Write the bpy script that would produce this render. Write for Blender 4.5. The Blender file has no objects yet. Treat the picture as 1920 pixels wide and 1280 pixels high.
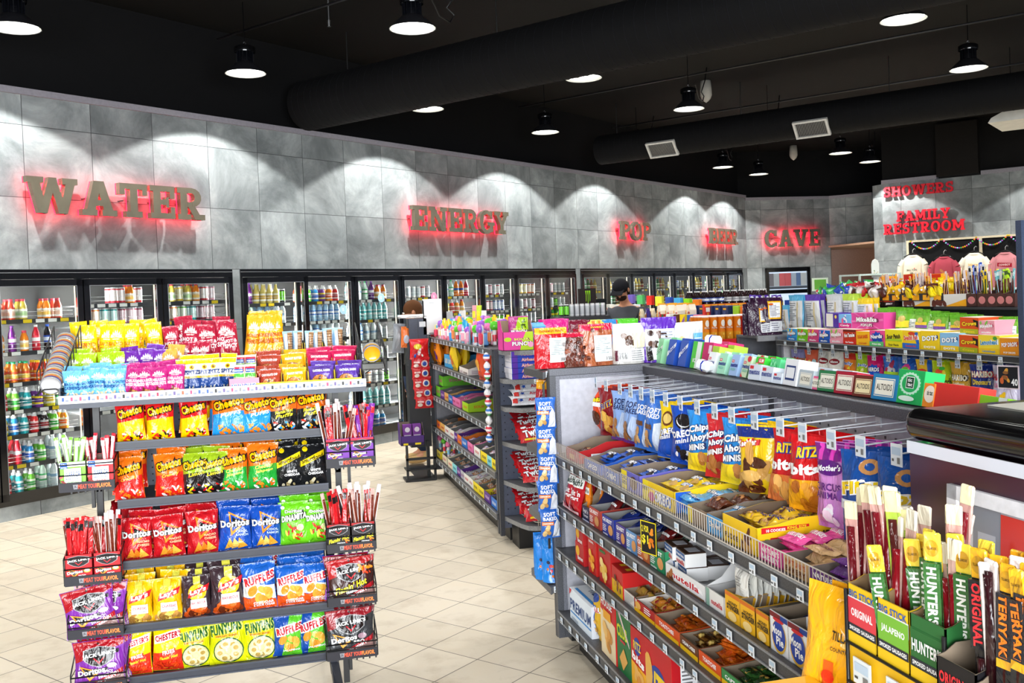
import bpy, math, random
from mathutils import Vector, Matrix
from mathutils.geometry import tessellate_polygon
R=random.Random(7)
SC=bpy.context.scene
COL=SC.collection
# ---------------------------------------------------------------- camera
FPX,CYP,PIT,ROLL=1796.13,588.57,0.0195,-0.0387
YAW=0.2458
EYE=Vector((0,0,1.705))
def _camrows():
    cp,sp=math.cos(PIT),math.sin(PIT)
    r=Matrix(((1,0,0),(0,-sp,-cp),(0,cp,-sp)))
    c,s=math.cos(ROLL),math.sin(ROLL)
    r=Matrix(((c,-s,0),(s,c,0),(0,0,1)))@r
    cy,sy=math.cos(YAW),math.sin(YAW)
    return r@Matrix(((cy,-sy,0),(sy,cy,0),(0,0,1)))
CR=_camrows()
cam=bpy.data.cameras.new('camera');cam_o=bpy.data.objects.new('camera',cam);COL.objects.link(cam_o)
cam.sensor_width=36;cam.lens=36*FPX/1920;cam.shift_y=(CYP-640)/1920;cam.clip_end=100;cam.clip_start=.05
m=Matrix((CR[0],-CR[1],-CR[2])).transposed().to_4x4();m.translation=EYE
cam_o.matrix_world=m
SC.camera=cam_o
def ray(x,y): return CR.transposed()@Vector(((x-960)/FPX,(y-CYP)/FPX,1))
def pz(x,y,z=0): d=ray(x,y);return EYE+d*((z-EYE.z)/d.z)
def pY(x,y,Y): d=ray(x,y);return EYE+d*(Y/d.y)
def pX(x,y,X): d=ray(x,y);return EYE+d*(X/d.x)
def pix(P):
    q=CR@(Vector(P)-EYE);return FPX*q.x/q.z+960,FPX*q.y/q.z+CYP
# ---------------------------------------------------------------- world, exposure, daylight, lamps
w=bpy.data.worlds.new('world');SC.world=w;w.use_nodes=True
w.node_tree.nodes['Background'].inputs[0].default_value=(.75,.85,1,1)
w.node_tree.nodes['Background'].inputs[1].default_value=.14
vs=SC.view_settings
SC.display_settings.display_device='sRGB'
vs.view_transform='Standard';vs.look='None';vs.gamma=1;vs.exposure=.75;vs.use_curve_mapping=False
try:
    SC.cycles.use_denoising=True;SC.cycles.max_bounces=6;SC.cycles.diffuse_bounces=3;SC.cycles.glossy_bounces=3
    SC.cycles.transparent_max_bounces=12;SC.cycles.transmission_bounces=4;SC.cycles.caustics_reflective=False;SC.cycles.caustics_refractive=False
    SC.cycles.sample_clamp_indirect=4
except Exception: pass
def area(name,loc,rot,sx,sy,e,col=(1,1,1)):
    l=bpy.data.lights.new(name,'AREA');l.shape='RECTANGLE';l.size=sx;l.size_y=sy;l.energy=e;l.color=col
    o=bpy.data.objects.new(name,l);COL.objects.link(o);o.location=loc;o.rotation_euler=rot;return o
# daylight through the shop front behind and to the right of the photographer
area('shopfront_daylight',(.5,-3.2,1.9),(math.radians(84),0,0),9,2.6,800,(.93,.97,1))
# wall frame: s along the cooler wall, d out into the room
W0=Vector((-2.235,8.645,0));WA=math.radians(38.955)
WD=Vector((math.cos(WA),math.sin(WA),0));WN=Vector((math.sin(WA),-math.cos(WA),0))
def WL(s,d,z): return W0+WD*s+WN*d+Vector((0,0,z))
LAMPZ=3.88
LAMPS=[(s,d) for d in (.76,2.89) for s in (-2.4,-.06,2.08,4.63,7,9.5,12.65,14.3)]+[(s,5.97) for s in (-2.4,0,2.3,4.78,7.27,9.68,12,14.3)]+[(s,9) for s in (-3.5,-1.2,1,3.5,6,8.5)]
LAMP_E=88
# ---------------------------------------------------------------- colour and material
def lin(c): return c/12.92 if c<=.04045 else ((c+.055)/1.055)**2.4
_cc={}
def C(h):
    if not isinstance(h,str): return h
    if h not in _cc:
        t=h if len(h)==6 else ''.join(a*2 for a in h)
        _cc[h]=tuple(lin(int(t[i:i+2],16)/255) for i in (0,2,4))+(1.,)
    return _cc[h]
MATS={}
def mat(name,rough=.5,metal=0,spec=.5,noise=0,nscale=8,bump=0,bscale=30,coat=0,emit=None,estr=0,trans=0,stretch=None):
    m=bpy.data.materials.new(name);m.use_nodes=True;nt=m.node_tree;N=nt.nodes;L=nt.links
    b=N['Principled BSDF'];a=N.new('ShaderNodeAttribute');a.attribute_name='Col'
    src=a.outputs['Color']
    b.inputs['Roughness'].default_value=rough;b.inputs['Metallic'].default_value=metal
    b.inputs['Specular IOR Level'].default_value=spec;b.inputs['Coat Weight'].default_value=coat;b.inputs['Coat Roughness'].default_value=.1
    tc=N.new('ShaderNodeTexCoord')
    if noise:
        n=N.new('ShaderNodeTexNoise');n.inputs['Scale'].default_value=nscale;n.inputs['Detail'].default_value=4
        L.new(tc.outputs['Object'],n.inputs['Vector'])
        mr=N.new('ShaderNodeMapRange');mr.inputs['From Min'].default_value=.3;mr.inputs['From Max'].default_value=.7
        mr.inputs['To Min'].default_value=1-noise;mr.inputs['To Max'].default_value=1+noise*.5
        L.new(n.outputs['Fac'],mr.inputs['Value'])
        mx=N.new('ShaderNodeVectorMath');mx.operation='SCALE';L.new(src,mx.inputs[0]);L.new(mr.outputs[0],mx.inputs['Scale']);src=mx.outputs[0]
    L.new(src,b.inputs['Base Color'])
    if bump:
        n=N.new('ShaderNodeTexNoise');n.inputs['Scale'].default_value=bscale;n.inputs['Detail'].default_value=3;n.inputs['Distortion'].default_value=1.2
        mp=N.new('ShaderNodeMapping');oi=N.new('ShaderNodeObjectInfo')
        if stretch: mp.inputs['Scale'].default_value=stretch
        L.new(oi.outputs['Random'],mp.inputs['Location']);L.new(tc.outputs['Object'],mp.inputs['Vector']);L.new(mp.outputs[0],n.inputs['Vector'])
        bp=N.new('ShaderNodeBump');bp.inputs['Strength'].default_value=bump;bp.inputs['Distance'].default_value=.02
        L.new(n.outputs['Fac'],bp.inputs['Height']);L.new(bp.outputs[0],b.inputs['Normal'])
    if estr:
        L.new(src,b.inputs['Emission Color']);b.inputs['Emission Strength'].default_value=estr
    if trans:
        t=N.new('ShaderNodeBsdfTransparent');mx=N.new('ShaderNodeMixShader');mx.inputs[0].default_value=trans
        L.new(b.outputs[0],mx.inputs[1]);L.new(t.outputs[0],mx.inputs[2]);L.new(mx.outputs[0],N['Material Output'].inputs[0])
    MATS[name]=m;return m
mat('film',rough=.22,spec=.6,bump=.7,bscale=22,stretch=(1,1,.5))
mat('card',rough=.5,spec=.35,noise=.05)
mat('matte',rough=.8,spec=.2,noise=.1)
mat('cloth',rough=.95,spec=.1,noise=.08,bump=.3,bscale=120)
mat('paint',rough=.42,spec=.5,noise=.12,nscale=40)
mat('speck',rough=.45,spec=.4,noise=.5,nscale=260)
mat('steel',rough=.3,metal=1,noise=.1)
mat('brass',rough=.26,metal=.72,noise=.12)
mat('gloss',rough=.12,spec=.6)
mat('liquid',rough=.08,spec=.6,noise=.04)
mat('clear',rough=.08,spec=.6,trans=.55)
mat('skin',rough=.55,spec=.3,noise=.06)
mat('lampglow',rough=.6,estr=3.2)
mat('redglow',rough=.6,estr=7)
mat('tubeglow',rough=.6,estr=.7)
mat('interior_glow',rough=.3,estr=1.2)  # self-glow standing in for the lit beer cave
def nodemat(name):
    m=bpy.data.materials.new(name);m.use_nodes=True;MATS[name]=m
    return m,m.node_tree.nodes,m.node_tree.links,m.node_tree.nodes['Principled BSDF']
def glassmat():
    m,N,L,b=nodemat('pane_glass')
    N.remove(b);t=N.new('ShaderNodeBsdfTransparent');g=N.new('ShaderNodeBsdfGlossy');g.inputs['Roughness'].default_value=.02
    t.inputs[0].default_value=(.93,.96,.95,1)
    f=N.new('ShaderNodeFresnel');f.inputs[0].default_value=1.35
    mx=N.new('ShaderNodeMixShader');L.new(f.outputs[0],mx.inputs[0]);L.new(t.outputs[0],mx.inputs[1]);L.new(g.outputs[0],mx.inputs[2])
    L.new(mx.outputs[0],N['Material Output'].inputs[0])
glassmat()
def ramp(N,stops):
    r=N.new('ShaderNodeValToRGB');e=r.color_ramp.elements
    while len(e)<len(stops): e.new(.5)
    for k,(p,c) in enumerate(stops): e[k].position=p;e[k].color=C(c)
    return r
def slate():
    m,N,L,b=nodemat('slate_tile');tc=N.new('ShaderNodeTexCoord')
    n1=N.new('ShaderNodeTexNoise');n1.inputs['Scale'].default_value=1.6;n1.inputs['Detail'].default_value=9;n1.inputs['Roughness'].default_value=.68;n1.inputs['Distortion'].default_value=.5
    # every tile gets its own patch of the stone: the offset comes from the tile index
    sx=N.new('ShaderNodeSeparateXYZ');L.new(tc.outputs['Object'],sx.inputs[0])
    def idx(o,off):
        a=N.new('ShaderNodeMath');a.operation='ADD';a.inputs[1].default_value=off;L.new(o,a.inputs[0])
        d=N.new('ShaderNodeMath');d.operation='DIVIDE';d.inputs[1].default_value=.61;L.new(a.outputs[0],d.inputs[0])
        f=N.new('ShaderNodeMath');f.operation='FLOOR';L.new(d.outputs[0],f.inputs[0])
        fr=N.new('ShaderNodeMath');fr.operation='FRACT';L.new(d.outputs[0],fr.inputs[0])
        return f.outputs[0],fr.outputs[0]
    ix,fx=idx(sx.outputs['X'],.27);iz,fz=idx(sx.outputs['Z'],.36)
    cb=N.new('ShaderNodeCombineXYZ');L.new(ix,cb.inputs[0]);L.new(iz,cb.inputs[2])
    wn=N.new('ShaderNodeTexWhiteNoise');wn.noise_dimensions='3D';L.new(cb.outputs[0],wn.inputs['Vector'])
    sc=N.new('ShaderNodeVectorMath');sc.operation='SCALE';sc.inputs['Scale'].default_value=9;L.new(wn.outputs['Color'],sc.inputs[0])
    ad=N.new('ShaderNodeVectorMath');ad.operation='ADD';L.new(tc.outputs['Object'],ad.inputs[0]);L.new(sc.outputs[0],ad.inputs[1])
    L.new(ad.outputs[0],n1.inputs['Vector'])
    r=ramp(N,[(.28,'555a5d'),(.45,'747a7c'),(.58,'8c9294'),(.75,'b0b5b6')]);L.new(n1.outputs['Fac'],r.inputs[0])
    def edge(fr):
        a=N.new('ShaderNodeMath');a.operation='SUBTRACT';a.inputs[1].default_value=.5;L.new(fr,a.inputs[0])
        b2=N.new('ShaderNodeMath');b2.operation='ABSOLUTE';L.new(a.outputs[0],b2.inputs[0])
        g=N.new('ShaderNodeMath');g.operation='GREATER_THAN';g.inputs[1].default_value=.4955;L.new(b2.outputs[0],g.inputs[0]);return g.outputs[0]
    mxm=N.new('ShaderNodeMath');mxm.operation='MAXIMUM';L.new(edge(fx),mxm.inputs[0]);L.new(edge(fz),mxm.inputs[1])
    v=N.new('ShaderNodeMapRange');v.inputs['To Min'].default_value=.82;v.inputs['To Max'].default_value=1.12;L.new(wn.outputs['Value'],v.inputs['Value'])
    ml=N.new('ShaderNodeVectorMath');ml.operation='SCALE';L.new(r.outputs[0],ml.inputs[0]);L.new(v.outputs[0],ml.inputs['Scale'])
    mx=N.new('ShaderNodeMix');mx.data_type='RGBA';L.new(mxm.outputs[0],mx.inputs['Factor']);L.new(ml.outputs[0],mx.inputs['A']);mx.inputs['B'].default_value=C('34373a')
    L.new(mx.outputs['Result'],b.inputs['Base Color']);b.inputs['Roughness'].default_value=.55;b.inputs['Specular IOR Level'].default_value=.35
    bp=N.new('ShaderNodeBump');bp.inputs['Strength'].default_value=.22;bp.inputs['Distance'].default_value=.03;L.new(n1.outputs['Fac'],bp.inputs['Height']);L.new(bp.outputs[0],b.inputs['Normal'])
slate()
def floortile():
    m,N,L,b=nodemat('floor_tile');tc=N.new('ShaderNodeTexCoord')
    br=N.new('ShaderNodeTexBrick');br.offset=0;br.inputs['Scale'].default_value=1
    br.inputs['Brick Width'].default_value=.305;br.inputs['Row Height'].default_value=.305;br.inputs['Mortar Size'].default_value=.0028;br.inputs['Mortar Smooth'].default_value=.2;br.inputs['Bias'].default_value=0
    br.inputs['Color1'].default_value=C('d2c7b4');br.inputs['Color2'].default_value=C('c6bba8');br.inputs['Mortar'].default_value=C('5c564d')
    mp=N.new('ShaderNodeMapping');mp.inputs['Rotation'].default_value=(0,0,-WA)
    mp.inputs['Location'].default_value=FLOOR_OFF
    L.new(tc.outputs['Object'],mp.inputs['Vector']);L.new(mp.outputs[0],br.inputs['Vector'])
    n=N.new('ShaderNodeTexNoise');n.inputs['Scale'].default_value=4;n.inputs['Detail'].default_value=8;n.inputs['Roughness'].default_value=.65;L.new(tc.outputs['Object'],n.inputs['Vector'])
    r=ramp(N,[(.25,'cfc5b6'),(.5,'ffffff'),(.75,'fffaf2')]);L.new(n.outputs['Fac'],r.inputs[0])
    mx=N.new('ShaderNodeMix');mx.data_type='RGBA';mx.blend_type='MULTIPLY';mx.inputs['Factor'].default_value=.7;L.new(br.outputs['Color'],mx.inputs['A']);L.new(r.outputs[0],mx.inputs['B'])
    L.new(mx.outputs['Result'],b.inputs['Base Color']);b.inputs['Roughness'].default_value=.42;b.inputs['Specular IOR Level'].default_value=.35
# the tile grid passes through the joint measured on the floor
_j=pz(680+552/2.782,820+995/2.782)
_c,_s=math.cos(-WA),math.sin(-WA)
_q=(_c*_j.x-_s*_j.y,_s*_j.x+_c*_j.y)
FLOOR_OFF=(-_q[0],-_q[1],0)
floortile()
# ---------------------------------------------------------------- mesh builder
class MB:
    def __init__(s): s.v=[];s.f=[];s.c=[];s.s=[]
    def add(s,V,F,col,sm=False,M=None):
        n=len(s.v)
        s.v.extend([tuple(M@Vector(p)) for p in V] if M else [tuple(p) for p in V])
        many=isinstance(col,list)
        for k,f in enumerate(F):
            s.f.append([i+n for i in f]);s.c.append(C(col[k] if many else col));s.s.append(sm)
        return s
    def box(s,x0,x1,y0,y1,z0,z1,col,M=None,top=None,front=None):
        V=[(x0,y0,z0),(x1,y0,z0),(x1,y1,z0),(x0,y1,z0),(x0,y0,z1),(x1,y0,z1),(x1,y1,z1),(x0,y1,z1)]
        F=[(3,2,1,0),(4,5,6,7),(0,1,5,4),(1,2,6,5),(2,3,7,6),(3,0,4,7)]
        return s.add(V,F,[col,top or col,front or col,col,col,col],False,M)
    def cbox(s,x0,x1,y0,y1,z0,z1,col,b=.004,M=None):
        X=(x0,x1);Y=(y0,y1);Z=(z0,z1);V=[];ix={}
        for i in (0,1):
            for j in (0,1):
                for k in (0,1):
                    sx,sy,sz=(1-2*i)*b,(1-2*j)*b,(1-2*k)*b
                    for a in range(3):
                        p=[X[i]+sx,Y[j]+sy,Z[k]+sz];p[a]=(X[i],Y[j],Z[k])[a]
                        ix[i,j,k,a]=len(V);V.append(p)
        F=[]
        g=lambda *a:ix[a]
        for a in range(3):
            o=[q for q in range(3) if q!=a]
            for e in (0,1):
                cyc=[(0,0),(1,0),(1,1),(0,1)];q=[]
                for u,t in cyc:
                    t3=[0,0,0];t3[a]=e;t3[o[0]]=u;t3[o[1]]=t;q.append(g(*t3,a))
                F.append(q)
        for a in range(3):
            o=[q for q in range(3) if q!=a]
            for u in (0,1):
                for t in (0,1):
                    A=[0,0,0];A[o[0]]=u;A[o[1]]=t;B=A[:];B[a]=1
                    F.append([g(*A,o[0]),g(*B,o[0]),g(*B,o[1]),g(*A,o[1])])
        for i in (0,1):
            for j in (0,1):
                for k in (0,1): F.append([g(i,j,k,0),g(i,j,k,1),g(i,j,k,2)])
        c=Vector(((x0+x1)/2,(y0+y1)/2,(z0+z1)/2));G=[]
        for f in F:
            P=[Vector(V[i]) for i in f];nn=(P[1]-P[0]).cross(P[2]-P[0])
            G.append(f if nn.dot(sum(P,Vector())/len(P)-c)>0 else f[::-1])
        return s.add(V,G,col,False,M)
    def cyl(s,p0,p1,r,col,n=10,r2=None,caps=True):
        p0=Vector(p0);p1=Vector(p1);d=(p1-p0).normalized();a=d.orthogonal().normalized();b=d.cross(a);r2=r if r2 is None else r2
        V=[];F=[]
        for k in range(n):
            t=2*math.pi*k/n;o=a*math.cos(t)+b*math.sin(t);V+=[p0+o*r,p1+o*r2]
        for k in range(n):
            i=2*k;j=2*((k+1)%n);F.append((i,j,j+1,i+1))
        s.add(V,F,col,True)
        if caps:
            s.add([V[2*k] for k in range(n)],[list(range(n))[::-1]],col);s.add([V[2*k+1] for k in range(n)],[list(range(n))],col)
        return s
    def tube(s,P,r,col,n=6,closed=False):
        P=[Vector(p) for p in P];m=len(P);V=[];F=[];up=None
        for i,p in enumerate(P):
            d=(P[(i+1)%m]-P[i-1]) if closed else (P[min(i+1,m-1)]-P[max(i-1,0)])
            d.normalize()
            if up is None: up=d.orthogonal().normalized()
            up=(up-d*up.dot(d)).normalized();b=d.cross(up)
            for k in range(n):
                t=2*math.pi*k/n;V.append(p+(up*math.cos(t)+b*math.sin(t))*r)
        for i in range(m if closed else m-1):
            for k in range(n):
                a=i*n+k;b2=i*n+(k+1)%n;c=((i+1)%m)*n;F.append((a,b2,c+(k+1)%n,c+k))
        if not closed: F+=[list(range(n))[::-1],[(m-1)*n+k for k in range(n)]]
        return s.add(V,F,col,True)
    def lathe(s,prof,col,n=14,M=None,sm=True):
        V=[];F=[];cs=[];many=isinstance(col,list)
        for r,z in prof:
            for k in range(n):
                t=2*math.pi*k/n;V.append((r*math.cos(t),r*math.sin(t),z))
        for i in range(len(prof)-1):
            for k in range(n):
                a=i*n+k;b=i*n+(k+1)%n;F.append((a,b,b+n,a+n));cs.append(col[i] if many else col)
        return s.add(V,F,cs,sm,M)
    def disc(s,c,r,nrm,col,n=16):
        c=Vector(c);d=Vector(nrm).normalized();a=d.orthogonal().normalized();b=d.cross(a)
        return s.add([c+(a*math.cos(2*math.pi*k/n)+b*math.sin(2*math.pi*k/n))*r for k in range(n)],[list(range(n))],col)
    def prism(s,poly,y0,y1,col,M=None,side=None):
        n=len(poly);tri=tessellate_polygon([[Vector((a,b,0)) for a,b in poly]])
        V=[(a,y0,b) for a,b in poly]+[(a,y1,b) for a,b in poly]
        ar=sum(poly[i][0]*poly[(i+1)%n][1]-poly[(i+1)%n][0]*poly[i][1] for i in range(n))
        F=[];cs=[]
        for t in tri:
            p=[poly[i] for i in t];o=(p[1][0]-p[0][0])*(p[2][1]-p[0][1])-(p[2][0]-p[0][0])*(p[1][1]-p[0][1])
            t=list(t) if o>0 else list(t)[::-1]
            F+=[t,[i+n for i in t[::-1]]];cs+=[col,col]
        for i in range(n):
            j=(i+1)%n;q=(i,i+n,j+n,j) if ar>0 else (j,j+n,i+n,i);F.append(q);cs.append(side or col)
        return s.add(V,F,cs,False,M)
    def mesh(s,name,mt):
        me=bpy.data.meshes.new(name);me.from_pydata(s.v,[],s.f);me.materials.append(MATS[mt])
        a=me.attributes.new('Col','FLOAT_COLOR','FACE');a.data.foreach_set('color',[x for c in s.c for x in c])
        me.polygons.foreach_set('use_smooth',s.s);me.update();return me
    def obj(s,name,mt,parent=None,loc=None,rz=0):
        return link(name,s.mesh(name,mt),parent,loc,rz)
def link(name,me,parent=None,loc=None,rz=0):
    o=bpy.data.objects.new(name,me);COL.objects.link(o)
    if parent: o.parent=parent
    if loc is not None: o.location=loc
    if rz: o.rotation_euler=(0,0,rz)
    return o
def empty(name,loc=(0,0,0),rz=0,label=None,cat=None,group=None):
    o=link(name,None,None,loc,rz);o.empty_display_size=.1
    return tag(o,label,cat,group)
def tag(o,label=None,cat=None,group=None,kind=None):
    if label: o['label']=label
    if cat: o['category']=cat
    if group: o['group']=group
    if kind: o['kind']=kind
    return o
def struct(mb,name,mt,loc=None,rz=0,label=None): return tag(mb.obj(name,mt,None,loc,rz),label,None,None,'structure')
def tree(o,parent=None):
    c=o.copy();COL.objects.link(c);c.parent=parent
    for ch in o.children: tree(ch,c)
    return c
class Fr:
    """a fixture's own frame: local x to its right as one faces it, y into it, z up"""
    def __init__(s,x,y,z=0,rz=0): s.o=Vector((x,y,z));s.rz=rz;s.M=Matrix.Translation(s.o)@Matrix.Rotation(rz,4,'Z');s.I=s.M.inverted()
    def p(s,x,y,z): return s.M@Vector((x,y,z))
    def at(s,px,py,y):
        e=s.I@EYE;d=(s.I.to_3x3()@ray(px,py));return e+d*((y-e.y)/d.y)
    def x(s,px,py,y): return s.at(px,py,y).x
    def xs(s,px,y,z):
        a,b=-12.,12.   # local x of the point of the line (y,z) seen in image column px
        e=s.I@EYE;f=CR@s.M.to_3x3()
        def g(x):
            q=f@(Vector((x,y,z))-e);return q.x-(px-960)/FPX*q.z
        ga,gb=g(a),g(b);return a-ga*(b-a)/(gb-ga)
# ---------------------------------------------------------------- printed art
_gl={}
def glyph(t,off,sh=0):
    k=(t,off,sh)
    if k not in _gl:
        cu=bpy.data.curves.new('lettering','FONT');cu.body=t;cu.size=1;cu.resolution_u=2;cu.offset=off;cu.shear=sh;cu.dimensions='2D';cu.fill_mode='FRONT';cu.space_character=1+off*2
        ob=bpy.data.objects.new('lettering',cu);me=ob.to_mesh()
        V=[(v.co.x,v.co.y) for v in me.vertices];F=[list(p.vertices) for p in me.polygons]
        ob.to_mesh_clear();bpy.data.objects.remove(ob);bpy.data.curves.remove(cu)
        if not V: V=[(0,0),(1,0),(0,1)];F=[]
        xs=[a for a,b in V];ys=[b for a,b in V]
        _gl[k]=(V,F,(min(xs),max(xs),min(ys),max(ys)))
    return _gl[k]
def Rt(a,b,c,d,col): return ('P',[(a,b),(c,b),(c,d),(a,d)],col)
def El(cx,cy,rx,ry,col,n=14): return ('P',[(cx+rx*math.cos(2*math.pi*k/n),cy+ry*math.sin(2*math.pi*k/n)) for k in range(n)],col)
def Po(pts,col): return ('P',pts,col)
def St(cx,cy,rx,ry,col,n=12,q=.6): return ('P',[(cx+rx*(1 if k%2 else q)*math.cos(math.pi*k/n),cy+ry*(1 if k%2 else q)*math.sin(math.pi*k/n)) for k in range(2*n)],col)
def Tx(t,cx,cy,w,h,col,out=None,rot=0,sh=0,b=.03,ow=.05): return ('T',t,cx,cy,w,h,col,out,rot,sh,b,ow)
def Fd(cx,cy,rx,ry,n,r,cols,seed=1,asp=.6): return ('F',cx,cy,rx,ry,n,r,cols,seed,asp)
def Fine(a,b,c,d,n,col):   # lines of small print
    rr=random.Random(n);h=(d-b)/n
    return [Rt(a,d-h*(k+.75),a+(c-a)*rr.uniform(.55,1),d-h*(k+.3),col) for k in range(n)]
def Bar(a,b,c,d,col='111'):
    n=9;w=(c-a)/n;return [Rt(a,b,c,d,'fff')]+[Rt(a+w*(k+.15),b+(d-b)*.1,a+w*(k+.15+(.35 if k%3 else .6)),d-(d-b)*.1,col) for k in range(n)]
def flat(items):
    for it in items:
        if isinstance(it,list): yield from flat(it)
        else: yield it
def art(mb,items,mapf,w,h,L=None,e0=.0008,de=.00035):
    ly=0
    def emit(V,F,col):
        nonlocal ly
        e=e0+de*ly;ly+=1
        V=[(min(.985,max(.015,a)),min(.99,max(.01,b))) for a,b in V]
        if L:
            V=list(V);st=list(F);F=[];mid={}
            while st:
                f=st.pop()
                if len(f)>3:
                    for k in range(1,len(f)-1): st.append([f[0],f[k],f[k+1]])
                    continue
                es=[(((V[f[i]][0]-V[f[(i+1)%3]][0])*w)**2+((V[f[i]][1]-V[f[(i+1)%3]][1])*h)**2,i) for i in range(3)]
                d,i=max(es)
                if d>L*L:
                    a,b,c=f[i],f[(i+1)%3],f[(i+2)%3];k=(min(a,b),max(a,b))
                    if k not in mid: mid[k]=len(V);V.append(((V[a][0]+V[b][0])/2,(V[a][1]+V[b][1])/2))
                    st+=[[a,mid[k],c],[mid[k],b,c]]
                else: F.append(f)
        mb.add([mapf(a,b,e) for a,b in V],F,col,bool(L))
    def poly(P,col):
        tri=[list(t) for t in tessellate_polygon([[Vector((a,b,0)) for a,b in P]])]
        out=[]
        for t in tri:
            p=[P[i] for i in t];o=(p[1][0]-p[0][0])*(p[2][1]-p[0][1])-(p[2][0]-p[0][0])*(p[1][1]-p[0][1])
            out.append(t if o>0 else t[::-1])
        emit(P,out,col)
    for it in flat(items):
        if it[0]=='P': poly(it[1],it[2])
        elif it[0]=='F':
            _,cx,cy,rx,ry,n,r,cols,seed,asp=it;rr=random.Random(seed)
            for k in range(n):
                t=rr.uniform(0,6.28);q=rr.random()**.5;x=cx+rx*q*math.cos(t);y=cy+ry*q*math.sin(t);a=rr.uniform(0,3.14);s=r*rr.uniform(.75,1.2)
                poly([(x+(s*math.cos(b)*math.cos(a)-s*asp*math.sin(b)*math.sin(a)),y+(s*math.cos(b)*math.sin(a)+s*asp*math.sin(b)*math.cos(a))*w/h) for b in [.785*i for i in range(8)]],cols[k%len(cols)])
        else:
            _,t,cx,cy,tw,th,col,out,rot,sh,b,ow=it
            V,F,(x0,x1,y0,y1)=glyph(t,b,sh)
            sx,sy=tw*w/max(x1-x0,1e-6),th*h/max(y1-y0,1e-6);c,s=math.cos(math.radians(rot)),math.sin(math.radians(rot))
            def tr(p):
                X=(p[0]-(x0+x1)/2)*sx;Y=(p[1]-(y0+y1)/2)*sy
                return (cx+(X*c-Y*s)/w,cy+(X*s+Y*c)/h)
            if out:
                V2,F2,_b=glyph(t,b+ow,sh);emit([tr(p) for p in V2],F2,out)
            emit([tr(p) for p in V],F,col)
# ---------------------------------------------------------------- packages
def bagmesh(name,w,h,d,base,items,back=None,pouch=False,crimp=.06,seed=0,mt='film',slump=0,NU=18,NV=24):
    rr=random.Random(seed);ph=[rr.uniform(0,6.28) for _ in range(6)]
    def bul(u,v):
        if pouch: vv=max(0,min(1,(1-crimp-v)/(1-crimp)));bv=vv**.55
        else: vv=max(0,min(1,(v-crimp)/(1-2*crimp)));bv=math.sin(math.pi*vv)**.55
        q=abs(2*u-1);bu=max(0,1-q**2.3)**.62
        wr=1+.1*math.sin(9*u+ph[0]+4*v)+.08*math.sin(14*v+ph[1]+3*u)+.05*math.sin(21*u-11*v+ph[2])
        ed=.03*math.sin(26*u+ph[3])*(1 if v<.22 or v>.78 else .3)
        return (bu*bv*wr+ed*min(1,bv*3)*(1-q))*d/2
    def pos(u,v,sgn,e=0):
        x=(u-.5)*w*(1-.09*math.sin(math.pi*v)*(0 if pouch else 1))
        z=v*h;y=-sgn*(bul(u,v)+e)
        y+=slump*(v**2)*h+.006*math.sin(5*v+ph[4])
        return (x,y,z)
    mb=MB()
    G=[[0,0],[0,0]]
    for sgn in (1,-1):
        V=[pos(i/NU,j/NV,sgn,.0006 if sgn>0 else .0006) for j in range(NV+1) for i in range(NU+1)]
        F=[]
        for j in range(NV):
            for i in range(NU):
                a=j*(NU+1)+i;q=(a,a+1,a+NU+2,a+NU+1);F.append(q if sgn>0 else q[::-1])
        mb.add(V,F,base if sgn>0 else (back or base),True)
    if pouch:
        V=[pos(i/NU,0,s,.0006) for s in (1,-1) for i in range(NU+1)]
        mb.add(V,[(i+1,i,NU+1+i,NU+2+i) for i in range(NU)],base)
    art(mb,items,lambda u,v,e:pos(u,v,1,.0016+e*1.6),w,h,L=max(w,h)*.07)
    return mb.mesh(name,mt)
def boxmesh(name,w,h,d,base,front=(),top=(),side=(),mt='card',topc=None,sidec=None):
    mb=MB();mb.cbox(-w/2,w/2,0,d,0,h,base,.0012)
    if topc: mb.add([(-w/2,0,h+.0003),(w/2,0,h+.0003),(w/2,d,h+.0003),(-w/2,d,h+.0003)],[(0,1,2,3)],topc)
    if sidec:
        for x,f in ((-w/2-.0003,(0,1,2,3)),(w/2+.0003,(3,2,1,0))): mb.add([(x,d,0),(x,0,0),(x,0,h),(x,d,h)],[f],sidec)
    art(mb,front,lambda u,v,e:((u-.5)*w,-e,v*h),w,h)
    if top: art(mb,top,lambda u,v,e:((u-.5)*w,v*d,h+e),w,d)
    if side:
        art(mb,side,lambda u,v,e:(-w/2-e,(1-u)*d,v*h),d,h);art(mb,side,lambda u,v,e:(w/2+e,u*d,v*h),d,h)
    return mb.mesh(name,mt)
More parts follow.
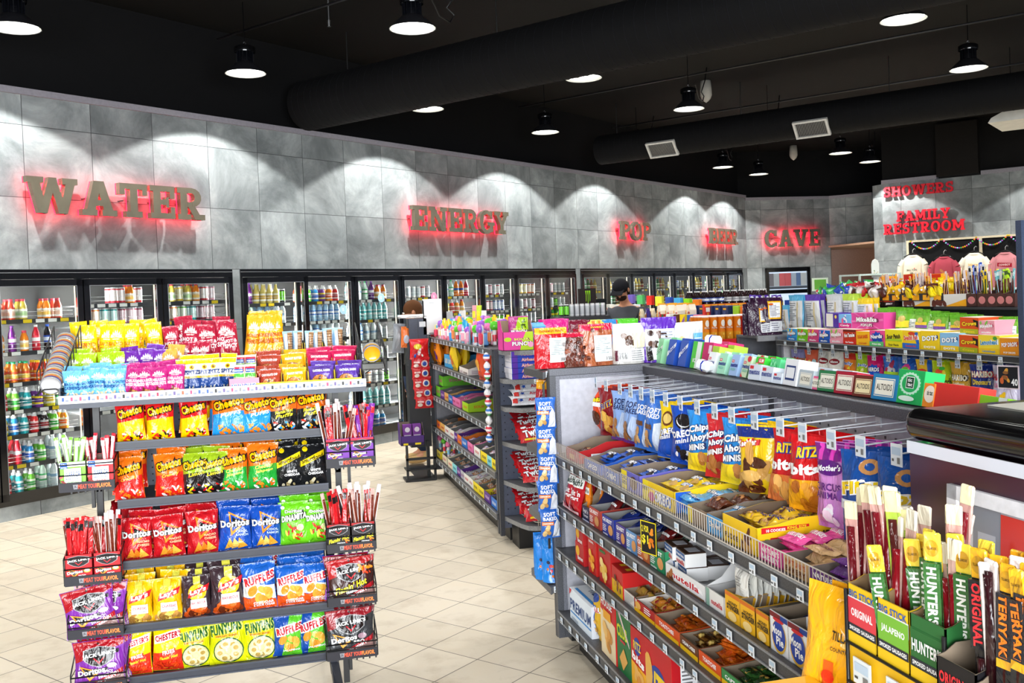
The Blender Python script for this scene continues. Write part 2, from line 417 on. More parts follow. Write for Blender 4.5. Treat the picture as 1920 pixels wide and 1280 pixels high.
def traymesh(name,w,h,d,base,front=(),lip=.5,inside='8a7a68',side=(),t=.003,hb=None,mt='card'):
    """an open display carton: low front, sides rising to the back"""
    mb=MB();f=h*lip;hb=hb or h
    mb.box(-w/2,w/2,0,d,0,t,base)
    mb.box(-w/2,w/2,0,t,0,f,base);mb.box(-w/2+t,w/2-t,t,t*2,t,f-.001,inside)
    mb.box(-w/2,w/2,d-t,d,0,hb,base);mb.box(-w/2+t,w/2-t,d-2*t,d-t,t,hb-.001,inside)
    for sx in (-1,1):
        x0,x1=(-w/2,-w/2+t) if sx<0 else (w/2-t,w/2)
        P=[(0,0),(d,0),(d,h),(d*.45,h),(d*.2,f+(h-f)*.25),(.0,f)]
        n=len(P)
        for xa,xb,cl in ((x0,(x0+x1)/2,base if sx<0 else inside),((x0+x1)/2,x1,inside if sx<0 else base)):
            V=[(xa,a,b) for a,b in P]+[(xb,a,b) for a,b in P]
            F=[list(range(n))[::-1],[n+i for i in range(n)]]+[(i,(i+1)%n,n+(i+1)%n,n+i) for i in range(n)]
            mb.add(V,F,cl)
    art(mb,front,lambda u,v,e:((u-.5)*w,-e,v*f),w,f)
    if side:
        art(mb,side,lambda u,v,e:(-w/2-e,(1-u)*d,v*f),d,f);art(mb,side,lambda u,v,e:(w/2+e,u*d,v*f),d,f)
    return mb.mesh(name,mt)
DES={}
def bag(key,name,cat,desc,w,h,d,base,items=(),**k): DES[key]=dict(t='bag',name=name,cat=cat,desc=desc,w=w,h=h,d=d,a=(base,items),k=k,me={})
def box(key,name,cat,desc,w,h,d,base,front=(),**k): DES[key]=dict(t='box',name=name,cat=cat,desc=desc,w=w,h=h,d=d,a=(base,front),k=k,me={})
def tray(key,name,cat,desc,w,h,d,base,front=(),**k): DES[key]=dict(t='tray',name=name,cat=cat,desc=desc,w=w,h=h,d=d,a=(base,front),k=k,me={})
def custom(key,name,cat,desc,fn,w=.1,h=.1,d=.1): DES[key]=dict(t='fn',name=name,cat=cat,desc=desc,w=w,h=h,d=d,fn=fn,me={})
def meshof(key,var=0):
    D=DES[key]
    if D['t']!='bag': var=0
    if var not in D['me']:
        if D['t']=='fn': D['me'][var]=D['fn']()
        else:
            f={'bag':bagmesh,'box':boxmesh,'tray':traymesh}[D['t']]
            k=dict(D['k'])
            if D['t']=='bag': k['seed']=var*11+len(key)
            D['me'][var]=f(D['name'],D['w'],D['h'],D['d'],*D['a'],**k)
    return D['me'][var]
PUT=[]
_rk=random.Random(5)
def put(key,loc,rz=0,rx=0,ry=0,sc=1,on='',grp=None,var=None,desc=None):
    """one more package of a kind; its label is written at the end from what it stands on and its order there"""
    D=DES[key]
    me=meshof(key,_rk.randrange(2) if var is None else var)
    if isinstance(me,tuple): me,kids=me
    else: kids=()
    o=link(D['name'],me);o.location=loc
    o.matrix_world=Matrix.Translation(Vector(loc))@Matrix.Rotation(rz,4,'Z')@Matrix.Rotation(rx,4,'X')@Matrix.Rotation(ry,4,'Y')@Matrix.Diagonal((sc,sc,sc,1) if not isinstance(sc,tuple) else (*sc,1))
    for nm,mm,lab in kids:
        k=link(nm,mm,o)
        if lab: k['label']=lab
    PUT.append((o,key,on,grp,desc));return o
ORD='first second third fourth fifth sixth seventh eighth ninth tenth eleventh twelfth thirteenth fourteenth fifteenth sixteenth seventeenth eighteenth nineteenth twentieth'.split()
def ordinal(n):
    if n<20: return ORD[n]
    t=['','','twenty','thirty','forty','fifty','sixty','seventy','eighty','ninety'][(n+1)//10]
    return (t+'-'+ORD[(n+1)%10-1]) if (n+1)%10 else {20:'twentieth',30:'thirtieth',40:'fortieth',50:'fiftieth',60:'sixtieth'}.get(n+1,t)
def finish():
    g={}
    for r in PUT: g.setdefault((r[4] or DES[r[1]]['desc'],r[2]),[]).append(r)
    for (desc,on),L in g.items():
        L.sort(key=lambda r:pix(r[0].matrix_world.translation)[0])
        for i,(o,key,_,grp,_d) in enumerate(L):
            D=DES[key];o['category']=D['cat'];o['group']=grp or ((D['name'].replace('_',' ')+'s ').replace('boxs ','boxes ')+on)
            n=len(L)
            while len((desc+' '+on).split())>13 and ' ' in desc: desc=desc.replace('with ','',1) if 'with ' in desc else desc.split(' ',1)[1]
            if n==1: o['label']=f'{desc} {on}'
            elif i==0: o['label']=f'{desc} {on}, first from left'
            elif i==n-1 and n<4: o['label']=f'{desc} {on}, last from left'
            else: o['label']=f'{desc} {on}, {ordinal(i)} from left'
# ================================================================ the room
FW=Fr(W0.x,W0.y,0,WA)
mb=MB();mb.add([(-14,-6,0),(22,-6,0),(22,26,0),(-14,26,0)],[(0,1,2,3)],'fff');struct(mb,'floor','floor_tile')
mb=MB();mb.add([(-14,-6,4.55),(22,-6,4.55),(22,26,4.55),(-14,26,4.55)],[(3,2,1,0)],'080706');struct(mb,'ceiling','matte')
UN=[(-.77,2.39),(2.49,8.765),(8.915,15.095)]
mb=MB()
mb.box(-6,15.37,0,.12,2.08,3.555,'888')
for a,b in ((-6,-.77),(2.39,2.49),(8.765,8.915),(15.095,15.37)): mb.box(a,b,0,.12,0,2.08,'888')
struct(mb,'wall_left','slate_tile',W0,WA)
mb=MB();mb.box(-6,15.37,-.004,.12,0,.122,'888');struct(mb,'baseboard_left','slate_tile',W0,WA)
mb=MB();mb.box(-6,15.37,-.03,.12,3.555,3.61,'8a8790');struct(mb,'trim_1','paint',W0,WA)
mb=MB();mb.box(-6,15.6,.2,.3,3.61,4.55,'08080a');mb.box(-6,15.37,.1,.3,3.6,3.62,'08080a');struct(mb,'wall_left_upper','matte',W0,WA)
K0=WL(15.37,0,0);K1=Vector((11.64,18.22,0));K2=Vector((12.25,17.58,0))
def seg(name,a,b,z0,z1,mt,col,th=.12,off=0):
    d=(b-a);L=d.length;rz=math.atan2(d.y,d.x);m=MB();m.box(0,L,off,th,z0,z1,col);return struct(m,name,mt,a,rz)
seg('wall_cave',K0,K1,0,3.5,'slate_tile','888');seg('trim_2',K0,K1,3.5,3.56,'paint','8a8790',off=-.03)
seg('wall_passage',K1,K2,2.46,3.5,'slate_tile','888');seg('trim_3',K1,K2,3.5,3.56,'paint','8a8790',off=-.03)
seg('wall_back_upper',K0+Vector((-.3,.25,0)),K2+Vector((4,.3,0)),3.56,4.55,'matte','08080a')
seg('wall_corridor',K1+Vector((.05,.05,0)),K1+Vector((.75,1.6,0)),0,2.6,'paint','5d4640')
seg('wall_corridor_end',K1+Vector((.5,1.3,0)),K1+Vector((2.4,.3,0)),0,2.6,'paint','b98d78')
m=MB();m.box(11.6,14.5,16.4,20,2.46,2.5,'c9a489');struct(m,'ceiling_corridor','paint')
S0=Vector((11.28,15.88,0));S1=S0+WN*4.2
seg('wall_right',S0,S1,0,3.53,'slate_tile','888')
Sl=pY(1638,420,16.15);Sl.z=0
seg('wall_right_return',Sl,S0,0,3.53,'slate_tile','888')
seg('trim_4',S0,S0+WN*.98,3.53,3.6,'paint','8a8790',off=-.03);seg('trim_5',S0+WN*1.72,S1,3.53,3.6,'paint','8a8790',off=-.03)
seg('wall_right_upper',S0+WD*.05,S1+WD*.05,3.6,4.55,'matte','0b0a0a')
m=MB();m.box(1.0,1.7,-.12,.3,3.56,4.5,'14110f');L_=S0;tag(m.obj('ceiling_box','matte',None,S0,math.atan2(WN.y,WN.x)),'black boxed duct end above the red lettering','duct box')
# ---------------------------------------------------------------- pendants
def pendant():
    t=empty('pendant_lamp',(0,0,0))
    m=MB();m.lathe([(.19,0),(.185,.012),(.1,.088),(.088,.1),(.085,.1)],'17171b',20);m.obj('lamp_shade','paint',t)
    m=MB();m.lathe([(.186,.003),(.098,.086),(.0,.086)],'f4f4ee',20);m.obj('reflector','card',t)
    m=MB();m.disc((0,0,.02),.172,(0,0,-1),'fbfdf6',20);m.obj('diffuser','lampglow',t)
    m=MB();m.lathe([(.07,.098),(.07,.2),(.0,.2)],'0b0c10',14)
    for k in range(14):
        a=2*math.pi*k/14;c,s=math.cos(a),math.sin(a)
        m.box(.066,.08,-.003,.003,.1,.2,'0d0e13',Matrix.Rotation(a,4,'Z'))
    m.lathe([(.094,.198),(.097,.21),(.097,.245),(.07,.26),(.0,.262)],'0a0a0c',16);m.obj('housing','gloss',t)
    m=MB();m.tube([(0,0,.26),(.012,0,.28),(0,0,.3),(-.01,0,.285)],.006,'9a9aa0',6)
    m.cyl((0,0,.29),(0,0,.67),.004,'222226',6);m.obj('hook','steel',t)
    return t
pl=None
for i,(s,d) in enumerate(LAMPS):
    P=WL(s,d,LAMPZ)
    row={.76:'along the cooler wall',2.89:'in the second row out from the cooler wall',5.97:'in the third row out from the cooler wall',9:'over the front of the shop'}[d]
    k=[q for q in LAMPS if q[1]==d].index((s,d))
    o=pl if (pl and i==0) else (tree(pl) if pl else pendant())
    pl=pl or o
    o.location=P;tag(o,f'black pendant lamp {row}, {ordinal(k)} from left','lamp','pendant lamps over the shop floor')
    l=bpy.data.lights.new('lamp_light','SPOT');l.energy=LAMP_E*({.76:2.6,2.89:1 if s<4 else 1.4,5.97:.62 if s<1 else 1.5,9:.8 if s<3 else 1.2}[d] if s<14 or d<1 else 2.4);l.spot_size=math.radians(119);l.spot_blend=.1;l.shadow_soft_size=.05;l.color=(1,.985,.94)
    q=bpy.data.objects.new('lamp_light',l);COL.objects.link(q);q.location=P+Vector((0,0,.012))
# conduits and cables
def rod(name,pts,r,col,label,cat,mt='paint',n=6):
    m=MB();m.tube(pts,r,col,n);return tag(m.obj(name,mt),label,cat)
for (s,nm) in ((2.12,'first'),(7.05,'second'),(9.53,'third'),(12.68,'fourth'),(4.7,'fifth')):
    rod('conduit',[WL(s,.3,4.3),WL(s,7,4.3)],.012,'1a1a1d',f'thin black conduit linking the {nm} file of pendant lamps','conduit')
for s,d in ((2.08,2.89),(7,2.89),(9.5,.76),(9.5,2.89),(14.3,2.89),(12.65,.76)):
    P=WL(s,d,4.2)+WD*.13;a=WD*.5-WN*.1
    rod('lamp_cable',[P,P+a*.25+Vector((0,0,.02)),P+a*.55-Vector((0,0,.12)),P+a*.9-Vector((0,0,.13)),P+a*1.05-Vector((0,0,.05)),P+a*.8-Vector((0,0,.02)),P+a*1.2+Vector((0,0,.16)),P+a*1.5+Vector((0,0,.4))],.008,'0c0c0e',f'looped black cable beside a pendant, {ordinal(int(s))} metre of wall, row {"one" if d<1 else "two"}','cable')
# ducts
def duct(s,r,z,d0,d1,label,vents=()):
    t=empty('ventilation_duct',WL(s,0,0),WA);t['label']=label;t['category']='duct'
    prof=[];m=MB();n=28
    m.cyl((0,-d0,z),(0,-d1,z),r,'08080a',n)
    k=d0+.02
    while k<d1:
        m.tube([(r*1.003*math.cos(2*math.pi*i/24),-(k+.1*i/24),z+r*1.003*math.sin(2*math.pi*i/24)) for i in range(25)],.003,'111116',4);k+=.1
    m.obj('duct_body','matte',t)
    for i in range(int(d0)+1,int(d1)+1,2):
        h=MB();h.cyl((0,-i+.3,z+r),(0,-i+.3,4.55),.006,'555',5);h.obj('hanger_rod','steel',t)
    for vd in vents:
        v=MB();a=math.radians(218)
        M=Matrix.Translation((r*math.cos(a)*1.02,-vd,z+r*math.sin(a)*1.02))@Matrix.Rotation(-(a-math.pi),4,'Y')@Matrix.Rotation(-math.pi/2,4,'Z')
        for x0,x1,z0,z1 in ((-.23,.23,.1,.125),(-.23,.23,-.125,-.1),(-.23,-.2,-.1,.1),(.2,.23,-.1,.1)): v.box(x0,x1,-.02,.02,z0,z1,'d8d6d0',M)
        v.box(-.2,.2,.005,.01,-.1,.1,'161616',M)
        for q in range(19): v.box(-.195+q*.021,-.188+q*.021,-.006,.004,-.1,.1,'8c8a86',M)
        v.obj('vent_grille','paint',t)
duct(3.45,.27,3.87,.03,8.6,'large black spiral duct crossing over the aisles')
duct(9,.22,3.88,.4,9,'smaller black duct with two silver vent grilles',(1.55,3.75))
# smoke detectors, strip light, sprinkler
for x,y,z,nm in ((1324,186,4.3,'beside the pendant over the sweets aisle'),(1488,296,4.3,'near the far corner of the ceiling')):
    P=pz(x,y,z);m=MB();m.lathe([(0,.25),(.07,.25),(.08,.12),(.08,.05),(.06,.0),(.03,-.03),(0,-.05)],'b9b6ae',14);tag(m.obj('smoke_detector','matte',None,P),f'white round ceiling detector {nm}','detector')
P=pz(1905,226,3.75);m=MB()
m.prism([(-.32,0),(-.28,.06),(-.15,.12),(0,.14),(.15,.12),(.32,.06),(.34,0)],-.1,.9,'dcdcd6');tag(m.obj('strip_light','matte',None,P,WA-1.57),'pale curved light fitting under the far duct','light')
P=pz(617,50,4.3);m=MB();m.cyl((0,0,.25),(0,0,.06),.012,'999');m.cyl((0,0,.06),(0,0,0),.018,'bbb');tag(m.obj('sprinkler','steel',None,P),'small metal sprinkler hanging near the first conduit','sprinkler')
# ---------------------------------------------------------------- slab lettering
def slab(ch):
    """a slab serif capital as convex pieces in a box of width w and height 1"""
    T=.24;S=.17;P=[]
    q=lambda *a:P.append(list(a))
    def bar(x0,z0,x1,z1): q((x0,z0),(x1,z0),(x1,z1),(x0,z1))
    def arc(cx,cz,rx,rz,a0,a1,n,t=T):
        for i in range(n):
            u,v=math.radians(a0+(a1-a0)*i/n),math.radians(a0+(a1-a0)*(i+1)/n)
            q((cx+(rx-t)*math.cos(u),cz+(rz-S)*math.sin(u)),(cx+rx*math.cos(u),cz+rz*math.sin(u)),(cx+rx*math.cos(v),cz+rz*math.sin(v)),(cx+(rx-t)*math.cos(v),cz+(rz-S)*math.sin(v)))
    def diag(x0,z0,x1,z1,t=T): q((x0-t/2,z0),(x0+t/2,z0),(x1+t/2,z1),(x1-t/2,z1))
    w=.8
    if ch in 'EF':
        w=.82;bar(0,1-S,w,1);bar(.1,S,.1+T,1-S);bar(w-.16,.62,w,1-S);bar(.1+T,.42,.6,.42+S);bar(.52,.34,.62,.66)
        if ch=='E': bar(0,0,w,S);bar(w-.14,S,w,.36)
        else: bar(0,0,.5,S)
    elif ch=='L': w=.78;bar(0,1-S,.5,1);bar(.12,S,.12+T,1-S);bar(0,0,w,S);bar(w-.16,S,w,.42)
    elif ch=='I': w=.5;bar(0,1-S,w,1);bar(0,0,w,S);bar(.13,S,.37,1-S)
    elif ch=='T': w=.88;bar(0,1-S,w,1);bar(0,.66,.16,1-S);bar(w-.16,.66,w,1-S);bar(.32,S,.56,1-S);bar(.18,0,.7,S)
    elif ch=='H':
        w=1
        for x in (0,.58): bar(x,1-S,x+.42,1);bar(x,0,x+.42,S);bar(x+.09,S,x+.09+T,1-S)
        bar(.33,.42,.67,.42+S)
    elif ch in 'PRB':
        w=.86;bar(0,1-S,.4,1);bar(.1,S,.1+T,1-S);bar(0,0,.46,S);bar(.34,1-S,.5,1);bar(.34,.4,.5,.4+S*.9)
        arc(.5,.7,.34,.3,90,-90,7)
        if ch=='R': q((.36,.4),(.6,.42),(.86,0),(.6,0));bar(.6,0,.95,S);w=.95
        if ch=='B': bar(.34,0,.5,S);arc(.5,.28,.36,.28,90,-90,7)
    elif ch=='O': w=.95;arc(.475,.5,.475,.52,0,360,22)
    elif ch in 'CG':
        w=.92;arc(.475,.5,.475,.52,50,310,17);bar(.7,.64,.86,.98)
        if ch=='G': bar(.5,.34,.98,.34+S*.9);bar(.66,.06,.66+T*.9,.34)
        else: bar(.72,.06,.86,.28)
    elif ch=='S':
        w=.78;arc(.4,.72,.38,.29,30,270,11,.22);arc(.38,.29,.38,.3,90,-150,11,.22);bar(.58,.66,.72,1);bar(.04,0,.18,.36)
    elif ch=='A': w=1.06;q((.14,S*.9),(.4,S*.9),(.62,1),(.38,1));q((.66,S*.9),(.94,S*.9),(.68,1),(.44,1));bar(.3,.28,.76,.28+S);bar(0,0,.46,S);bar(.6,0,1.06,S)
    elif ch=='V': w=1.06;q((.4,0),(.64,0),(.36,1-S*.9),(.1,1-S*.9));q((.42,0),(.66,0),(.94,1-S*.9),(.7,1-S*.9));bar(0,1-S,.46,1);bar(.62,1-S,1.06,1)
    elif ch=='Y': w=1.0;q((.38,.4),(.62,.4),(.36,1-S*.9),(.1,1-S*.9));q((.4,.4),(.62,.4),(.9,1-S*.9),(.66,1-S*.9));bar(.38,S,.62,.5);bar(0,1-S,.44,1);bar(.58,1-S,1.0,1);bar(.24,0,.76,S)
    elif ch=='W':
        w=1.42
        q((.3,0),(.54,0),(.36,1-S*.9),(.1,1-S*.9));q((.32,0),(.54,0),(.82,.98),(.6,.98));q((.86,0),(1.1,0),(.82,.98),(.6,.98));q((.88,0),(1.1,0),(1.34,1-S*.9),(1.08,1-S*.9))
        bar(0,1-S,.46,1);bar(.98,1-S,1.42,1);bar(.6,.8,.82,1)
    elif ch=='M':
        w=1.22
        for x in (0,.82): bar(x,0,x+.4,S)
        bar(.1,S,.32,1);bar(.9,S,1.12,1);bar(0,1-S,.34,1);bar(.88,1-S,1.22,1);q((.5,.2),(.72,.2),(.38,1),(.12,1));q((.5,.2),(.72,.2),(1.1,1),(.84,1))
    elif ch=='N':
        w=1.08;bar(0,0,.42,S);bar(.1,S,.31,1);bar(0,1-S,.34,1);bar(.66,1-S,1.08,1);bar(.77,0,.98,1);q((.72,0),(.98,0),(.36,1),(.1,1))
    return w,P
def sign(name,txt,o,rz,x0,x1,z0,z1,off,th,col,mt,label,glow=None):
    t=empty(name,o,rz,label,'sign')
    W=[slab(c) for c in txt];gap=.1;tot=sum(w for w,_ in W)+gap*(len(W)-1);sx=(x1-x0)/tot;h=z1-z0;x=x0
    for c,(w,P) in zip(txt,W):
        m=MB();g=MB()
        for k,p in enumerate(P):
            poly=[(x+a*sx,z0+b*h) for a,b in p];m.prism(poly,-off-th-.0004*k,-off,col)
            if glow: g.prism(poly,-off+.002,-off+.012,glow)
        l=m.obj('letter',mt,t)
        if glow: g.obj('led_backing','redglow',l)
        for a in (.25,.75):
            b=MB();b.cyl((x+w*sx*a,-off,z0+h*.5),(x+w*sx*a,0,z0+h*.5),.008,'888',6);b.obj('standoff','steel',l)
        x+=(w+gap)*sx
    return t
for txt,a,b in (('WATER',.28,2.0),('ENERGY',4.98,6.92),('POP',9.98,11.0),('BEER',13.36,14.62)):
    sign('wall_lettering',txt,W0,WA,a,b,2.55,2.855,.085,.06,'9a927f','brass',f'backlit metal letters reading {txt} above the coolers','f5102c')
_r=math.atan2((K1-K0).y,(K1-K0).x)
sign('wall_lettering','CAVE',K0,_r,.36,1.62,2.5,2.86,.085,.06,'9a927f','brass','backlit metal letters reading CAVE on the far wall','f5102c')
_r=math.atan2(WN.y,WN.x)
sign('wall_lettering','SHOWERS',S0,_r,.05,1.27,3.27,3.46,.03,.05,'e0142c','paint','red slab letters reading SHOWERS high on the wall')
sign('wall_lettering','FAMILY',S0,_r,.27,1.2,2.8,2.99,.03,.05,'e0142c','paint','red slab letters reading FAMILY under the showers lettering')
sign('wall_lettering','RESTROOM',S0,_r,.03,1.44,2.57,2.765,.03,.05,'e0142c','paint','red slab letters reading RESTROOM above the shirt display')
# ================================================================ bottles and cans
def bprof(kind):
    return {'juice':[(0,0),(.03,0),(.034,.01),(.034,.1),(.033,.12),(.02,.155),(.019,.16),(.02,.162),(.02,.18),(0,.18)],
     'soda':[(0,0),(.028,0),(.034,.012),(.034,.05),(.031,.075),(.033,.125),(.028,.16),(.013,.2),(.0125,.206),(.015,.208),(.015,.225),(0,.225)],
     'water':[(0,0),(.03,0),(.033,.01),(.033,.06),(.031,.08),(.033,.13),(.031,.155),(.014,.195),(.013,.2),(.0155,.202),(.0155,.218),(0,.218)],
     'can':[(0,0),(.024,0),(.029,.012),(.029,.03),(.029,.13),(.029,.142),(.026,.152),(.025,.155),(.024,.153),(0,.153)],
     'beer':[(0,0),(.028,0),(.0305,.01),(.0305,.04),(.0305,.115),(.029,.13),(.014,.175),(.0125,.2),(.014,.202),(.014,.212),(0,.212)],
     'sport':[(0,0),(.032,0),(.036,.012),(.036,.06),(.034,.11),(.03,.13),(.022,.142),(.021,.145),(.021,.16),(.012,.165),(.011,.185),(0,.187)],
     'big':[(0,0),(.045,0),(.055,.015),(.055,.12),(.05,.15),(.055,.2),(.045,.25),(.016,.3),(.0155,.305),(.018,.307),(.018,.325),(0,.325)]}[kind]
def bottle(kind,liq,lab,cap,lab2=None):
    def f():
        P=bprof(kind);n=len(P);m=MB();ncap=4
        if kind=='can':
            cs=['9a9a9e','9a9a9e',liq,lab,liq,'b9b9bd','c9c9cd','c9c9cd','a9a9ad'];m.lathe(P,cs,12);return (m.mesh('can','gloss'),[])
        k=n-4
        if kind=='sport': k=n-6
        m.lathe(P[:k+1],liq,12)
        c=MB();c.lathe(P[k:],cap,10)
        # the wrap-round label
        zs=[p for p in P[:k+1]];l=MB()
        i0=3 if kind in('soda','water','big') else 2
        z0,z1={'juice':(.02,.095),'soda':(.07,.13),'water':(.075,.125),'beer':(.03,.11),'sport':(.03,.1),'big':(.13,.205)}[kind]
        def rad(z):
            for a,b in zip(P,P[1:]):
                if a[1]<=z<=b[1] and b[1]>a[1]: return a[0]+(b[0]-a[0])*(z-a[1])/(b[1]-a[1])
            return .03
        q=[(rad(z0+(z1-z0)*t/4)+.0008,z0+(z1-z0)*t/4) for t in range(5)]
        l.lathe(q,[lab,lab2 or lab,lab2 or lab,lab],12)
        return (m.mesh('bottle','liquid'),[('bottle_cap',c.mesh('bottle_cap','gloss'),None),('bottle_label',l.mesh('bottle_label','card'),None)])
    return f
for key,nm,kind,liq,lab,cap,l2,desc in [
 ('j_red','juice_bottle','juice','c4402a','f3e9dc','c43a4a','e8b8a0','red juice bottle with rose cap'),
 ('j_ora','juice_bottle','juice','e8811c','f5ead6','c43a4a','f0c060','orange juice bottle with rose cap'),
 ('j_yel','juice_bottle','juice','c9b24a','eef0dc','c43a4a','a8c890','pale green juice bottle with rose cap'),
 ('j_grn','juice_bottle','juice','d97828','d94a28','1f8a5a','f2d060','orange drink bottle with green cap'),
 ('j_gold','juice_bottle','juice','d94020','f0a030','e8b820','e05028','red drink bottle with gold cap'),
 ('s_blk','soda_bottle','soda','1c0f10','c41424','b0141c','fff','dark cola bottle with red label'),
 ('s_blu','soda_bottle','soda','1a1014','2050b0','2058c8','d8e0f0','dark cola bottle with blue label'),
 ('s_grn','soda_bottle','soda','3f9a3a','1c7a38','2a8a3a','e8e030','green soda bottle with green cap'),
 ('s_ora','soda_bottle','soda','ee7a10','f08c1c','f0f0f0','2a50a0','orange soda bottle with white cap'),
 ('s_pur','soda_bottle','soda','5a1f6a','7a2a8a','6a2a90','f0f0f0','purple soda bottle with violet cap'),
 ('s_red','soda_bottle','soda','c42030','d84050','e8e8e8','fff','red soda bottle with white cap'),
 ('s_clr','soda_bottle','soda','bcd6c8','3aa860','2a9050','f4f4f0','clear green lime soda bottle'),
 ('w_blu','water_bottle','water','9cc4e0','2a6ac0','2a78d0','f0f4f8','clear water bottle with blue label'),
 ('w_teal','water_bottle','water','7fc4c4','d8ecea','b8dcdc','40a8a8','teal tinted water bottle'),
 ('w_clr','water_bottle','water','d6e2e4','e8eef0','f2f2f2','8ab0d0','clear water bottle with white cap'),
 ('p_blu','sport_bottle','sport','2f8fd0','f0f0f0','f4f4f4','3060c0','blue sports drink bottle, white cap'),
 ('p_red','sport_bottle','sport','d83030','f0c8c8','f4f4f4','b01c28','red sports drink bottle, white cap'),
 ('p_ora','sport_bottle','sport','ef8a1c','f6e2b8','f4f4f4','e05a10','orange sports drink bottle, white cap'),
 ('p_grn','sport_bottle','sport','6fc83a','e8f4d8','f4f4f4','2a9a3a','green sports drink bottle, white cap'),
 ('p_yel','sport_bottle','sport','e8d838','f8f4d0','f0a020','d8b010','yellow sports drink bottle, orange cap'),
 ('p_teal','sport_bottle','sport','2aa0a8','e0f0f0','f4f4f4','208890','teal sports drink bottle, white cap'),
 ('p_pur','sport_bottle','sport','7a3a98','f0d020','f4f4f4','5a2a80','purple sports drink bottle, white cap'),
 ('p_blk','sport_bottle','sport','2a2426','c8c8c8','f4f4f4','901c24','dark sports drink bottle, white cap'),
 ('b_amb','beer_bottle','beer','6a3a14','e8d8b0','c8b060','a83020','amber beer bottle with cream label'),
 ('b_grn','beer_bottle','beer','2f6a34','e8ecd8','c43028','3a8a40','green beer bottle with pale label'),
 ('b_clr','beer_bottle','beer','d8c468','f4f0d8','d8d0a0','c8a030','pale gold beer bottle'),
 ('c_wht','drink_can','can','eceae4','b8c0c4','eceae4',None,'tall white drink can'),
 ('c_red','drink_can','can','c42a34','f0e4e0','c42a34',None,'tall red drink can'),
 ('c_blu','drink_can','can','2a50a8','d0dcf0','2a50a8',None,'tall blue drink can'),
 ('c_blk','drink_can','can','17181a','6ad02a','17181a',None,'tall black drink can, green band'),
 ('c_yel','drink_can','can','e8c030','f4ecc0','e8c030',None,'tall yellow drink can'),
 ('c_pnk','drink_can','can','e8a0b0','f4dce0','e8a0b0',None,'tall pink drink can'),
 ('c_grn','drink_can','can','5ab03a','e8f4dc','5ab03a',None,'tall green drink can'),
 ('c_teal','drink_can','can','1f9a98','d0f0ec','1f9a98',None,'short teal drink can'),
 ('c_ora','drink_can','can','e87838','f4e0cc','e87838',None,'short orange drink can'),
 ('c_mar','drink_can','can','8a2038','e0c0c8','8a2038',None,'short maroon drink can'),
 ('b_cola','big_bottle','big','1a0e10','1f3f9a','f0f0f4','e8ecf4','large cola bottle with blue label'),
 ('b_dark','big_bottle','big','241214','d8d8dc','e8e8e8','a0a0a8','large dark soda bottle with silver label')]:
    custom(key,nm,'can' if kind=='can' else 'bottle',desc,bottle(kind,liq,lab,cap,l2),w=.07)
# ================================================================ cooler cases
DOORS=[]
def doors():
    B=[None if b is None else b+1.934 for b in (-2.7,-1.92,-1.14,-.36,.45,None,.565,1.35,2.13,2.91,3.7,4.49,5.26,6.03,6.825,None,6.985,7.76,8.53,9.31,10.08,10.85,11.62,12.39,13.155)]
    for a,b in zip(B,B[1:]):
        if a is not None and b is not None: DOORS.append((a,b))
doors()
m=MB();m.box(-.77,15.1,.92,1.0,.1,2.4,'141518');m.box(-.77,15.1,.06,1.0,.1,.16,'55585c');m.box(-.77,15.1,.12,1.0,2.06,2.1,'c8ccd0');struct(m,'wall_cooler_back','paint',W0,WA)
for k,(a,b) in enumerate(UN):
    m=MB();m.box(a,b,-.015,.1,2.0,2.08,'0a0a0c');m.box(a,b,-.02,.1,.122,.165,'101013');m.box(a,a+.02,-.015,.1,.122,2.0,'0a0a0c');m.box(b-.02,b,-.015,.1,.122,2.0,'0a0a0c')
    m.box(a,b,-.018,-.014,2.05,2.056,'6a6a6e')
    struct(m,f'trim_{k+6}','gloss',W0,WA)
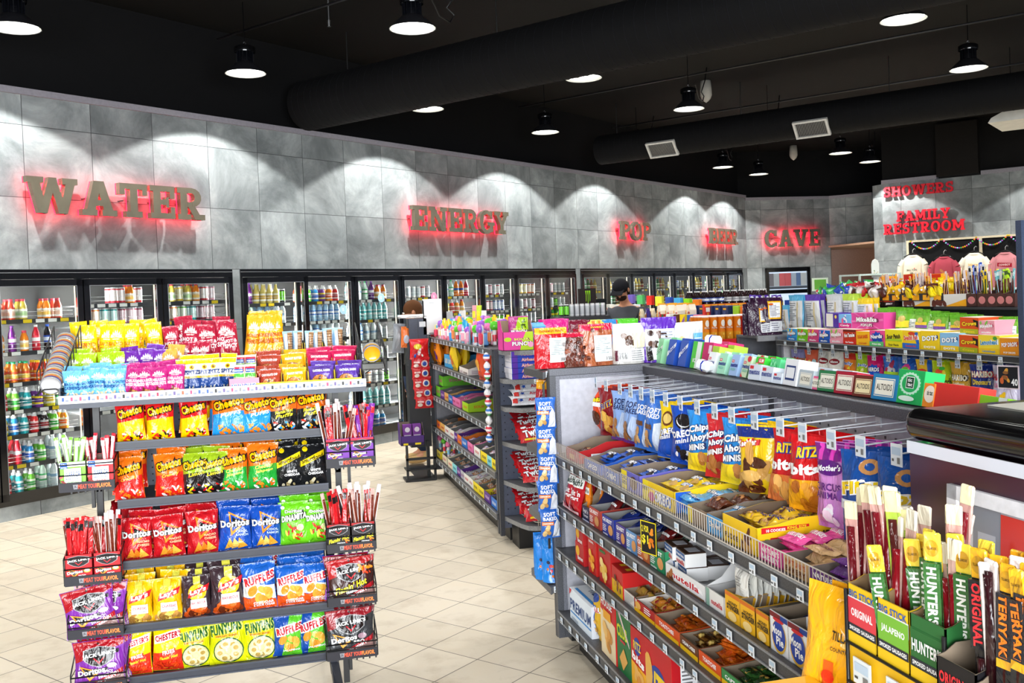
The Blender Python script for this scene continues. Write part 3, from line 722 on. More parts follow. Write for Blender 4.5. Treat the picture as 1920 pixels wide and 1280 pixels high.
for k,(a,b) in enumerate(DOORS):
    # the door: hinged at its left edge
    ajar=k==4
    t=empty('cooler_door',FW.p(a,0,0),WA-(math.radians(9) if ajar else 0),f'{"ajar " if ajar else ""}black framed glass cooler door, {ORD[k]} from left','cooler door','glass cooler doors')
    w=b-a;m=MB()
    m.box(.006,.06,-.03,-.002,.165,1.995,'0d0d10');m.box(w-.06,w-.006,-.03,-.002,.165,1.995,'0d0d10');m.box(.006,w-.006,-.03,-.002,1.935,1.995,'0d0d10');m.box(.006,w-.006,-.03,-.002,.165,.225,'0d0d10')
    for x in (.058,w-.062): m.box(x,x+.004,-.032,-.03,.22,1.94,'777a80')
    m.box(.058,w-.058,-.032,-.03,1.936,1.94,'777a80');m.obj('door_frame','gloss',t)
    m=MB();m.add([(.06,-.016,.225),(w-.06,-.016,.225),(w-.06,-.016,1.935),(.06,-.016,1.935)],[(0,1,2,3)],'fff');m.obj('glass_pane','pane_glass',t)
    m=MB();m.tube([(w-.03,-.03,.9),(w-.03,-.06,.93),(w-.03,-.06,1.32),(w-.03,-.03,1.35)],.009,'1a1a1d',6);m.obj('handle','gloss',t)
    # shelving behind it
    Z={1:[.2,.44,.69,.9,1.13,1.39,1.66],6:[.2,.45,.72,1.0,1.24,1.48,1.72],7:[.2,.45,.72,1.0,1.24,1.48,1.72]}.get(k,[.2,.5,.8,1.08,1.36,1.58,1.77] if k in(2,3) else [.2,.5,.8,1.05,1.3,1.5,1.72])
    t=empty('cooler_rack',FW.p(a,0,0),WA,f'lit steel rack of drinks behind the {ORD[k]} cooler door','cooler rack','drink racks in the coolers')
    for i,z in enumerate(Z):
        m=MB();m.box(.03,w-.03,.07,.8,z-.02,z-.005,'7a7d80');m.box(.03,w-.03,.066,.07,z-.034,z+.004,'33363a')
        for q in range(2): m.tube([(.05,.075,z+.03+.035*q),(w-.05,.075,z+.03+.035*q)],.002,'d8d8d8',4)
        s=m.obj('shelf','paint',t)
        m=MB()
        for q in range(6):
            x=.07+q*.108
            if R.random()<.85: m.box(x,x+.075,.0645,.066,z-.03,z,R.choice(['f4f4f0','f4f4f0','f4f4f0','f2d42a']))
        if m.v: m.obj('price_strip','card',s)
    m=MB();m.box(w-.044,w-.036,.04,.05,.25,1.95,'fff0d8');m.obj('light_tube','tubeglow',t)
    m=MB();m.box(.001,.026,.03,.082,.16,2.0,'202226');m.box(w-.026,w-.001,.03,.082,.16,2.0,'202226');m.obj('mullion','paint',t)
    for e,xx,ang in ((1,.012,-.62),(0,w-.012,.62)):
        if k>11 and e==0: continue
        l=bpy.data.lights.new('cooler_light','AREA');l.shape='RECTANGLE';l.size=.022;l.size_y=1.72;l.energy=28 if k<12 else 50;l.color=(1,.985,.94)
        o=bpy.data.objects.new('cooler_light',l);COL.objects.link(o);o.location=FW.p(a+xx,.086,1.1);o.rotation_euler=(math.radians(90),0,WA+ang)
    # what stands on the shelves
    FILL={1:[('p_red','p_teal','p_grn','s_clr','w_clr'),('s_red','s_red','p_blu','p_grn','w_clr','w_clr'),('p_yel','p_blu','p_teal','p_red','p_blk','p_grn','p_ora'),('p_red','p_grn','p_teal','p_pur','p_yel','s_clr'),('j_grn','j_grn','j_grn','j_gold','j_gold','j_gold'),('j_ora','s_pur','j_ora','s_red','s_blu'),('j_red','j_red','j_yel','','j_ora','j_red')],
      2:[(),(),(),(),('c_ora','c_teal','c_mar'),('c_ora','c_ora','c_teal','c_teal','c_mar','c_pnk','c_mar'),('','','','c_red','c_red','j_ora','c_red')],
      3:[(),(),(),(),('c_mar','c_pnk'),('c_teal','c_ora','c_grn','c_teal','c_mar','c_pnk'),('c_grn','j_yel','c_yel','j_yel','j_ora','c_red','c_pnk')],
      4:[(),(),(),(),('w_clr','w_clr'),('w_clr','s_clr','w_blu','w_blu','w_clr','w_clr'),('s_clr','s_pur','b_clr','b_clr','b_clr','b_clr','c_blk')],
      5:[(),(),(),('w_clr','w_clr'),('w_clr','w_clr','w_blu','w_clr','w_clr','w_clr'),('w_blu','w_blu','w_blu','w_blu','w_blu','w_blu','w_blu'),('j_red','p_grn','p_blu','p_pur','p_ora','p_red')],
      6:[('w_clr','w_teal','p_blu','p_blu','p_blu'),('w_blu','w_teal','w_teal','w_teal','w_teal','w_teal'),('c_wht','c_wht','c_ora','c_wht','c_wht','c_blk'),('w_clr','w_clr','c_wht','c_ora','c_blk','c_wht'),('w_clr','w_blu','w_clr','w_clr','w_clr','c_wht'),('w_teal','w_teal','w_teal','w_teal','w_teal','w_teal','w_teal'),('w_teal','w_clr','s_clr','s_pur','j_ora','j_ora')],
      7:[(),(),(),(),('c_wht','c_grn','c_wht','c_wht'),('c_pnk','c_red','c_pnk','c_red','c_red','c_pnk','c_red'),('c_wht','c_pnk','c_wht','c_wht','c_wht','c_red','c_wht')],
      8:[(),(),(),(),('p_blu','p_yel','p_red','p_ora','p_ora'),('w_clr','p_yel','p_red','p_ora','j_ora'),('w_clr','w_clr','s_clr','s_ora','s_ora','s_red')],
      9:[(),(),(),(),('c_blk','c_yel','c_blk','c_wht','c_blk','c_blk'),('c_wht','c_grn','c_mar','c_mar','c_blu','c_blu','c_blu'),('c_wht','c_red','c_wht','c_mar','c_wht','c_red','c_wht')],
      10:[(),(),(),(),('c_wht','c_wht','c_wht','c_wht','c_wht','c_wht'),('c_yel','c_blu','c_wht','c_mar','c_wht','c_mar'),('c_red','c_wht','c_yel','c_yel','c_ora','c_ora')],
      11:[(),(),(),(),('j_ora','s_grn','s_grn','s_grn'),('c_wht','c_wht','c_wht','c_blk','c_wht','c_wht'),('c_wht','c_wht','c_pnk','c_wht','c_wht','c_wht')]}
    far=[('b_grn','b_clr','s_clr','b_grn','b_amb','b_clr'),('b_clr','b_grn','b_clr','c_blu','c_wht','c_yel'),('c_yel','c_grn','c_wht','b_clr','b_clr','b_amb')]
    fl=FILL.get(k) or ([(),(),()]+[far[(k+i)%3] for i in range(4)] if k>11 else [()]*7)
    for i,z in enumerate(Z):
        row=fl[i]
        if not row: continue
        n=len(row);x0=.08;st=(w-.17)/max(n,6)
        for rk in ((0,1) if k<7 else (0,)):
            for q,key in enumerate(row):
                if not key: continue
                if rk and (k in(1,) and i==5): continue
                where=f'on {"rear " if rk else ""}{ORD[i]} shelf, {ORD[k]} cooler'
                put(key,FW.p(a+x0+st*(q+.35),.13+rk*.085,z-.004),WA+R.uniform(-.5,.5),sc=1.0 if k<12 else .95,on=where)
# round blue and pink stickers on the glass
for x,y,c,nm in ((715,558,'a8d0ec','pale blue round sticker on the seventh cooler door'),(644,580,'a8d0ec','pale blue round sticker on the sixth cooler door'),(814,556,'e88ab0','pink round sticker peeping above the white board')):
    e=FW.I@EYE;d=FW.I.to_3x3()@ray(x,y);P=e+d*((-.036-e.y)/d.y);m=MB();m.cyl((P.x,P.y,P.z),(P.x,P.y+.003,P.z),.055,c,16)
    m2=m;art(m2,[Fine(.3,.3,.7,.7,4,'fff')],lambda u,v,e2:(P.x+(u-.5)*.1,P.y-.001-e2,P.z+(v-.5)*.1),.1,.1);tag(m.obj('door_sticker','card',None,W0,WA),nm,'sticker')
# the lit window of the beer cave
t=empty('cave_window',K0,_r:=math.atan2((K1-K0).y,(K1-K0).x),'black framed lit window into the beer cave under the metal letters','window')
m=MB();a,b,z0,z1=.4,1.42,.75,2.07
m.box(a,a+.07,-.04,0,z0,z1,'0b0b0d');m.box(b-.07,b,-.04,0,z0,z1,'0b0b0d');m.box(a,b,-.04,0,z1-.09,z1,'0b0b0d');m.box(a,b,-.04,0,z0,z0+.08,'0b0b0d');m.box(a,b,-.03,-.004,1.52,1.6,'0b0b0d');m.obj('frame','gloss',t)
m=MB();m.box(a+.07,b-.07,-.006,-.002,z0+.08,z1-.09,'9aa4b4');m.obj('back_panel','interior_glow',t)  # glowing sheet added in place of the lit cave interior
m=MB()
for i,(x,w_,c) in enumerate(((.0,.1,'8a8490'),(.1,.13,'c8ccd8'),(.23,.13,'e8707a'),(.36,.14,'e06a74'),(.5,.12,'b8c4dc'),(.62,.1,'6a84b8'),(.72,.14,'d0d4dc'))): m.box(a+.08+x,a+.075+x+w_,-.03,-.008,1.68,1.95,c)
m.box(a+.08,b-.08,-.034,-.008,1.62,1.675,'5a6070')
for i,c in enumerate('e8d8c8 e8c020 2a50b8 2a50b8 d8d8e0'.split()): m.box(a+.1+i*.16,a+.22+i*.16,-.03,-.008,1.2,1.38,c)
m.obj('stocked_shelf','card',t)
m=MB();m.add([(a+.07,-.036,z0+.08),(b-.07,-.036,z0+.08),(b-.07,-.036,z1-.09),(a+.07,-.036,z1-.09)],[(0,1,2,3)],'fff');m.obj('glass_pane','pane_glass',t)
# ================================================================ package designs: crisps
K='111';W='fff';Y='ffd800'
def cheetos(key,desc,top,bot,words,wc,food,h=.2,w=.135):
    bag(key,'chip_bag','chip bag',desc,w,h,.075,top,[Po([(0,.0),(1,0),(1,.56),(.0,.5)],bot),[Tx(t,.55,.5-.1*i,.62,.085,wc,None,9,.25) for i,t in enumerate(words)],
      Fd(.52,.14,.42,.12,16,.09,food,len(key),.4),Tx('Cheetos',.5,.74,.86,.2,'ffb400',K,12,0,.05,.1)],crimp=.05)
cheetos('ch_hot','red and yellow hot puff bag','d41a1e','f5c400',['Flamin\'Hot','Crunchy'],'ffe000',['c41414','fff','e03018',K])
cheetos('ch_puf','orange and blue cheese puff bag','f26a12','1f8fd8',['PUFFS'],'fff',['f58a20','e8741a','f79a38'],w=.165)
cheetos('ch_hpf','orange bag of hot puffs','ee6a14','18181a',['Flamin\'Hot','Puffs'],'ffe92a',['2a9fe0','d8301a','fff','e8a020'],w=.15)
cheetos('ch_cru','orange and red crunchy puff bag','f07014','d8201a',['Crunchy'],'ffd23a',['f0801a','fff','e86010'])
cheetos('ch_lim','green and black lime puff bag','9ab820','1a1416',['Limon'],'ffe92a',['c41414','fff','e0c81a',K])
cheetos('ch_jal','orange and green jalapeno puff bag','ee7014','1f9a34',['Cheddar','Jalapeno'],'e8f060',['f08a20','fff','d8601a'])
bag('smart','chip_bag','chip bag','black popcorn bag with yellow banner','.'and .135,.2,.075,'191a1c',[Po([(.02,.47),(.98,.72),(.98,.86),(.02,.61)],'f2cf12'),Tx('Smartfood',.5,.665,.86,.1,K,None,13),Tx('WHITE',.6,.38,.4,.06,W),Tx('CHEDDAR',.6,.3,.6,.06,W),Fd(.5,.1,.4,.07,8,.07,['e8dcb8','d8c48c'],3,.8),El(.25,.9,.1,.06,'f2cf12')])
def doritos(key,desc,base,words,wc,food,tri):
    bag(key,'chip_bag','chip bag',desc,.15,.2,.075,base,[Po([(.3,.88),(.93,.66),(.4,.34)],tri),Po([(.36,.82),(.82,.66),(.44,.44)],base),Po([(.42,.76),(.72,.65),(.47,.52)],K),Tx('Doritos',.5,.62,.92,.16,W,'222',3,0,.045),
      [Tx(t,.74,.44-.08*i,.38,.055,wc) for i,t in enumerate(words)],[Po([(.2+.2*i,.04),(.5+.2*i,.1),(.36+.14*i,.3)],c) for i,c in enumerate(food)]])
doritos('do_nac','red nacho tortilla chip bag','b8141e',['NACHO','CHEESE'],'ffd0a0',['e8902a','d8741a','f0a83c'],'f08020')
doritos('do_ran','blue ranch tortilla chip bag','1448a8',['COOL','RANCH'],'cfe0ff',['e8a83c','f0c060','e09a30'],'f08a20')
bag('do_din','chip_bag','chip bag','lime green rolled chip bag',.14,.2,.075,'6cc81e',[Tx('Doritos',.5,.78,.6,.07,W,'222'),Tx('DINAMITA',.5,.64,.9,.14,W,K,6,.2,.05),Fd(.45,.3,.35,.2,12,.12,['c42a14','d8401a','f0e050','b01c10'],4,.35),El(.72,.4,.13,.08,'e8f0a0'),El(.14,.88,.07,.04,'e8f4d8')])
def lays(key,desc,base,name,food):
    bag(key,'chip_bag','chip bag',desc,.14,.195,.075,base,[Fd(.5,.14,.44,.14,10,.16,food,5,.8),El(.55,.6,.33,.2,'f7b81e'),Po([(.2,.48),(.92,.62),(.98,.78),(.26,.62)],'d41a24'),Tx("Lay's",.57,.63,.6,.15,W,None,10,.15,.04),Rt(.3,.22,.86,.44,W),Tx(name,.58,.35,.5,.06,'b02030'),Tx('POTATO CHIPS',.58,.27,.4,.025,'888'),Rt(.42,.8,.66,.98,'d8cf4a')])
lays('la_cla','yellow classic potato chip bag','f4b80c','CLASSIC',['c89048','f0cc50','a87838','f4dc78'])
lays('la_bbq','black barbecue potato chip bag','3a2a30','BARBECUE',['c04a14','e0702a','6a2a14','d85a1a'])
def ruffles(key,desc,base,extra,words,lo):
    bag(key,'chip_bag','chip bag',desc,.145,.195,.075,base,[extra,Fd(.52,.34,.34,.14,7,.17,['e8a83c','f0b850','d8902a'],6,.7),Tx('RUFFLES',.53,.68,.92,.18,'c41c28',W,12,.05,.05,.11),[Tx(t,.62,.16-.06*i,.6,.055,W) for i,t in enumerate(words)]])
ruffles('ru_che','blue white and orange ridged chip bag','1c5cb8',[Po([(0,.62),(1,.5),(1,.2),(0,.3)],'f4f4f0'),Po([(0,.3),(.2,.26),(.4,.3),(.6,.22),(.8,.25),(1,.18),(1,0),(0,0)],'e8541a')],['CHEDDAR','& SOUR CREAM'],0)
ruffles('ru_jal','blue and green ridged chip bag','1c4aa0',[Po([(.55,1),(1,1),(1,0),(.3,0),(.4,.5)],'5cc02c')],['JALAPENO'],0)
bag('chest','chip_bag','chip bag','yellow and red fried snack bag',.14,.195,.075,'f0d80c',[Po([(0,.42),(1,.5),(1,0),(0,0)],'d8301a'),Po([(.05,.62),(.95,.78),(.95,.96),(.05,.8)],W),Tx("CHESTER'S",.5,.79,.86,.13,'c41424',None,11,.0,.045),Tx('FRIES',.55,.46,.4,.09,W,'b01018',10),Tx("Flamin' Hot",.55,.34,.6,.07,'ffe92a',None,8,.25),Fd(.5,.14,.45,.12,22,.08,['d83a14','e8501c','c42c10'],8,.35)])
bag('funyun','chip_bag','chip bag','lime yellow onion ring snack bag',.15,.19,.075,'d4d80e',[Tx('FUNYUNS',.5,.76,.9,.24,'1c5a2a','e8f070',8,.1,.05),Rt(.18,.575,.84,.64,'f0b420'),Tx('ONION FLAVORED RINGS',.51,.606,.6,.035,'7a3010'),El(.55,.29,.43,.28,'1c5a2a',20),El(.55,.29,.4,.255,'e8d9a0',20),[x for i in range(9) for x in (El(.55+.24*math.cos(i*2.4),.29+.16*math.sin(i*2.4)*(1 if i else 0),.15,.1,'f2dfa6',12),El(.55+.24*math.cos(i*2.4),.29+.16*math.sin(i*2.4)*(1 if i else 0),.08,.05,'b89a50',10))]])
# ---- nuts and bars on the upper deck
def nut(key,desc,base,l1,l2,tc,food,h=.125,w=.075,star='f6f4ea'):
    bag(key,'nut_bag','nut bag',desc,w,h,.04,base,[Po([(.14,.68),(.2,.76),(.26,.72),(.3,.82),(.38,.76),(.44,.86),(.5,.78),(.56,.86),(.62,.76),(.7,.82),(.74,.72),(.8,.76),(.86,.68)],star),Tx('NUT',.5,.71,.3,.06,base),Tx('HARVEST',.5,.645,.44,.03,star),Tx(l1,.5,.54,.86,.09,tc),Tx(l2,.5,.41,.86,.11,tc),Fd(.5,.15,.36,.1,9,.1,food,len(key),.55)])
nut('n_blue','sky blue cashew nut bag','6cb4e0','SEA SALTED','CASHEWS','1c4a8a',['d8b888','e8cca0'])
nut('n_mag','magenta mixed nut bag','b82a78','DELUXE','MIXED NUTS',W,['8a4a20','c89050','6a3414'])
nut('n_grn','lime green pistachio bag','a4cc1c','SEA SALTED','PISTACHIO',W,['c8d880','e0e8b0'],h=.15)
nut('n_pur','purple nut and chocolate bag','6a2a9a','NUT &','CHOCOLATE',W,['7a4a20','c89050','4a2410'],h=.15)
nut('n_yel','tall yellow peanut bag','f4cc10','SALTED','PEANUTS','e07a10',['e8c890','f0dcae'],h=.2)
nut('n_red','dark red spiced nut bag','a81c38','HOT &','SPICY',W,['a85a28','c8803c'],h=.18)
nut('n_org','pale orange honey nut bag','eca848','HONEY','ROASTED','fff2d8',['d89850','e8b878'],h=.15)
nut('n_gold','tall golden honey peanut bag','f0a818','HONEY','PEANUTS','b84a10',['e8c890','d89850'],h=.215)
bag('spitz','seed_bag','seed bag','white and navy sunflower seed bag',.075,.155,.045,'f4f2ec',[Po([(0,.46),(1,.46),(1,0),(0,0)],'1a3f80'),Rt(0,.86,1,1,'f2c40e'),El(.5,.76,.16,.07,'f2b80e'),El(.5,.76,.09,.04,'7a4a14'),Tx('SPITZ',.5,.61,.84,.13,'1a3470',None,0,0,.05),Rt(0,.44,1,.5,'f2c40e'),Tx('ORIGINAL',.5,.47,.7,.035,'1a3470'),Fd(.5,.12,.3,.09,14,.07,['8a8478','4a4640','c8c4b8'],3,.5)])
bag('munch','snack_pouch','snack pouch','striped red and green cracker pack',.058,.075,.03,'e8e0cc',[Rt(.05,.55,.95,.85,'d8304a'),Rt(.05,.18,.95,.42,'5cb848'),Rt(.1,.48,.9,.72,'2a62b0'),Tx('MUNCHIES',.5,.6,.72,.1,W)])
def cook(key,desc,base,l1,food):
    bag(key,'cookie_pack','cookie pack',desc,.115,.09,.05,base,[Tx(l1,.5,.72,.7,.13,W,None,0,0,.04),El(.42,.26,.32,.26,'5a2c12',16),El(.42,.27,.29,.23,'b8743a',16),Fd(.42,.27,.22,.17,7,.05,food,3,.8),Tx("Grandma's",.6,.12,.7,.2,W,'4a2410',8,.3)])
cook('k_cho','reddish brown chocolate chip cookie pack','a8402c','CHOCOLATE CHIP',['3a1a0a'])
cook('k_pea','golden peanut butter cookie pack','eeaa18','PEANUT BUTTER',['d89850','f0c890'])
cook('k_bro','crimson chocolate brownie cookie pack','c01c50','CHOCOLATE BROWNIE',['3a1a0a','2a0e06'])
cook('k_rai','violet oatmeal raisin cookie pack','58389a','OATMEAL RAISIN',['4a2418'])
bag('k_tube','cookie_sleeve','cookie sleeve','clear blue sleeve of tan cookies',.045,.125,.04,'9cc4e4',[Rt(.45,.05,.95,.95,'b08860'),[Rt(.45,.05+.09*i,.95,.08+.09*i,'7a5434') for i in range(10)],Rt(.1,.1,.4,.9,'cfe2f4')])
tray('y_tray','display_tray','display tray','yellow cookie display tray',.125,.075,.1,'f4d414',[],lip=.5,inside='7a6a5c')
tray('y_tray2','display_tray','display tray','tall yellow sleeve display tray',.115,.085,.09,'f4d414',[],lip=.55,inside='7a6a5c')
tray('b_tray','display_tray','display tray','low navy nut display tray',.16,.03,.1,'1c4a9a',[Tx('SEA SALTED',.5,.5,.6,.5,W)],lip=.8)
tray('m_tray','display_tray','display tray','low magenta nut display tray',.16,.03,.1,'b01c5c',[Tx('DELUXE',.5,.5,.5,.5,W)],lip=.8)
tray('s_tray','display_tray','display tray','low navy seed display tray',.16,.03,.1,'16448e',[Tx('ORIGINAL',.5,.5,.6,.5,W)],lip=.8)
tray('mu_tray','display_tray','display tray','pink cracker display tray',.12,.06,.1,'f08aa0',[Tx('MUNCHIES',.5,.4,.84,.4,'2a62b0',W,0,.2)],lip=.9)
# ---- meat sticks and jerky
def shield(cx,cy,rx,ry,words=True):
    P=[(-1,.7),(-.55,.85),(0,1),(.55,.85),(1,.7),(.95,-.3),(.5,-.75),(0,-1),(-.5,-.75),(-.95,-.3)]
    return [Po([(cx+a*rx*1.08,cy+b*ry*1.08) for a,b in P],'9a9a9e'),Po([(cx+a*rx,cy+b*ry) for a,b in P],'1a1214'),Tx("JACK LINK'S",cx,cy+ry*.2,rx*2.25,ry*.5,W,K,4,0,.04),Po([(cx-rx*.4,cy-ry*.1),(cx,cy-ry*.75),(cx+rx*.4,cy-ry*.1),(cx+rx*.3,cy-ry*.1),(cx,cy-ry*.55),(cx-rx*.3,cy-ry*.1)],'d8202c')]
def jerky(key,desc,base,hd,mid,low):
    bag(key,'jerky_bag','jerky bag',desc,.2,.185,.045,base,[Po([(0,.56),(1,.86),(1,1),(0,1)],hd),Rt(0,.88,1,1,hd),Po([(.2,0),(1,0),(1,.3)],'8a6a66'),Po([(.1,0),(.3,0),(1,.28),(1,.38)],'a81a24'),Tx('BEEF JERKY',.62,.16,.5,.06,W,None,17),shield(.52,.66,.3,.2),mid,El(.5,.93,.02,.02,'111')],crimp=.08)
DOR=[Po([(.1,.5),(.55,.36),(.32,.18)],'f09a30'),Po([(.16,.46),(.46,.36),(.32,.24)],'222'),Tx('Doritos',.36,.37,.56,.11,W,K,5,0,.04)]
jerky('jk_pur','purple and red beef jerky bag','7a2a9a','a0141e',[DOR,Tx('SPICY',.7,.34,.2,.05,W),Tx('SWEET CHILI',.7,.27,.4,.06,W,None,8),El(.78,.46,.1,.05,'e8e0d8')],0)
jerky('jk_hot','black and red hot beef jerky bag','3a1a18','a81a1e',[Tx("Flamin' Hot",.5,.36,.76,.15,'f4ec20',None,12,.3),Tx('ORIGINAL',.5,.24,.26,.05,W,None,8),Fd(.8,.7,.2,.1,8,.07,['d8401a','f08a1a'],4,.4)],0)
jerky('jk_bbq','charcoal and red barbecue jerky bag','34363a','8a1420',[DOR,Tx('BBQ',.68,.28,.24,.08,W),El(.76,.4,.1,.06,'9a7a88')],0)
def stickbox(key,desc,base,front):
    def f():
        return traymesh('stick_carton',.118,.125,.075,base,front,lip=.88,inside='5a3a30',hb=.125)
    custom(key,'stick_carton','carton',desc,f,.118,.125,.075)
stickbox('sb_pur','purple meat stick carton','7434a0',[Po([(0,.75),(1,.9),(1,1),(0,1)],'c02040'),shield(.5,.72,.36,.2),DOR,Tx('SPICY',.6,.22,.2,.06,W),Tx('SWEET CHILI',.6,.14,.42,.06,W),Po([(.3,0),(1,0),(1,.14)],'a81a24')])
stickbox('sb_red','red nacho meat stick carton','c81c24',[Po([(0,.0),(.4,.0),(.2,.3)],'7a1014'),shield(.5,.76,.36,.2),DOR,El(.8,.4,.13,.07,'f0b040'),El(.8,.42,.09,.05,W),Tx('NACHO',.62,.24,.26,.06,W),Tx('CHEESE',.62,.16,.28,.06,W),Tx('MEAT STICKS',.55,.05,.5,.05,W)])
stickbox('sb_hot','black hot meat stick carton','1a1416',[Rt(0,.88,1,1,'a81a1e'),shield(.5,.76,.36,.2),Tx("Flamin' Hot",.5,.4,.88,.16,'f4ec20',None,10,.3),Tx('ORIGINAL',.6,.24,.36,.06,W),Rt(0,0,1,.12,'b81a20'),Tx('MEAT STICKS',.55,.06,.5,.05,W),Fd(.8,.3,.15,.1,6,.06,['d8401a','f08a1a'],4,.4)])
def warr(key,desc,base,word,wc):
    stickbox(key,desc,base,[Fd(.5,.5,.5,.5,24,.08,[base,'dfe8d0' if 'a' in base[:1] else 'e86060'],5,.5),Rt(0,.82,1,1,W),Rt(.06,.76,.32,.98,'1a5ac0'),Tx('10g',.19,.9,.16,.08,W),Tx('PROTEIN',.19,.8,.2,.04,W),Rt(.2,.08,.82,.76,W),Tx('WARRIOR',.51,.54,.56,.2,'1a4a90',None,0,0,.01),Tx('BEEF STICKS',.51,.37,.5,.05,'1a4a90'),Tx(word,.51,.25,.46,.07,wc),Po([(.05,.3),(.12,.34),(.5,.06),(.42,.02)],'8a2a24')])
warr('wa_grn','green and white meat stick carton','8ac850','JALAPENO','58a030');warr('wa_red','red and white meat stick carton','d82c34','ORIGINAL','d82c34')
def stick(cw,cm,logo,ln=.2,clear=.6):
    """a long stick in its flat sleeve"""
    def f():
        m=MB();w=.0085
        m.cbox(-w,w,-.002,.002,.0,ln,cw,.0015)
        m.tube([(0,-.0005,.01),(0,-.001,ln*clear),(0,-.001,ln*clear+.01)],.0058,cm,6)
        if logo: m.box(-w*.85,w*.85,-.003,-.001,ln*.8,ln*.93,logo)
        return m.mesh('meat_stick','film')
    return f
custom('st_red','meat_stick','meat stick','red wrapped meat stick',stick('c41820','c41820','1a1214',.2,.3))
custom('st_clr','meat_stick','meat stick','clear sleeve showing brown meat stick',stick('d0a8a0','6a2414',None,.2,.82))
custom('st_wht','meat_stick','meat stick','white tipped sleeve with brown meat stick',stick('e4d4d4','6a2814',None,.22,.8))
custom('st_pur','meat_stick','meat stick','purple wrapped meat stick',stick('7a2a98','8a2418','d8202c',.2,.4))
custom('st_wgr','meat_stick','meat stick','green and white wrapped meat stick',stick('8ac850','f0f0ec','f4f4f0',.16,.8))
custom('st_wrd','meat_stick','meat stick','white and red wrapped meat stick',stick('d83040','f0f0ec','f4f4f0',.16,.8))
# ================================================================ the chip rack
FC=Fr(0,3.95)
rack=empty('snack_rack',(-.205,3.95,0),0,'dark metal snack rack stacked with chip bags between two jerky wings','display rack')
def child(name,m,mt,par=rack): 
    o=m.obj(name,mt,par);
    return o
def rel(m,dx,dy,dz=0):
    m.v=[(a+dx,b+dy,c+dz) for a,b,c in m.v];return m
CZ=[1.166,.942,.705,.457,.255];XA,XB=-.605,.195
DK='262a36'
for i,z in enumerate(CZ):
    m=MB();m.box(XA,XB,.0,.36,z+.012,z+.018,DK);m.box(XA,XB,-.012,.0,z,z+.034,DK);m.box(XA,XB,-.016,-.012,z+.0,z+.006,'343a48');m.box(XA,XB,-.016,-.012,z+.028,z+.034,'343a48')
    for x in (XA+.004,XB-.012): m.prism([(0,0),(.36,.0),(.36,-.09),(.3,-.06)],x,x+.008,DK,Matrix.Translation((x,0,z+.012))@Matrix.Rotation(math.pi/2,4,'Z')@Matrix.Translation((0,-x,0)))
    child('shelf',rel(m,.205,0),'paint')
m=MB();m.box(XA+.01,XB-.01,.362,.372,.2,1.36,'8f95a6')
for i in range(27):
    for j in range(40): m.box(XA+.03+i*.029-.003,XA+.03+i*.029+.003,.3605,.362,.22+j*.028,.226+j*.028,'20232c')
child('pegboard',rel(m,.205,0),'paint')
for x in (XA-.012,XB+.012):
    m=MB();m.box(x-.018,x+.018,.35,.39,.06,1.37,DK);child('upright',rel(m,.205,0),'paint')
    m=MB();m.box(x-.018,x+.018,-.02,.75,.07,.11,DK);m.prism([(-.02,.11),(.36,.11),(.36,.3)],x-.012,x+.012,DK) if 0 else None
    child('foot',rel(m,.205,0),'paint')
    for y in (.02,.7):
        c=MB();c.cyl((x-.012,y,.032),(x+.012,y,.032),.032,'141416',12);c.box(x-.016,x+.016,y-.02,y+.02,.055,.072,'333');child('caster',rel(c,.205,0),'paint')
# upper deck with its price rail
RA,RB=-.787,.358
m=MB();m.box(RA,RB,-.05,.6,1.352,1.364,DK);m.box(RA,RB,-.056,-.05,1.342,1.362,'343a48')
for x in (RA,RB-.006): m.box(x,x+.006,-.05,.6,1.352,1.42,DK)
m.box(RA+.02,RB-.02,.14,.6,1.364,1.405,DK);m.box(RA+.02,RB-.02,.29,.6,1.405,1.455,DK)
dk=child('deck',rel(m,.205,0),'paint')
m=MB();m.box(RA,RB,-.062,-.056,1.362,1.393,'e8ecf4')
rr=random.Random(3)
for i in range(37):
    x=RA+.012+i*.0305;c=rr.choice(['a03050','4060a0','c06040','6a5a90','c04a70','333','888'])
    m.box(x,x+.008,-.0635,-.062,1.372,1.386,c);m.box(x+.012,x+.024,-.0632,-.062,1.37,1.378,'8a90a0')
o=rel(m,.205,0).obj('price_rail','card',dk)
# front shelves of bags
def row(F,items,y,z,ypx,on,rx=-.1,lift=0,deep=0,dd=.055,dup=None,fit=(.82,1.18),grp=None,rzj=.07,rz0=0,ryj=.045):
    for key,a,b in items:
        la,lb=F.at(a,ypx,y),F.at(b,ypx,y)
        x=(la.x+lb.x)/2;s=max(fit[0],min(fit[1],(lb.x-la.x)/DES[key]['w']))
        put(key,F.p(x,y,z),F.rz+rz0+R.uniform(-rzj,rzj),rx+R.uniform(-.05,.03),R.uniform(-ryj,ryj),s,on,grp)
        for q in range(deep):
            put(key,F.p(x+R.uniform(-.02,.02),y+dd*(q+1),z+.004+.012*(q+1)),F.rz+rz0+R.uniform(-.14,.14),rx+R.uniform(-.08,.05),R.uniform(-ryj,ryj)*1.6,s,'behind '+on[3:],grp)
CH='on {} chip shelf'
row(FC,[('ch_hot',220,274),('ch_hot',273,328),('ch_hot',338,393),('ch_puf',396,467),('ch_puf',462,508),('ch_hpf',500,560),('ch_hpf',553,614)],.05,CZ[0]+.02,800,CH.format('top'),deep=2)
row(FC,[('ch_cru',214,272),('ch_cru',290,348),('ch_lim',343,392),('ch_lim',384,420),('ch_jal',409,466),('ch_jal',462,522),('smart',520,568),('smart',562,614)],.05,CZ[1]+.02,900,CH.format('second'),deep=2)
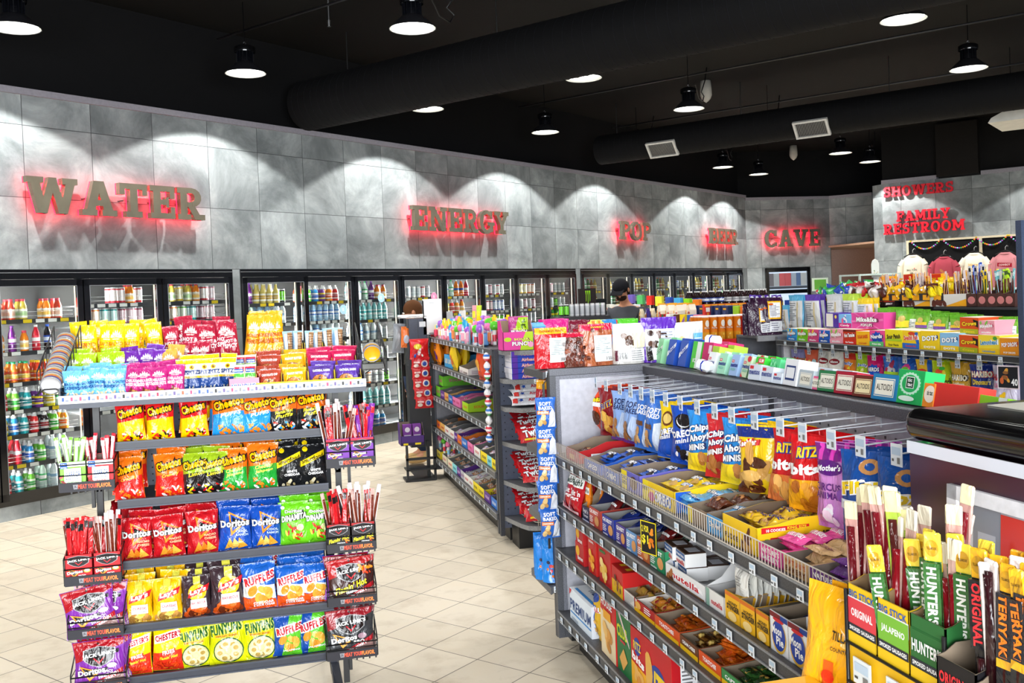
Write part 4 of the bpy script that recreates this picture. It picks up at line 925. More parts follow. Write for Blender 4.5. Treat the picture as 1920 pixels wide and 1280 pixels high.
row(FC,[('do_nac',224,284),('do_nac',286,348),('do_nac',350,413),('do_ran',408,472),('do_ran',468,528),('do_din',525,582),('do_din',576,618)],.05,CZ[2]+.02,1010,CH.format('third'),deep=2)
row(FC,[('la_cla',227,286),('la_cla',284,343),('la_bbq',340,397),('la_bbq',394,460),('ru_che',454,521),('ru_che',518,576),('ru_che',567,618)],.05,CZ[3]+.02,1120,CH.format('fourth'),deep=2)
row(FC,[('chest',228,286),('chest',283,345),('funyun',332,397),('funyun',392,463),('funyun',455,520),('ru_jal',512,567),('ru_jal',560,618)],.05,CZ[4]+.02,1225,CH.format('bottom'),deep=2)
# upper deck
U='on {} upper deck'
for key,a,b in (('b_tray',121,177),('b_tray',178,232),('m_tray',233,288),('m_tray',288,340),('s_tray',341,388),('s_tray',389,436)):
    put(key,FC.p((FC.x(a,735,-.03)+FC.x(b,735,-.03))/2,-.04,1.364),0,0,0,((FC.x(b,735,-.03)-FC.x(a,735,-.03))/DES[key]['w'],1,1),'on front of upper deck')
row(FC,[('n_blue',121,148),('n_blue',147,175),('n_blue',163,201),('n_blue',198,213),('n_blue',208,237),('n_mag',234,262),('n_mag',258,290),('n_mag',286,314),('n_mag',310,346)],-.01,1.37,715,U.format('front of'),rx=-.12,fit=(.9,1.15),deep=1,dd=.045,ryj=.12)
row(FC,[('spitz',333,356),('spitz',350,374),('spitz',372,396),('spitz',393,412),('spitz',412,440)],.02,1.37,700,U.format('middle of'),rx=-.06,fit=(.85,1.1),deep=1,dd=.045)
row(FC,[('n_grn',126,150),('n_grn',143,177),('n_grn',182,212),('n_grn',203,234),('n_pur',231,258),('n_pur',255,290),('n_pur',287,311),('n_org',304,336)],.17,1.407,650,U.format('middle of'),rx=-.1,fit=(.9,1.2),deep=1,dd=.04,ryj=.1)
row(FC,[('n_yel',140,164),('n_yel',157,182),('n_yel',177,210),('n_yel',203,229),('n_yel',232,262),('n_yel',279,309),('n_red',308,338),('n_red',334,370),('n_red',364,392),('n_red',386,405),('n_red',402,436),('n_red',424,446),('n_gold',454,484),('n_gold',478,500),('n_gold',494,516),('n_gold',510,532)],.33,1.47,610,U.format('back of'),rx=-.08,fit=(.9,1.25),deep=1,dd=.045,ryj=.12)
for a,b in ((332,360),(354,380),(366,392)): row(FC,[('jk_red',a,b)] if 'jk_red' in DES else [('n_red',a,b)],.27,1.42,640,'among seed bags on upper deck',fit=(.8,1))
put('mu_tray',FC.p(FC.x(459,735,-.03),-.04,1.366),0,0,0,1,'on upper deck')
for i,(a,b) in enumerate(((437,458),(458,480))):
    row(FC,[('munch',a,b)],.01,1.41,700,'in pink tray on upper deck');row(FC,[('munch',a,b)],.16,1.44,655,'in second tier of upper deck')
for k,(a,b,c,d) in zip(('k_cho','k_pea','k_rai','k_rai'),((484,530,484,530),(531,577,531,577),(579,628,579,628),(629,676,629,676))):
    x=(FC.x(a,720,-.02)+FC.x(b,720,-.02))/2
    put('y_tray',FC.p(x,-.045,1.366),0,0,0,.86,'on front of upper deck');row(FC,[(k,a,b)],-.01,1.372,715,'in yellow tray on upper deck',rx=-.16,deep=1,dd=.04,fit=(.75,1))
for k,(a,b) in zip(('k_cho','k_pea','k_bro','k_bro'),((480,527),(527,575),(573,622),(618,667))):
    x=(FC.x(a,670,.15)+FC.x(b,670,.15))/2
    put('y_tray',FC.p(x,.12,1.41),0,0,0,.88,'on middle tier of upper deck');row(FC,[(k,a,b)],.15,1.418,670,'in second row of yellow trays',rx=-.16,deep=1,dd=.04,fit=(.75,1))
for a,b in ((530,568),(569,606),(606,645)):
    x=(FC.x(a,630,.3)+FC.x(b,630,.3))/2
    put('y_tray2',FC.p(x,.28,1.46),0,0,0,.85,'at back of upper deck')
    for q in (0,.45): row(FC,[('k_tube',a+(b-a)*q,a+(b-a)*(q+.5))],.32,1.468,620,'in tall yellow tray',rx=-.1,rzj=.2,fit=(.8,1.2))
# jerky wings on both sides
BK='131316'
def wing(xa,xb,z,where,kind,cart,sticks,strip=True):
    t=empty('jerky_rack',FC.p((xa+xb)/2,-.06,z),0,f'black wire jerky rack with orange lettering, {where.replace(" of rack","")} of the chip rack','wire rack','wire racks of jerky on the chip rack')
    w=xb-xa;m=MB();h=.034
    m.box(-w/2,w/2,-.004,.0,-.01,h-.01,BK)
    for q in range(3): m.tube([(-w/2,-.002,.05+.03*q*0),(-w/2,.11,.05),(w/2,.11,.05),(w/2,-.002,.05)],.0028,BK,5,True)
    for q in range(9): m.tube([(-w/2+w*q/8,0,-.008),(-w/2+w*q/8,.11,-.008),(-w/2+w*q/8,.11,.12)],.0018,BK,4)
    for q in range(4): m.tube([(-w/2,.03*q+.01,-.008),(w/2,.03*q+.01,-.008)],.0018,BK,4)
    for x in (-w/2,w/2): m.tube([(x,0,-.01),(x,0,.06 if kind=='bag' else .09),(x,.11,.12),(x,.11,-.01)],.0028,BK,5)
    m.tube([(-w/2,-.002,.09 if kind!='bag' else .03),(w/2,-.002,.09 if kind!='bag' else .03)],.0025,BK,5)
    for q in range(7): m.box(-w/2+.04+q*w/8,-w/2+.046+q*w/8,-.003,.0,-.02,-.01,BK)
    m.box(0-.006,.006,.11,.13,-.1,.12,BK);m.obj('wire_frame','paint',t)
    m=MB();m.box(-w/2+.002,w/2-.002,-.006,-.004,-.012,.022,'23222a')
    art(m,[Tx('MEAT YOUR',.52,.55,.36,.5,'f0563a',None,0,0,.03),Tx('FLAVOR.',.82,.55,.26,.5,'f5863c',None,0,0,.04),Po([(.26,.3),(.33,.3),(.34,.8),(.25,.8)],'8a8a90'),Tx("JL",.295,.55,.05,.3,'23222a')],lambda u,v,e:(-w/2+.002+u*(w-.004),-.006-e,-.012+v*.034),w,.034);m.obj('header_strip','card',t)
    if kind=='sticks':
        for i,c in enumerate(cart):
            cx=(xa+xb)/2-w/4+i*w/2
            put(c,FC.p(cx,-.052,z+.0),0,0,0,(w/2/.118*.97,1,.92),f'in rack {where}')
            for q in range(7 if c[:2]=='wa' else 15):
                s=R.choice(sticks[i]);yy=R.uniform(.012,.06);xx=R.uniform(-w*.2,w*.2)
                put(s,FC.p(cx+xx,-.052+yy,z+.02+R.uniform(0,.02)),R.uniform(-.6,.6),R.uniform(-.12,.05),xx*3+R.uniform(-.16,.16),1,f'in carton {where}')
    else:
        for q,(key,dx,rot) in enumerate(cart):
            put(key,FC.p((xa+xb)/2+dx,-.035+.03*q,z-.005),R.uniform(-.08,.08),-.14,rot,w/.2*.97,f'in rack {where}')
L0=FC.x(110,900,-.06);R0=FC.x(612,860,-.06)
wing(FC.x(109,880,-.06),FC.x(214,880,-.06),FC.at(160,914,-.06).z,'upper left of rack','sticks',('wa_grn','wa_red'),(('st_wgr',),('st_wrd',)))
wing(FC.x(119,1050,-.06),FC.x(227,1050,-.06),FC.at(170,1089,-.06).z,'second on left','sticks',('sb_red','sb_red'),(('st_red','st_clr','st_red','st_red'),('st_red','st_wht','st_clr','st_red')))
wing(FC.x(127,1170,-.06),FC.x(232,1170,-.06),FC.at(180,1188,-.06).z,'third on left','bag',[('jk_pur',-.012,-.14),('jk_pur',.006,.03),('jk_pur',.01,.0)],())
wing(FC.x(133,1280,-.06),FC.x(238,1280,-.06),FC.at(186,1290,-.06).z,'lowest on left','bag',[('jk_pur',0,-.03),('jk_pur',.008,0),('jk_pur',.012,.02)],())
wing(FC.x(610,830,-.06),FC.x(702,830,-.06),FC.at(656,869,-.06).z,'upper right of rack','sticks',('sb_pur','sb_pur'),(('st_clr','st_wht','st_red'),('st_red','st_pur','st_clr','st_red')))
wing(FC.x(612,1000,-.06),FC.x(704,1000,-.06),FC.at(658,1028,-.06).z,'second on right','sticks',('sb_hot','sb_hot'),(('st_red','st_clr','st_red'),('st_red','st_clr','st_wht')))
wing(FC.x(614,1110,-.06),FC.x(706,1110,-.06),FC.at(660,1128,-.06).z,'third on right','bag',[('jk_hot',0,-.04),('jk_hot',.006,0),('jk_pur',-.012,-.02)],())
wing(FC.x(612,1215,-.06),FC.x(708,1215,-.06),FC.at(660,1228,-.06).z,'lowest on right','bag',[('jk_bbq',-.004,0),('jk_bbq',.0,.03),('jk_bbq',.01,-.05)],())
for x,nm in ((FC.x(188,1000,.05),'left'),(FC.x(640,1000,.05),'right')):
    m=MB();m.box(-.012,.012,0,.02,.12,1.34,BK);m.box(-.01,.01,.0,.3,.3,.315,BK);m.box(-.01,.01,.0,.3,1.0,1.015,BK)
    tag(m.obj('wing_post','paint',None,FC.p(x,.075,0)),f'thin black post carrying the jerky racks on the {nm}','post')
# can chute on the left, dip chute on the right
def chute(px0,px1,y,n,nm,can,lab):
    a,b=px0,px1;t=empty('can_dispenser',a,0,lab,'dispenser')
    d=b-a;M=d.normalized();side=Vector((.05,0,0));m=MB()
    for sx in (-.05,.05):
        for zz in (-.005,.085): m.tube([(sx,0,zz),tuple(d+Vector((sx,0,zz)))],.003,'1a1a1d',5)
    for q in range(7): 
        p=d*(q/6);m.tube([tuple(p+Vector((-.05,0,.085))),tuple(p+Vector((-.05,0,-.005))),tuple(p+Vector((.05,0,-.005))),tuple(p+Vector((.05,0,.085)))],.0025,'1a1a1d',4)
    m.tube([(-.05,0,.0),(-.05,-.03,.0),(-.02,-.035,.02),(.02,-.035,.02),(.05,-.03,0),(.05,0,0)],.003,'1a1a1d',5);m.obj('wire_frame','paint',t)
    for k in range(n):
        p=a+d*((k+.4)/n);o=put(can,p,0,0,0,1,'in wire chute '+nm);o.matrix_world=Matrix.Translation(p+Vector((0,0,.042)))@(-M).to_track_quat('Z','Y').to_matrix().to_4x4()
def dipcan(col,top):
    def f():
        m=MB();M=Matrix.Identity(4)
        m.lathe([(0,-.002),(.032,-.002),(.034,.002),(.038,0),(.038,.006),(.036,.008),(.036,.016),(.036,.024),(.036,.03),(.036,.033),(.038,.035),(.038,.04),(.035,.041),(.034,.038),(0,.038)],['8a8a90','6a6a70','8a8a90','9a9aa0','a0a0a4','b89868',col,'2a4a98','b89868','9a9aa0','a0a0a4','8a8a90','6a6a70',top],18,M)
        return m.mesh('dip_can','gloss')
    return f
custom('dip','dip_can','can','silver dip can with orange and blue label',dipcan('d87a3a','d8d8dc'));custom('dip2','dip_can','can','golden cheese dip can',dipcan('eeb430','e8a820'))
chute(FC.p(*FC.at(98,738,.0)),FC.p(*FC.at(128,650,.32)),0,8,'beside nut bags','dip','black wire chute of dip cans at the left end of the deck')
chute(FC.p(*FC.at(703,700,.0)),FC.p(*FC.at(688,640,.32)),0,1,'beside cookie packs','dip2','black wire chute holding one golden can at the right end')
# the back side of the rack shows past its left edge
for q,z in enumerate((.98,.72,.5)):
    put('do_nac',FC.p(-.66+.01*q,.3,z),1.3,0,0,1.05,'hanging at back left of chip rack')
# ================================================================ shared helpers for gondolas
def row2(F,items,y,z,on,rx=0,rz0=0,rzj=.05,fit=(.8,1.25),deep=0,dd=.05,grp=None,uni=True,ryj=.02,behind=None):
    out=[]
    for key,a,b in items:
        xa,xb=F.xs(a,y,z),F.xs(b,y,z);D=DES[key];s=max(fit[0],min(fit[1],abs(xb-xa)/D['w']))
        x=(xa+xb)/2
        put(key,F.p(x,y,z),F.rz+rz0+R.uniform(-rzj,rzj),rx,R.uniform(-ryj,ryj),s if uni else (s,1,1),on,grp);out.append((x,s))
        for q in range(deep): put(key,F.p(x+R.uniform(-.008,.008),y+dd*(q+1),z+.001),F.rz+rz0+R.uniform(-rzj,rzj),rx,R.uniform(-ryj,ryj),s if uni else (s,1,1),behind or 'behind '+on.split(' ',1)[1],grp)
    return out
def fill(F,x,y0,z,key,nx,ny,dx,dy,on,flat=True,tilt=0,sc=1,jit=.12,skip=0,nz=1,dz=.02):
    for k in range(nz):
        for j in range(ny):
            for i in range(nx):
                if R.random()<skip: continue
                P=F.p(x+(i-(nx-1)/2)*dx+R.uniform(-.004,.004),y0+j*dy,z+k*dz+R.uniform(0,.004))
                if flat: put(key,P,F.rz+R.uniform(-jit,jit),-1.5+tilt+R.uniform(-.06,.06),0,sc,on)
                else: put(key,P,F.rz+R.uniform(-jit,jit),-.25+R.uniform(-.06,.06),0,sc,on)
TAGM=None
def pricetags(F0,par,xs_,y,z,col=None,w=.032,h=.03):
    """each price ticket is a piece of its own on the shelf lip; local to par"""
    global TAGM
    if TAGM is None:
        m=MB();m.box(-w/2,w/2,-.0015,0,0,h,'eef2f6');art(m,[Rt(.12,.52,.88,.9,'b8cfe4'),Rt(.1,.2,.4,.35,'444'),Rt(.6,.12,.85,.42,'666')],lambda u,v,e:((u-.5)*w,-.0015-e,v*h),w,h);TAGM=m.mesh('price_tag','card')
    for x in xs_:
        o=link('price_tag',TAGM,par);o.location=(x,y,z)
GREY='54565c';LIP='4a4a4c';LIPT='8d8f92'
def shelfpart(par,name,x0,x1,y0,y1,z,lip=.038,tags=None,lipc=LIP,M=None,br=True):
    m=MB();m.box(x0,x1,y0,y1,z-.012,z,'4c4d52');m.box(x0,x1,y0-.012,y0,z-lip+.004,z+.004,lipc);m.box(x0,x1,y0-.016,y0-.012,z-lip+.004,z-lip+.01,LIPT);m.box(x0,x1,y0-.016,y0-.012,z-.002,z+.004,LIPT)
    if br:
        for x in (x0+.003,x1-.006): m.add([(x,y0+.02,z-.012),(x,y1,z-.012),(x,y1,z-.1),(x+.003,y0+.02,z-.012),(x+.003,y1,z-.012),(x+.003,y1,z-.1)],[(0,1,2),(5,4,3),(0,3,4,1),(1,4,5,2),(2,5,3,0)],'44454a')
    s=m.obj(name,'speck',par)
    if tags: pricetags(None,s,tags,y0-.0165,z-lip+.006)
    return s
def peghook(par,x,y0,y1,z,tagon=True):
    m=MB();m.tube([(x,y1,z+.012),(x,y0+.01,z),(x,y0,z+.008)],.0024,'d0d4da',5);m.tube([(x,y1,z+.03),(x,y0+.0,z+.024),(x,y0,z+.0)],.0016,'b4b8c0',5);m.box(x-.012,x+.012,y1-.004,y1,z-.004,z+.036,'b0b4ba')
    h=m.obj('peg_hook','paint',par)
    if tagon:
        t=MB();t.box(x-.022,x+.022,y0-.004,y0-.002,z-.03,z+.026,'dfe6ee');art(t,[Rt(.1,.5,.9,.85,'b4c8de'),Rt(.12,.2,.3,.32,'555'),Rt(.6,.12,.85,.4,'777')],lambda u,v,e:(x+(u-.5)*.044,y0-.004-e,z-.03+v*.056),.044,.056);t.obj('price_tag','card',h)
    return h
def pegpanel(par,x0,x1,y,z0,z1,col='9a9ca6',hole='3a3c42',step=.05):
    m=MB();m.box(x0,x1,y,y+.012,z0,z1,col)
    x=x0+.03
    while x<x1-.02:
        zz=z0+.03
        while zz<z1-.02: m.box(x-.004,x+.004,y-.001,y,zz-.004,zz+.004,hole);zz+=step
        x+=step
    return m.obj('back_panel','paint',par)
def endpanel(par,x,y0,y1,z0,z1,t=.03,inner='b9bac4',side=1):
    """frame of dark speckled tube round a pale panel; lies in a plane of constant x"""
    m=MB();m.box(x,x+t,y0,y0+.03,z0,z1-.031,'54565c');m.box(x,x+t,y1-.03,y1,z0,z1-.031,'54565c');m.box(x,x+t,y0,y1,z1-.03,z1,'6a6c74');m.box(x,x+t,y0+.031,y1-.031,z0,z0+.04,'54565c')
    m.box(x+.004,x+t-.004,y0+.031,y0+.05,z0+.041,z1-.032,'7c7e88');m.box(x+.004,x+t-.004,y0+.051,y1-.031,z1-.05,z1-.032,'7c7e88')
    e=m.obj('end_frame','speck',par)
    m=MB();m.box(x+.006,x+t-.006,y0+.05,y1-.03,z0+.04,z1-.05,inner);m.obj('end_panel','paint',par);return e
# ================================================================ first gondola: biscuits and crackers
FG=Fr(1.28,4.37,0,-math.pi/2);GL=2.39
G1=empty('gondola_shelf',(1.28,4.37,0),-math.pi/2,'grey steel gondola of biscuits and crackers beside the counter','shelving unit')
endpanel(G1,-.03,-.012,.5,.06,1.345)
pegpanel(G1,0,GL,.475,.16,1.3)
m=MB();m.box(0,GL,.462,.53,1.3,1.335,'4e4f55');m.box(0,GL,.466,.47,1.335,1.34,'9a9ca0');m.obj('top_rail','speck',G1)
for x in (0.01,1.2,GL-.03):
    m=MB();m.box(x,x+.03,.47,.49,.1,1.3,'3c3d42');m.obj('upright','speck',G1)
m=MB();m.box(.02,GL,.08,.47,.0,.15,'0c0c0e');m.obj('kick_plate','paint',G1)
GZ=dict(base=.19,B=.493,C=.708,bas=.945)
for k,z in GZ.items():
    n=9 if k!='bas' else 12
    shelfpart(G1,'shelf',.0,GL,.0,.46,z,tags=[.04+GL*(i+.3*R.random())/19 for i in range(18)],lip=.045)
# low wire fence along the third shelf from the top
m=MB();z=GZ['bas']
for zz in (z+.006,z+.062): m.tube([(0,-.006,zz),(GL,-.014,zz)],.002,'b8afa4',4)
for i in range(int(GL/.017)): m.box(.002+i*.017,.0036+i*.017,-.013,-.011,z+.002,z+.062,'b8afa4')
m.obj('wire_fence','paint',G1)
# ---- designs: hanging bags
def hb(key,desc,base,items,w=.135,h=.215,d=.055,name='cookie_bag',cat='cookie bag'): bag(key,name,cat,desc,w,h,d,base,items,crimp=.07)
hb('h_ree','orange snack cake bag','ea4a1c',[Tx("Reese's",.52,.72,.8,.13,'f4e020','4a2410',10,.2,.05,.06),Rt(.2,.55,.7,.64,W),El(.4,.3,.28,.16,'5a2c14'),El(.22,.24,.14,.12,'c88840')])
hb('h_rit','dark red round cracker bag','8a141c',[Tx('RITZ',.5,.66,.5,.12,'1c3a98','ffd030',20),Fd(.5,.28,.36,.2,6,.17,['e0a040','c88030','e8b450'],4,.9)])
hb('h_sof','pale blue soft baked cookie bag','8fb0e8',[Tx('SOFT',.5,.8,.6,.12,'1c2c60'),Tx('BAKED',.5,.69,.6,.1,'1c2c60'),Po([(.3,.0),(.95,0),(.95,.55),(.6,.6),(.4,.3)],'c4d6f4'),Fd(.28,.26,.22,.18,6,.13,['a87038','b8804a'],3,.8),Rt(0,0,1,.07,'5a2a7a')],w=.15)
hb('h_sob','blue soft baked cookie bag','3a72c8',[Tx('SOFT',.45,.8,.6,.1,W),Tx('BAKED',.45,.71,.6,.08,W),Rt(.05,.46,.5,.55,'6a4020'),Po([(.45,.05),(.95,.05),(.9,.62),(.6,.58)],'dce6f4'),Fd(.25,.26,.2,.14,5,.13,['c89050','e0b070'],3,.8)])
hb('h_orem','yellow and blue mini cookie bag','f2cf14',[Po([(0,.4),(1,.5),(1,0),(0,0)],'1650b8'),Po([(0,.55),(.6,.6),(.4,.45),(0,.3)],'f2cf14'),El(.42,.72,.2,.13,'6a3a1a'),El(.42,.72,.16,.09,'e8c870'),Tx('OREO',.5,.5,.7,.11,W,'0c3a90',14,0,.05),Tx('mini',.4,.4,.5,.08,W,'0c3a90',14,.2,.04)])
hb('h_oreb','royal blue mini cookie bag','1448b0',[El(.5,.76,.3,.13,'1a1416'),El(.5,.76,.24,.1,'e8e8ec'),El(.52,.78,.24,.1,'1a1416'),Tx('OREO',.45,.55,.7,.12,W,'0c3a90',14,0,.05),Tx('mini',.5,.44,.5,.08,W,None,14,.2),Fd(.5,.2,.36,.12,10,.1,['1a1416','e8e8ec','241c1e'],4,.7)])
hb('h_chb','light blue chip cookie mini bag','2a8ad8',[Tx('Chips',.5,.72,.74,.14,W,'1a2f6a',12,.1,.05,.07),Tx('Ahoy!',.5,.57,.74,.14,W,'1a2f6a',12,.1,.05,.07),Tx('MINIS',.42,.42,.66,.1,W,'1a2f6a',10,.15,.05),Po([(0,.3),(1,.36),(1,0),(0,0)],'f0d020'),Fd(.75,.24,.22,.12,6,.12,['a86a30','c08040'],2,.9)])
hb('h_chr','red chip cookie mini bag','c8242c',[Tx('Chips',.45,.7,.66,.12,W,'1a2f6a',14,.1,.05,.07),Tx('Ahoy!',.45,.57,.66,.12,W,'1a2f6a',14,.1,.05,.07),Tx('MINIS',.4,.42,.6,.09,W,'6a1018',12,.15,.05),Fd(.6,.2,.36,.16,9,.13,['a86a30','8a4a20','c08040'],2,.9)])
hb('h_fud','yellow and brown fudge stripe bag','f4c818',[Rt(.02,.82,.98,.97,'1c2c78'),Tx('Keebler',.3,.74,.5,.09,W,'c41c24',8,0,.04,.1),Fd(.5,.34,.44,.28,9,.24,['c8944a','5a2c14','e0b060','4a2410'],5,.45),Po([(0,.1),(.2,.2),(.3,0),(0,0)],'5a2c14')],w=.15)
hb('h_rib','red sandwich cracker bits bag','c8141c',[Tx('RITZ',.5,.78,.56,.13,'f4d020','1c3a98',8,0,.05,.08),Tx("bits",.45,.55,.76,.16,W,None,8,.0,.06),Po([(0,.38),(1,.44),(1,0),(0,0)],'e07838'),Fd(.5,.2,.36,.16,9,.14,['d89848','c88038','e8b060'],4,.8)])
hb('h_riy','red and gold cracker bits bag','cc161c',[Tx('RITZ',.5,.8,.5,.13,'f4d020','1c3a98',8,0,.05,.08),Tx("bits",.5,.58,.8,.15,W,None,6,.0,.06),Po([(0,.42),(1,.46),(1,0),(0,0)],'f0a818'),Fd(.5,.22,.34,.18,9,.15,['c8781c','e09a30','b8681a'],6,.8)])
hb('h_cir','pink and violet circus biscuit bag','d28ad0',[Po([(0,.74),(1,.84),(1,1),(0,1)],'7a1c80'),[Po([(.1+.3*i,.8),(.22+.3*i,.8),(.26+.3*i,1),(.14+.3*i,1)],'e040b8') for i in range(3)],El(.42,.72,.36,.09,'5a1c78'),Tx("Mother's",.42,.72,.6,.07,W,None,5,.2),Tx('CIRCUS',.42,.5,.7,.09,'5a1c78'),Tx('ANIMAL',.42,.4,.7,.08,'5a1c78'),El(.8,.42,.14,.08,'8a4ab0'),Fd(.45,.16,.3,.1,7,.14,['f4dcf0','b86ab8','f0f0f4'],3,.7)],h=.23)
hb('h_fli','deep blue white fudge pretzel bag','1a4c98',[El(.6,.84,.2,.08,'c08850'),El(.6,.84,.1,.04,'1a4c98'),Tx('Flipz',.5,.62,.92,.17,'f4cf14','fff',10,.1,.05,.08),Rt(.0,.38,1,.48,'dfe6f2'),Tx('White Fudge',.4,.43,.6,.045,'1a3c88'),[x for i in range(4) for x in (El(.2+.2*i,.2+.06*(i%2),.1,.075,'f0f0ee'),El(.2+.2*i,.2+.06*(i%2),.05,.035,'1a4c98'))]],w=.155,h=.24)
PZ=1.272
PEG=[('h_ree',1117,710),('h_rit',1137,713),('h_sof',1163,720),('h_sof',1183,722),('h_sob',1203,729),('h_sob',1224,734),('h_orem',1249,741),('h_oreb',1276,747),('h_chb',1308,756),('h_chr',1341,766),('h_chb',1373,774),('h_fud',1416,783),('h_rib',1464,793),('h_riy',1506,806),('h_cir',1560,818),('h_fli',1615,836),('h_fli',1683,852)]
for i,(k,x,y) in enumerate(PEG):
    lx=FG.xs(x,.22,PZ+.0);peghook(G1,lx,.22,.475,PZ)
    for q in range(4):
        put(k,FG.p(lx+R.uniform(-.006,.006),.235+q*.045,PZ-DES[k]['h']*1.04-.016),-math.pi/2+.42+R.uniform(-.1,.1),R.uniform(-.06,.06),R.uniform(-.04,.1),1.04,'hanging over the wire fence' if q==0 else 'hanging behind on its hook')
# ---- trays on the fenced shelf
def bar(key,desc,base,items,w=.075,h=.11,d=.03,name='snack_pack',cat='snack pack'): bag(key,name,cat,desc,w,h,d,base,items,crimp=.09)
ORE=[Tx('OREO',.45,.55,.76,.3,W,'0c2a70',0,0,.05),El(.75,.3,.2,.2,'1a1416')]
bar('p_oreo','blue sandwich cookie pack','1a58c0',ORE,.11,.075);bar('p_gold','yellow golden cookie pack','f0cc18',[Tx('OREO',.45,.55,.7,.3,W,'1a58c0',0,0,.05),El(.7,.3,.22,.2,'d8a848')],.11,.075)
bar('p_chip','pale blue chip cookie pack','5aa8e0',[Tx('Chips Ahoy!',.5,.5,.8,.3,W,'1a2f6a')],.11,.075);bar('p_brn','brown chocolate cookie pack','5a2c18',[Fd(.5,.5,.4,.3,5,.12,['8a4a28','c88a50'],3,.8)],.09,.075)
bar('p_keeb','gold wrapped fudge cookie pack','e8bc28',[Tx('FUDGE',.5,.6,.7,.25,'1c2c78'),Fd(.5,.25,.4,.2,5,.12,['5a2c14','c8944a'],3,.4)],.1,.08,.045)
bar('p_pink','pink fig bar pack','e84a98',[Tx("NATURE'S BAKERY",.5,.55,.8,.3,W)],.1,.06);bar('p_tan','tan fig bar pack','c8a070',[Tx("NATURE'S BAKERY",.5,.55,.8,.3,'6a3a1a')],.1,.06);bar('p_vio','violet fig bar pack','6a3088',[Tx("NATURE'S BAKERY",.5,.55,.8,.3,W)],.1,.06)
tray('t_red','display_tray','display tray','red cookie display tray','.'and .13,.09,.3,'b8181c',[Rt(.3,.2,.7,.6,'d89848')],lip=.6,side=[Rt(.2,.3,.7,.75,W),Fine(.22,.33,.68,.7,5,'888')])
tray('t_blue','display_tray','display tray','brown card tray with blue front',.15,.075,.3,'2a60c0',[Tx('OREO',.5,.5,.6,.5,W)],lip=.55)
tray('t_king','display_tray','display tray','violet and yellow king size tray',.14,.085,.3,'6a68c8',[Rt(0,0,.34,1,'f4e020'),Tx('KING',.17,.6,.28,.2,K),Tx('SIZE',.17,.35,.28,.2,K),El(.7,.5,.2,.35,'4a2410')],lip=.85)
tray('t_gold','display_tray','display tray','yellow golden cookie king size tray',.2,.085,.3,'f2cc14',[Rt(0,0,.2,1,'f4e020'),Tx('KING',.1,.6,.17,.2,K),El(.3,.3,.1,.24,'c02080'),Tx('OREO',.65,.4,.5,.5,W,'1a58c0')],lip=.85,side=[Rt(.3,.3,.8,.8,W),Fine(.32,.35,.78,.75,6,'666'),Rt(0,0,.2,1,'1a58c0')])
tray('t_brn','display_tray','display tray','plain brown card tray',.13,.08,.3,'8a7460',[Rt(0,.0,.25,1,'e8d020')],lip=.7)
tray('t_chip','display_tray','display tray','sky blue cookie tray',.13,.08,.3,'4aa0e0',[Tx('Chips Ahoy!',.5,.5,.7,.4,W,'1a2f6a')],lip=.7)
tray('t_keeb','display_tray','display tray','yellow fudge cookie tray with red banner',.2,.1,.3,'f2c614',[Fd(.75,.35,.25,.4,8,.12,['5a2c14','c8944a'],3,.35),Tx('FUDGE',.3,.3,.4,.2,'3a1a0c')],lip=.8,inside='6a5a4c',side=[Po([(.05,.78),(.55,.9),(.55,1),(.05,1)],'d0181c'),Tx('10 COOKIES',.2,.88,.2,.1,W),Tx('KING SIZE',.42,.92,.2,.1,'ffe020'),Rt(.14,.16,.5,.62,'c01820'),Tx('Keebler',.32,.4,.32,.3,W),Tx('FUDGE',.76,.58,.34,.26,'2a1a10'),Tx('STRIPES',.76,.3,.34,.18,'2a1a10'),El(.1,.3,.06,.3,'3a9a2a')])
for nm,c,tx in (('t_pink','e04a94','pink'),('t_tan','c8a070','tan'),('t_vio','5e2a7c','violet'),('t_crm','e8c890','cream')):
    tray(nm,'display_tray','display tray',f'{tx} fig bar display tray',.16,.055,.28,c,[[Tx("NATURE'S",.5,.7,.8,.3,W if tx in('pink','violet') else 'b04018'),Tx('BAKERY',.5,.3,.8,.3,W if tx in('pink','violet') else '6a3a1a')]],lip=.85,inside='6a6058')
zb=GZ['bas']
def traywith(t,a,b,pk,nx,ny,dx,dy,z=zb,y=.012,on='on fenced shelf',F=FG,rx=.0,nz=1,dz=.022,lz=.012,sc=1,inn=None,fit=(.75,1.35),skip=0,y0=.05,tilt=0):
    (x,s),=row2(F,[(t,a,b)],y,z,on,uni=False,rzj=.02,ryj=0,fit=fit,rx=rx)
    if pk: fill(F,x,y+y0,z+lz,pk,nx,ny,dx,dy,inn or ('in '+' '.join(DES[t]['desc'].split()[:2])+' '+on),nz=nz,dz=dz,sc=sc,skip=skip,tilt=tilt)
traywith('t_red',1056,1092,'p_brn',1,3,.1,.085,nz=2)
traywith('t_blue',1093,1130,'p_oreo',1,3,.1,.085,nz=3);traywith('t_blue',1131,1163,'p_oreo',1,3,.1,.085,nz=3)
traywith('t_king',1165,1200,'p_oreo',1,3,.1,.085,nz=3)
traywith('t_gold',1203,1268,'p_gold',2,3,.1,.085,nz=3);traywith('t_brn',1290,1325,'p_brn',1,3,.1,.085,nz=3)
fill(FG,FG.xs(1283,.04,zb),.03,zb+.01,'p_chip',1,4,.1,.075,'loose between trays on fenced shelf',nz=3)
traywith('t_chip',1327,1356,'p_chip',1,3,.1,.085,nz=3);traywith('t_keeb',1356,1420,'p_keeb',2,3,.09,.085,nz=2,dz=.035,lz=.03)
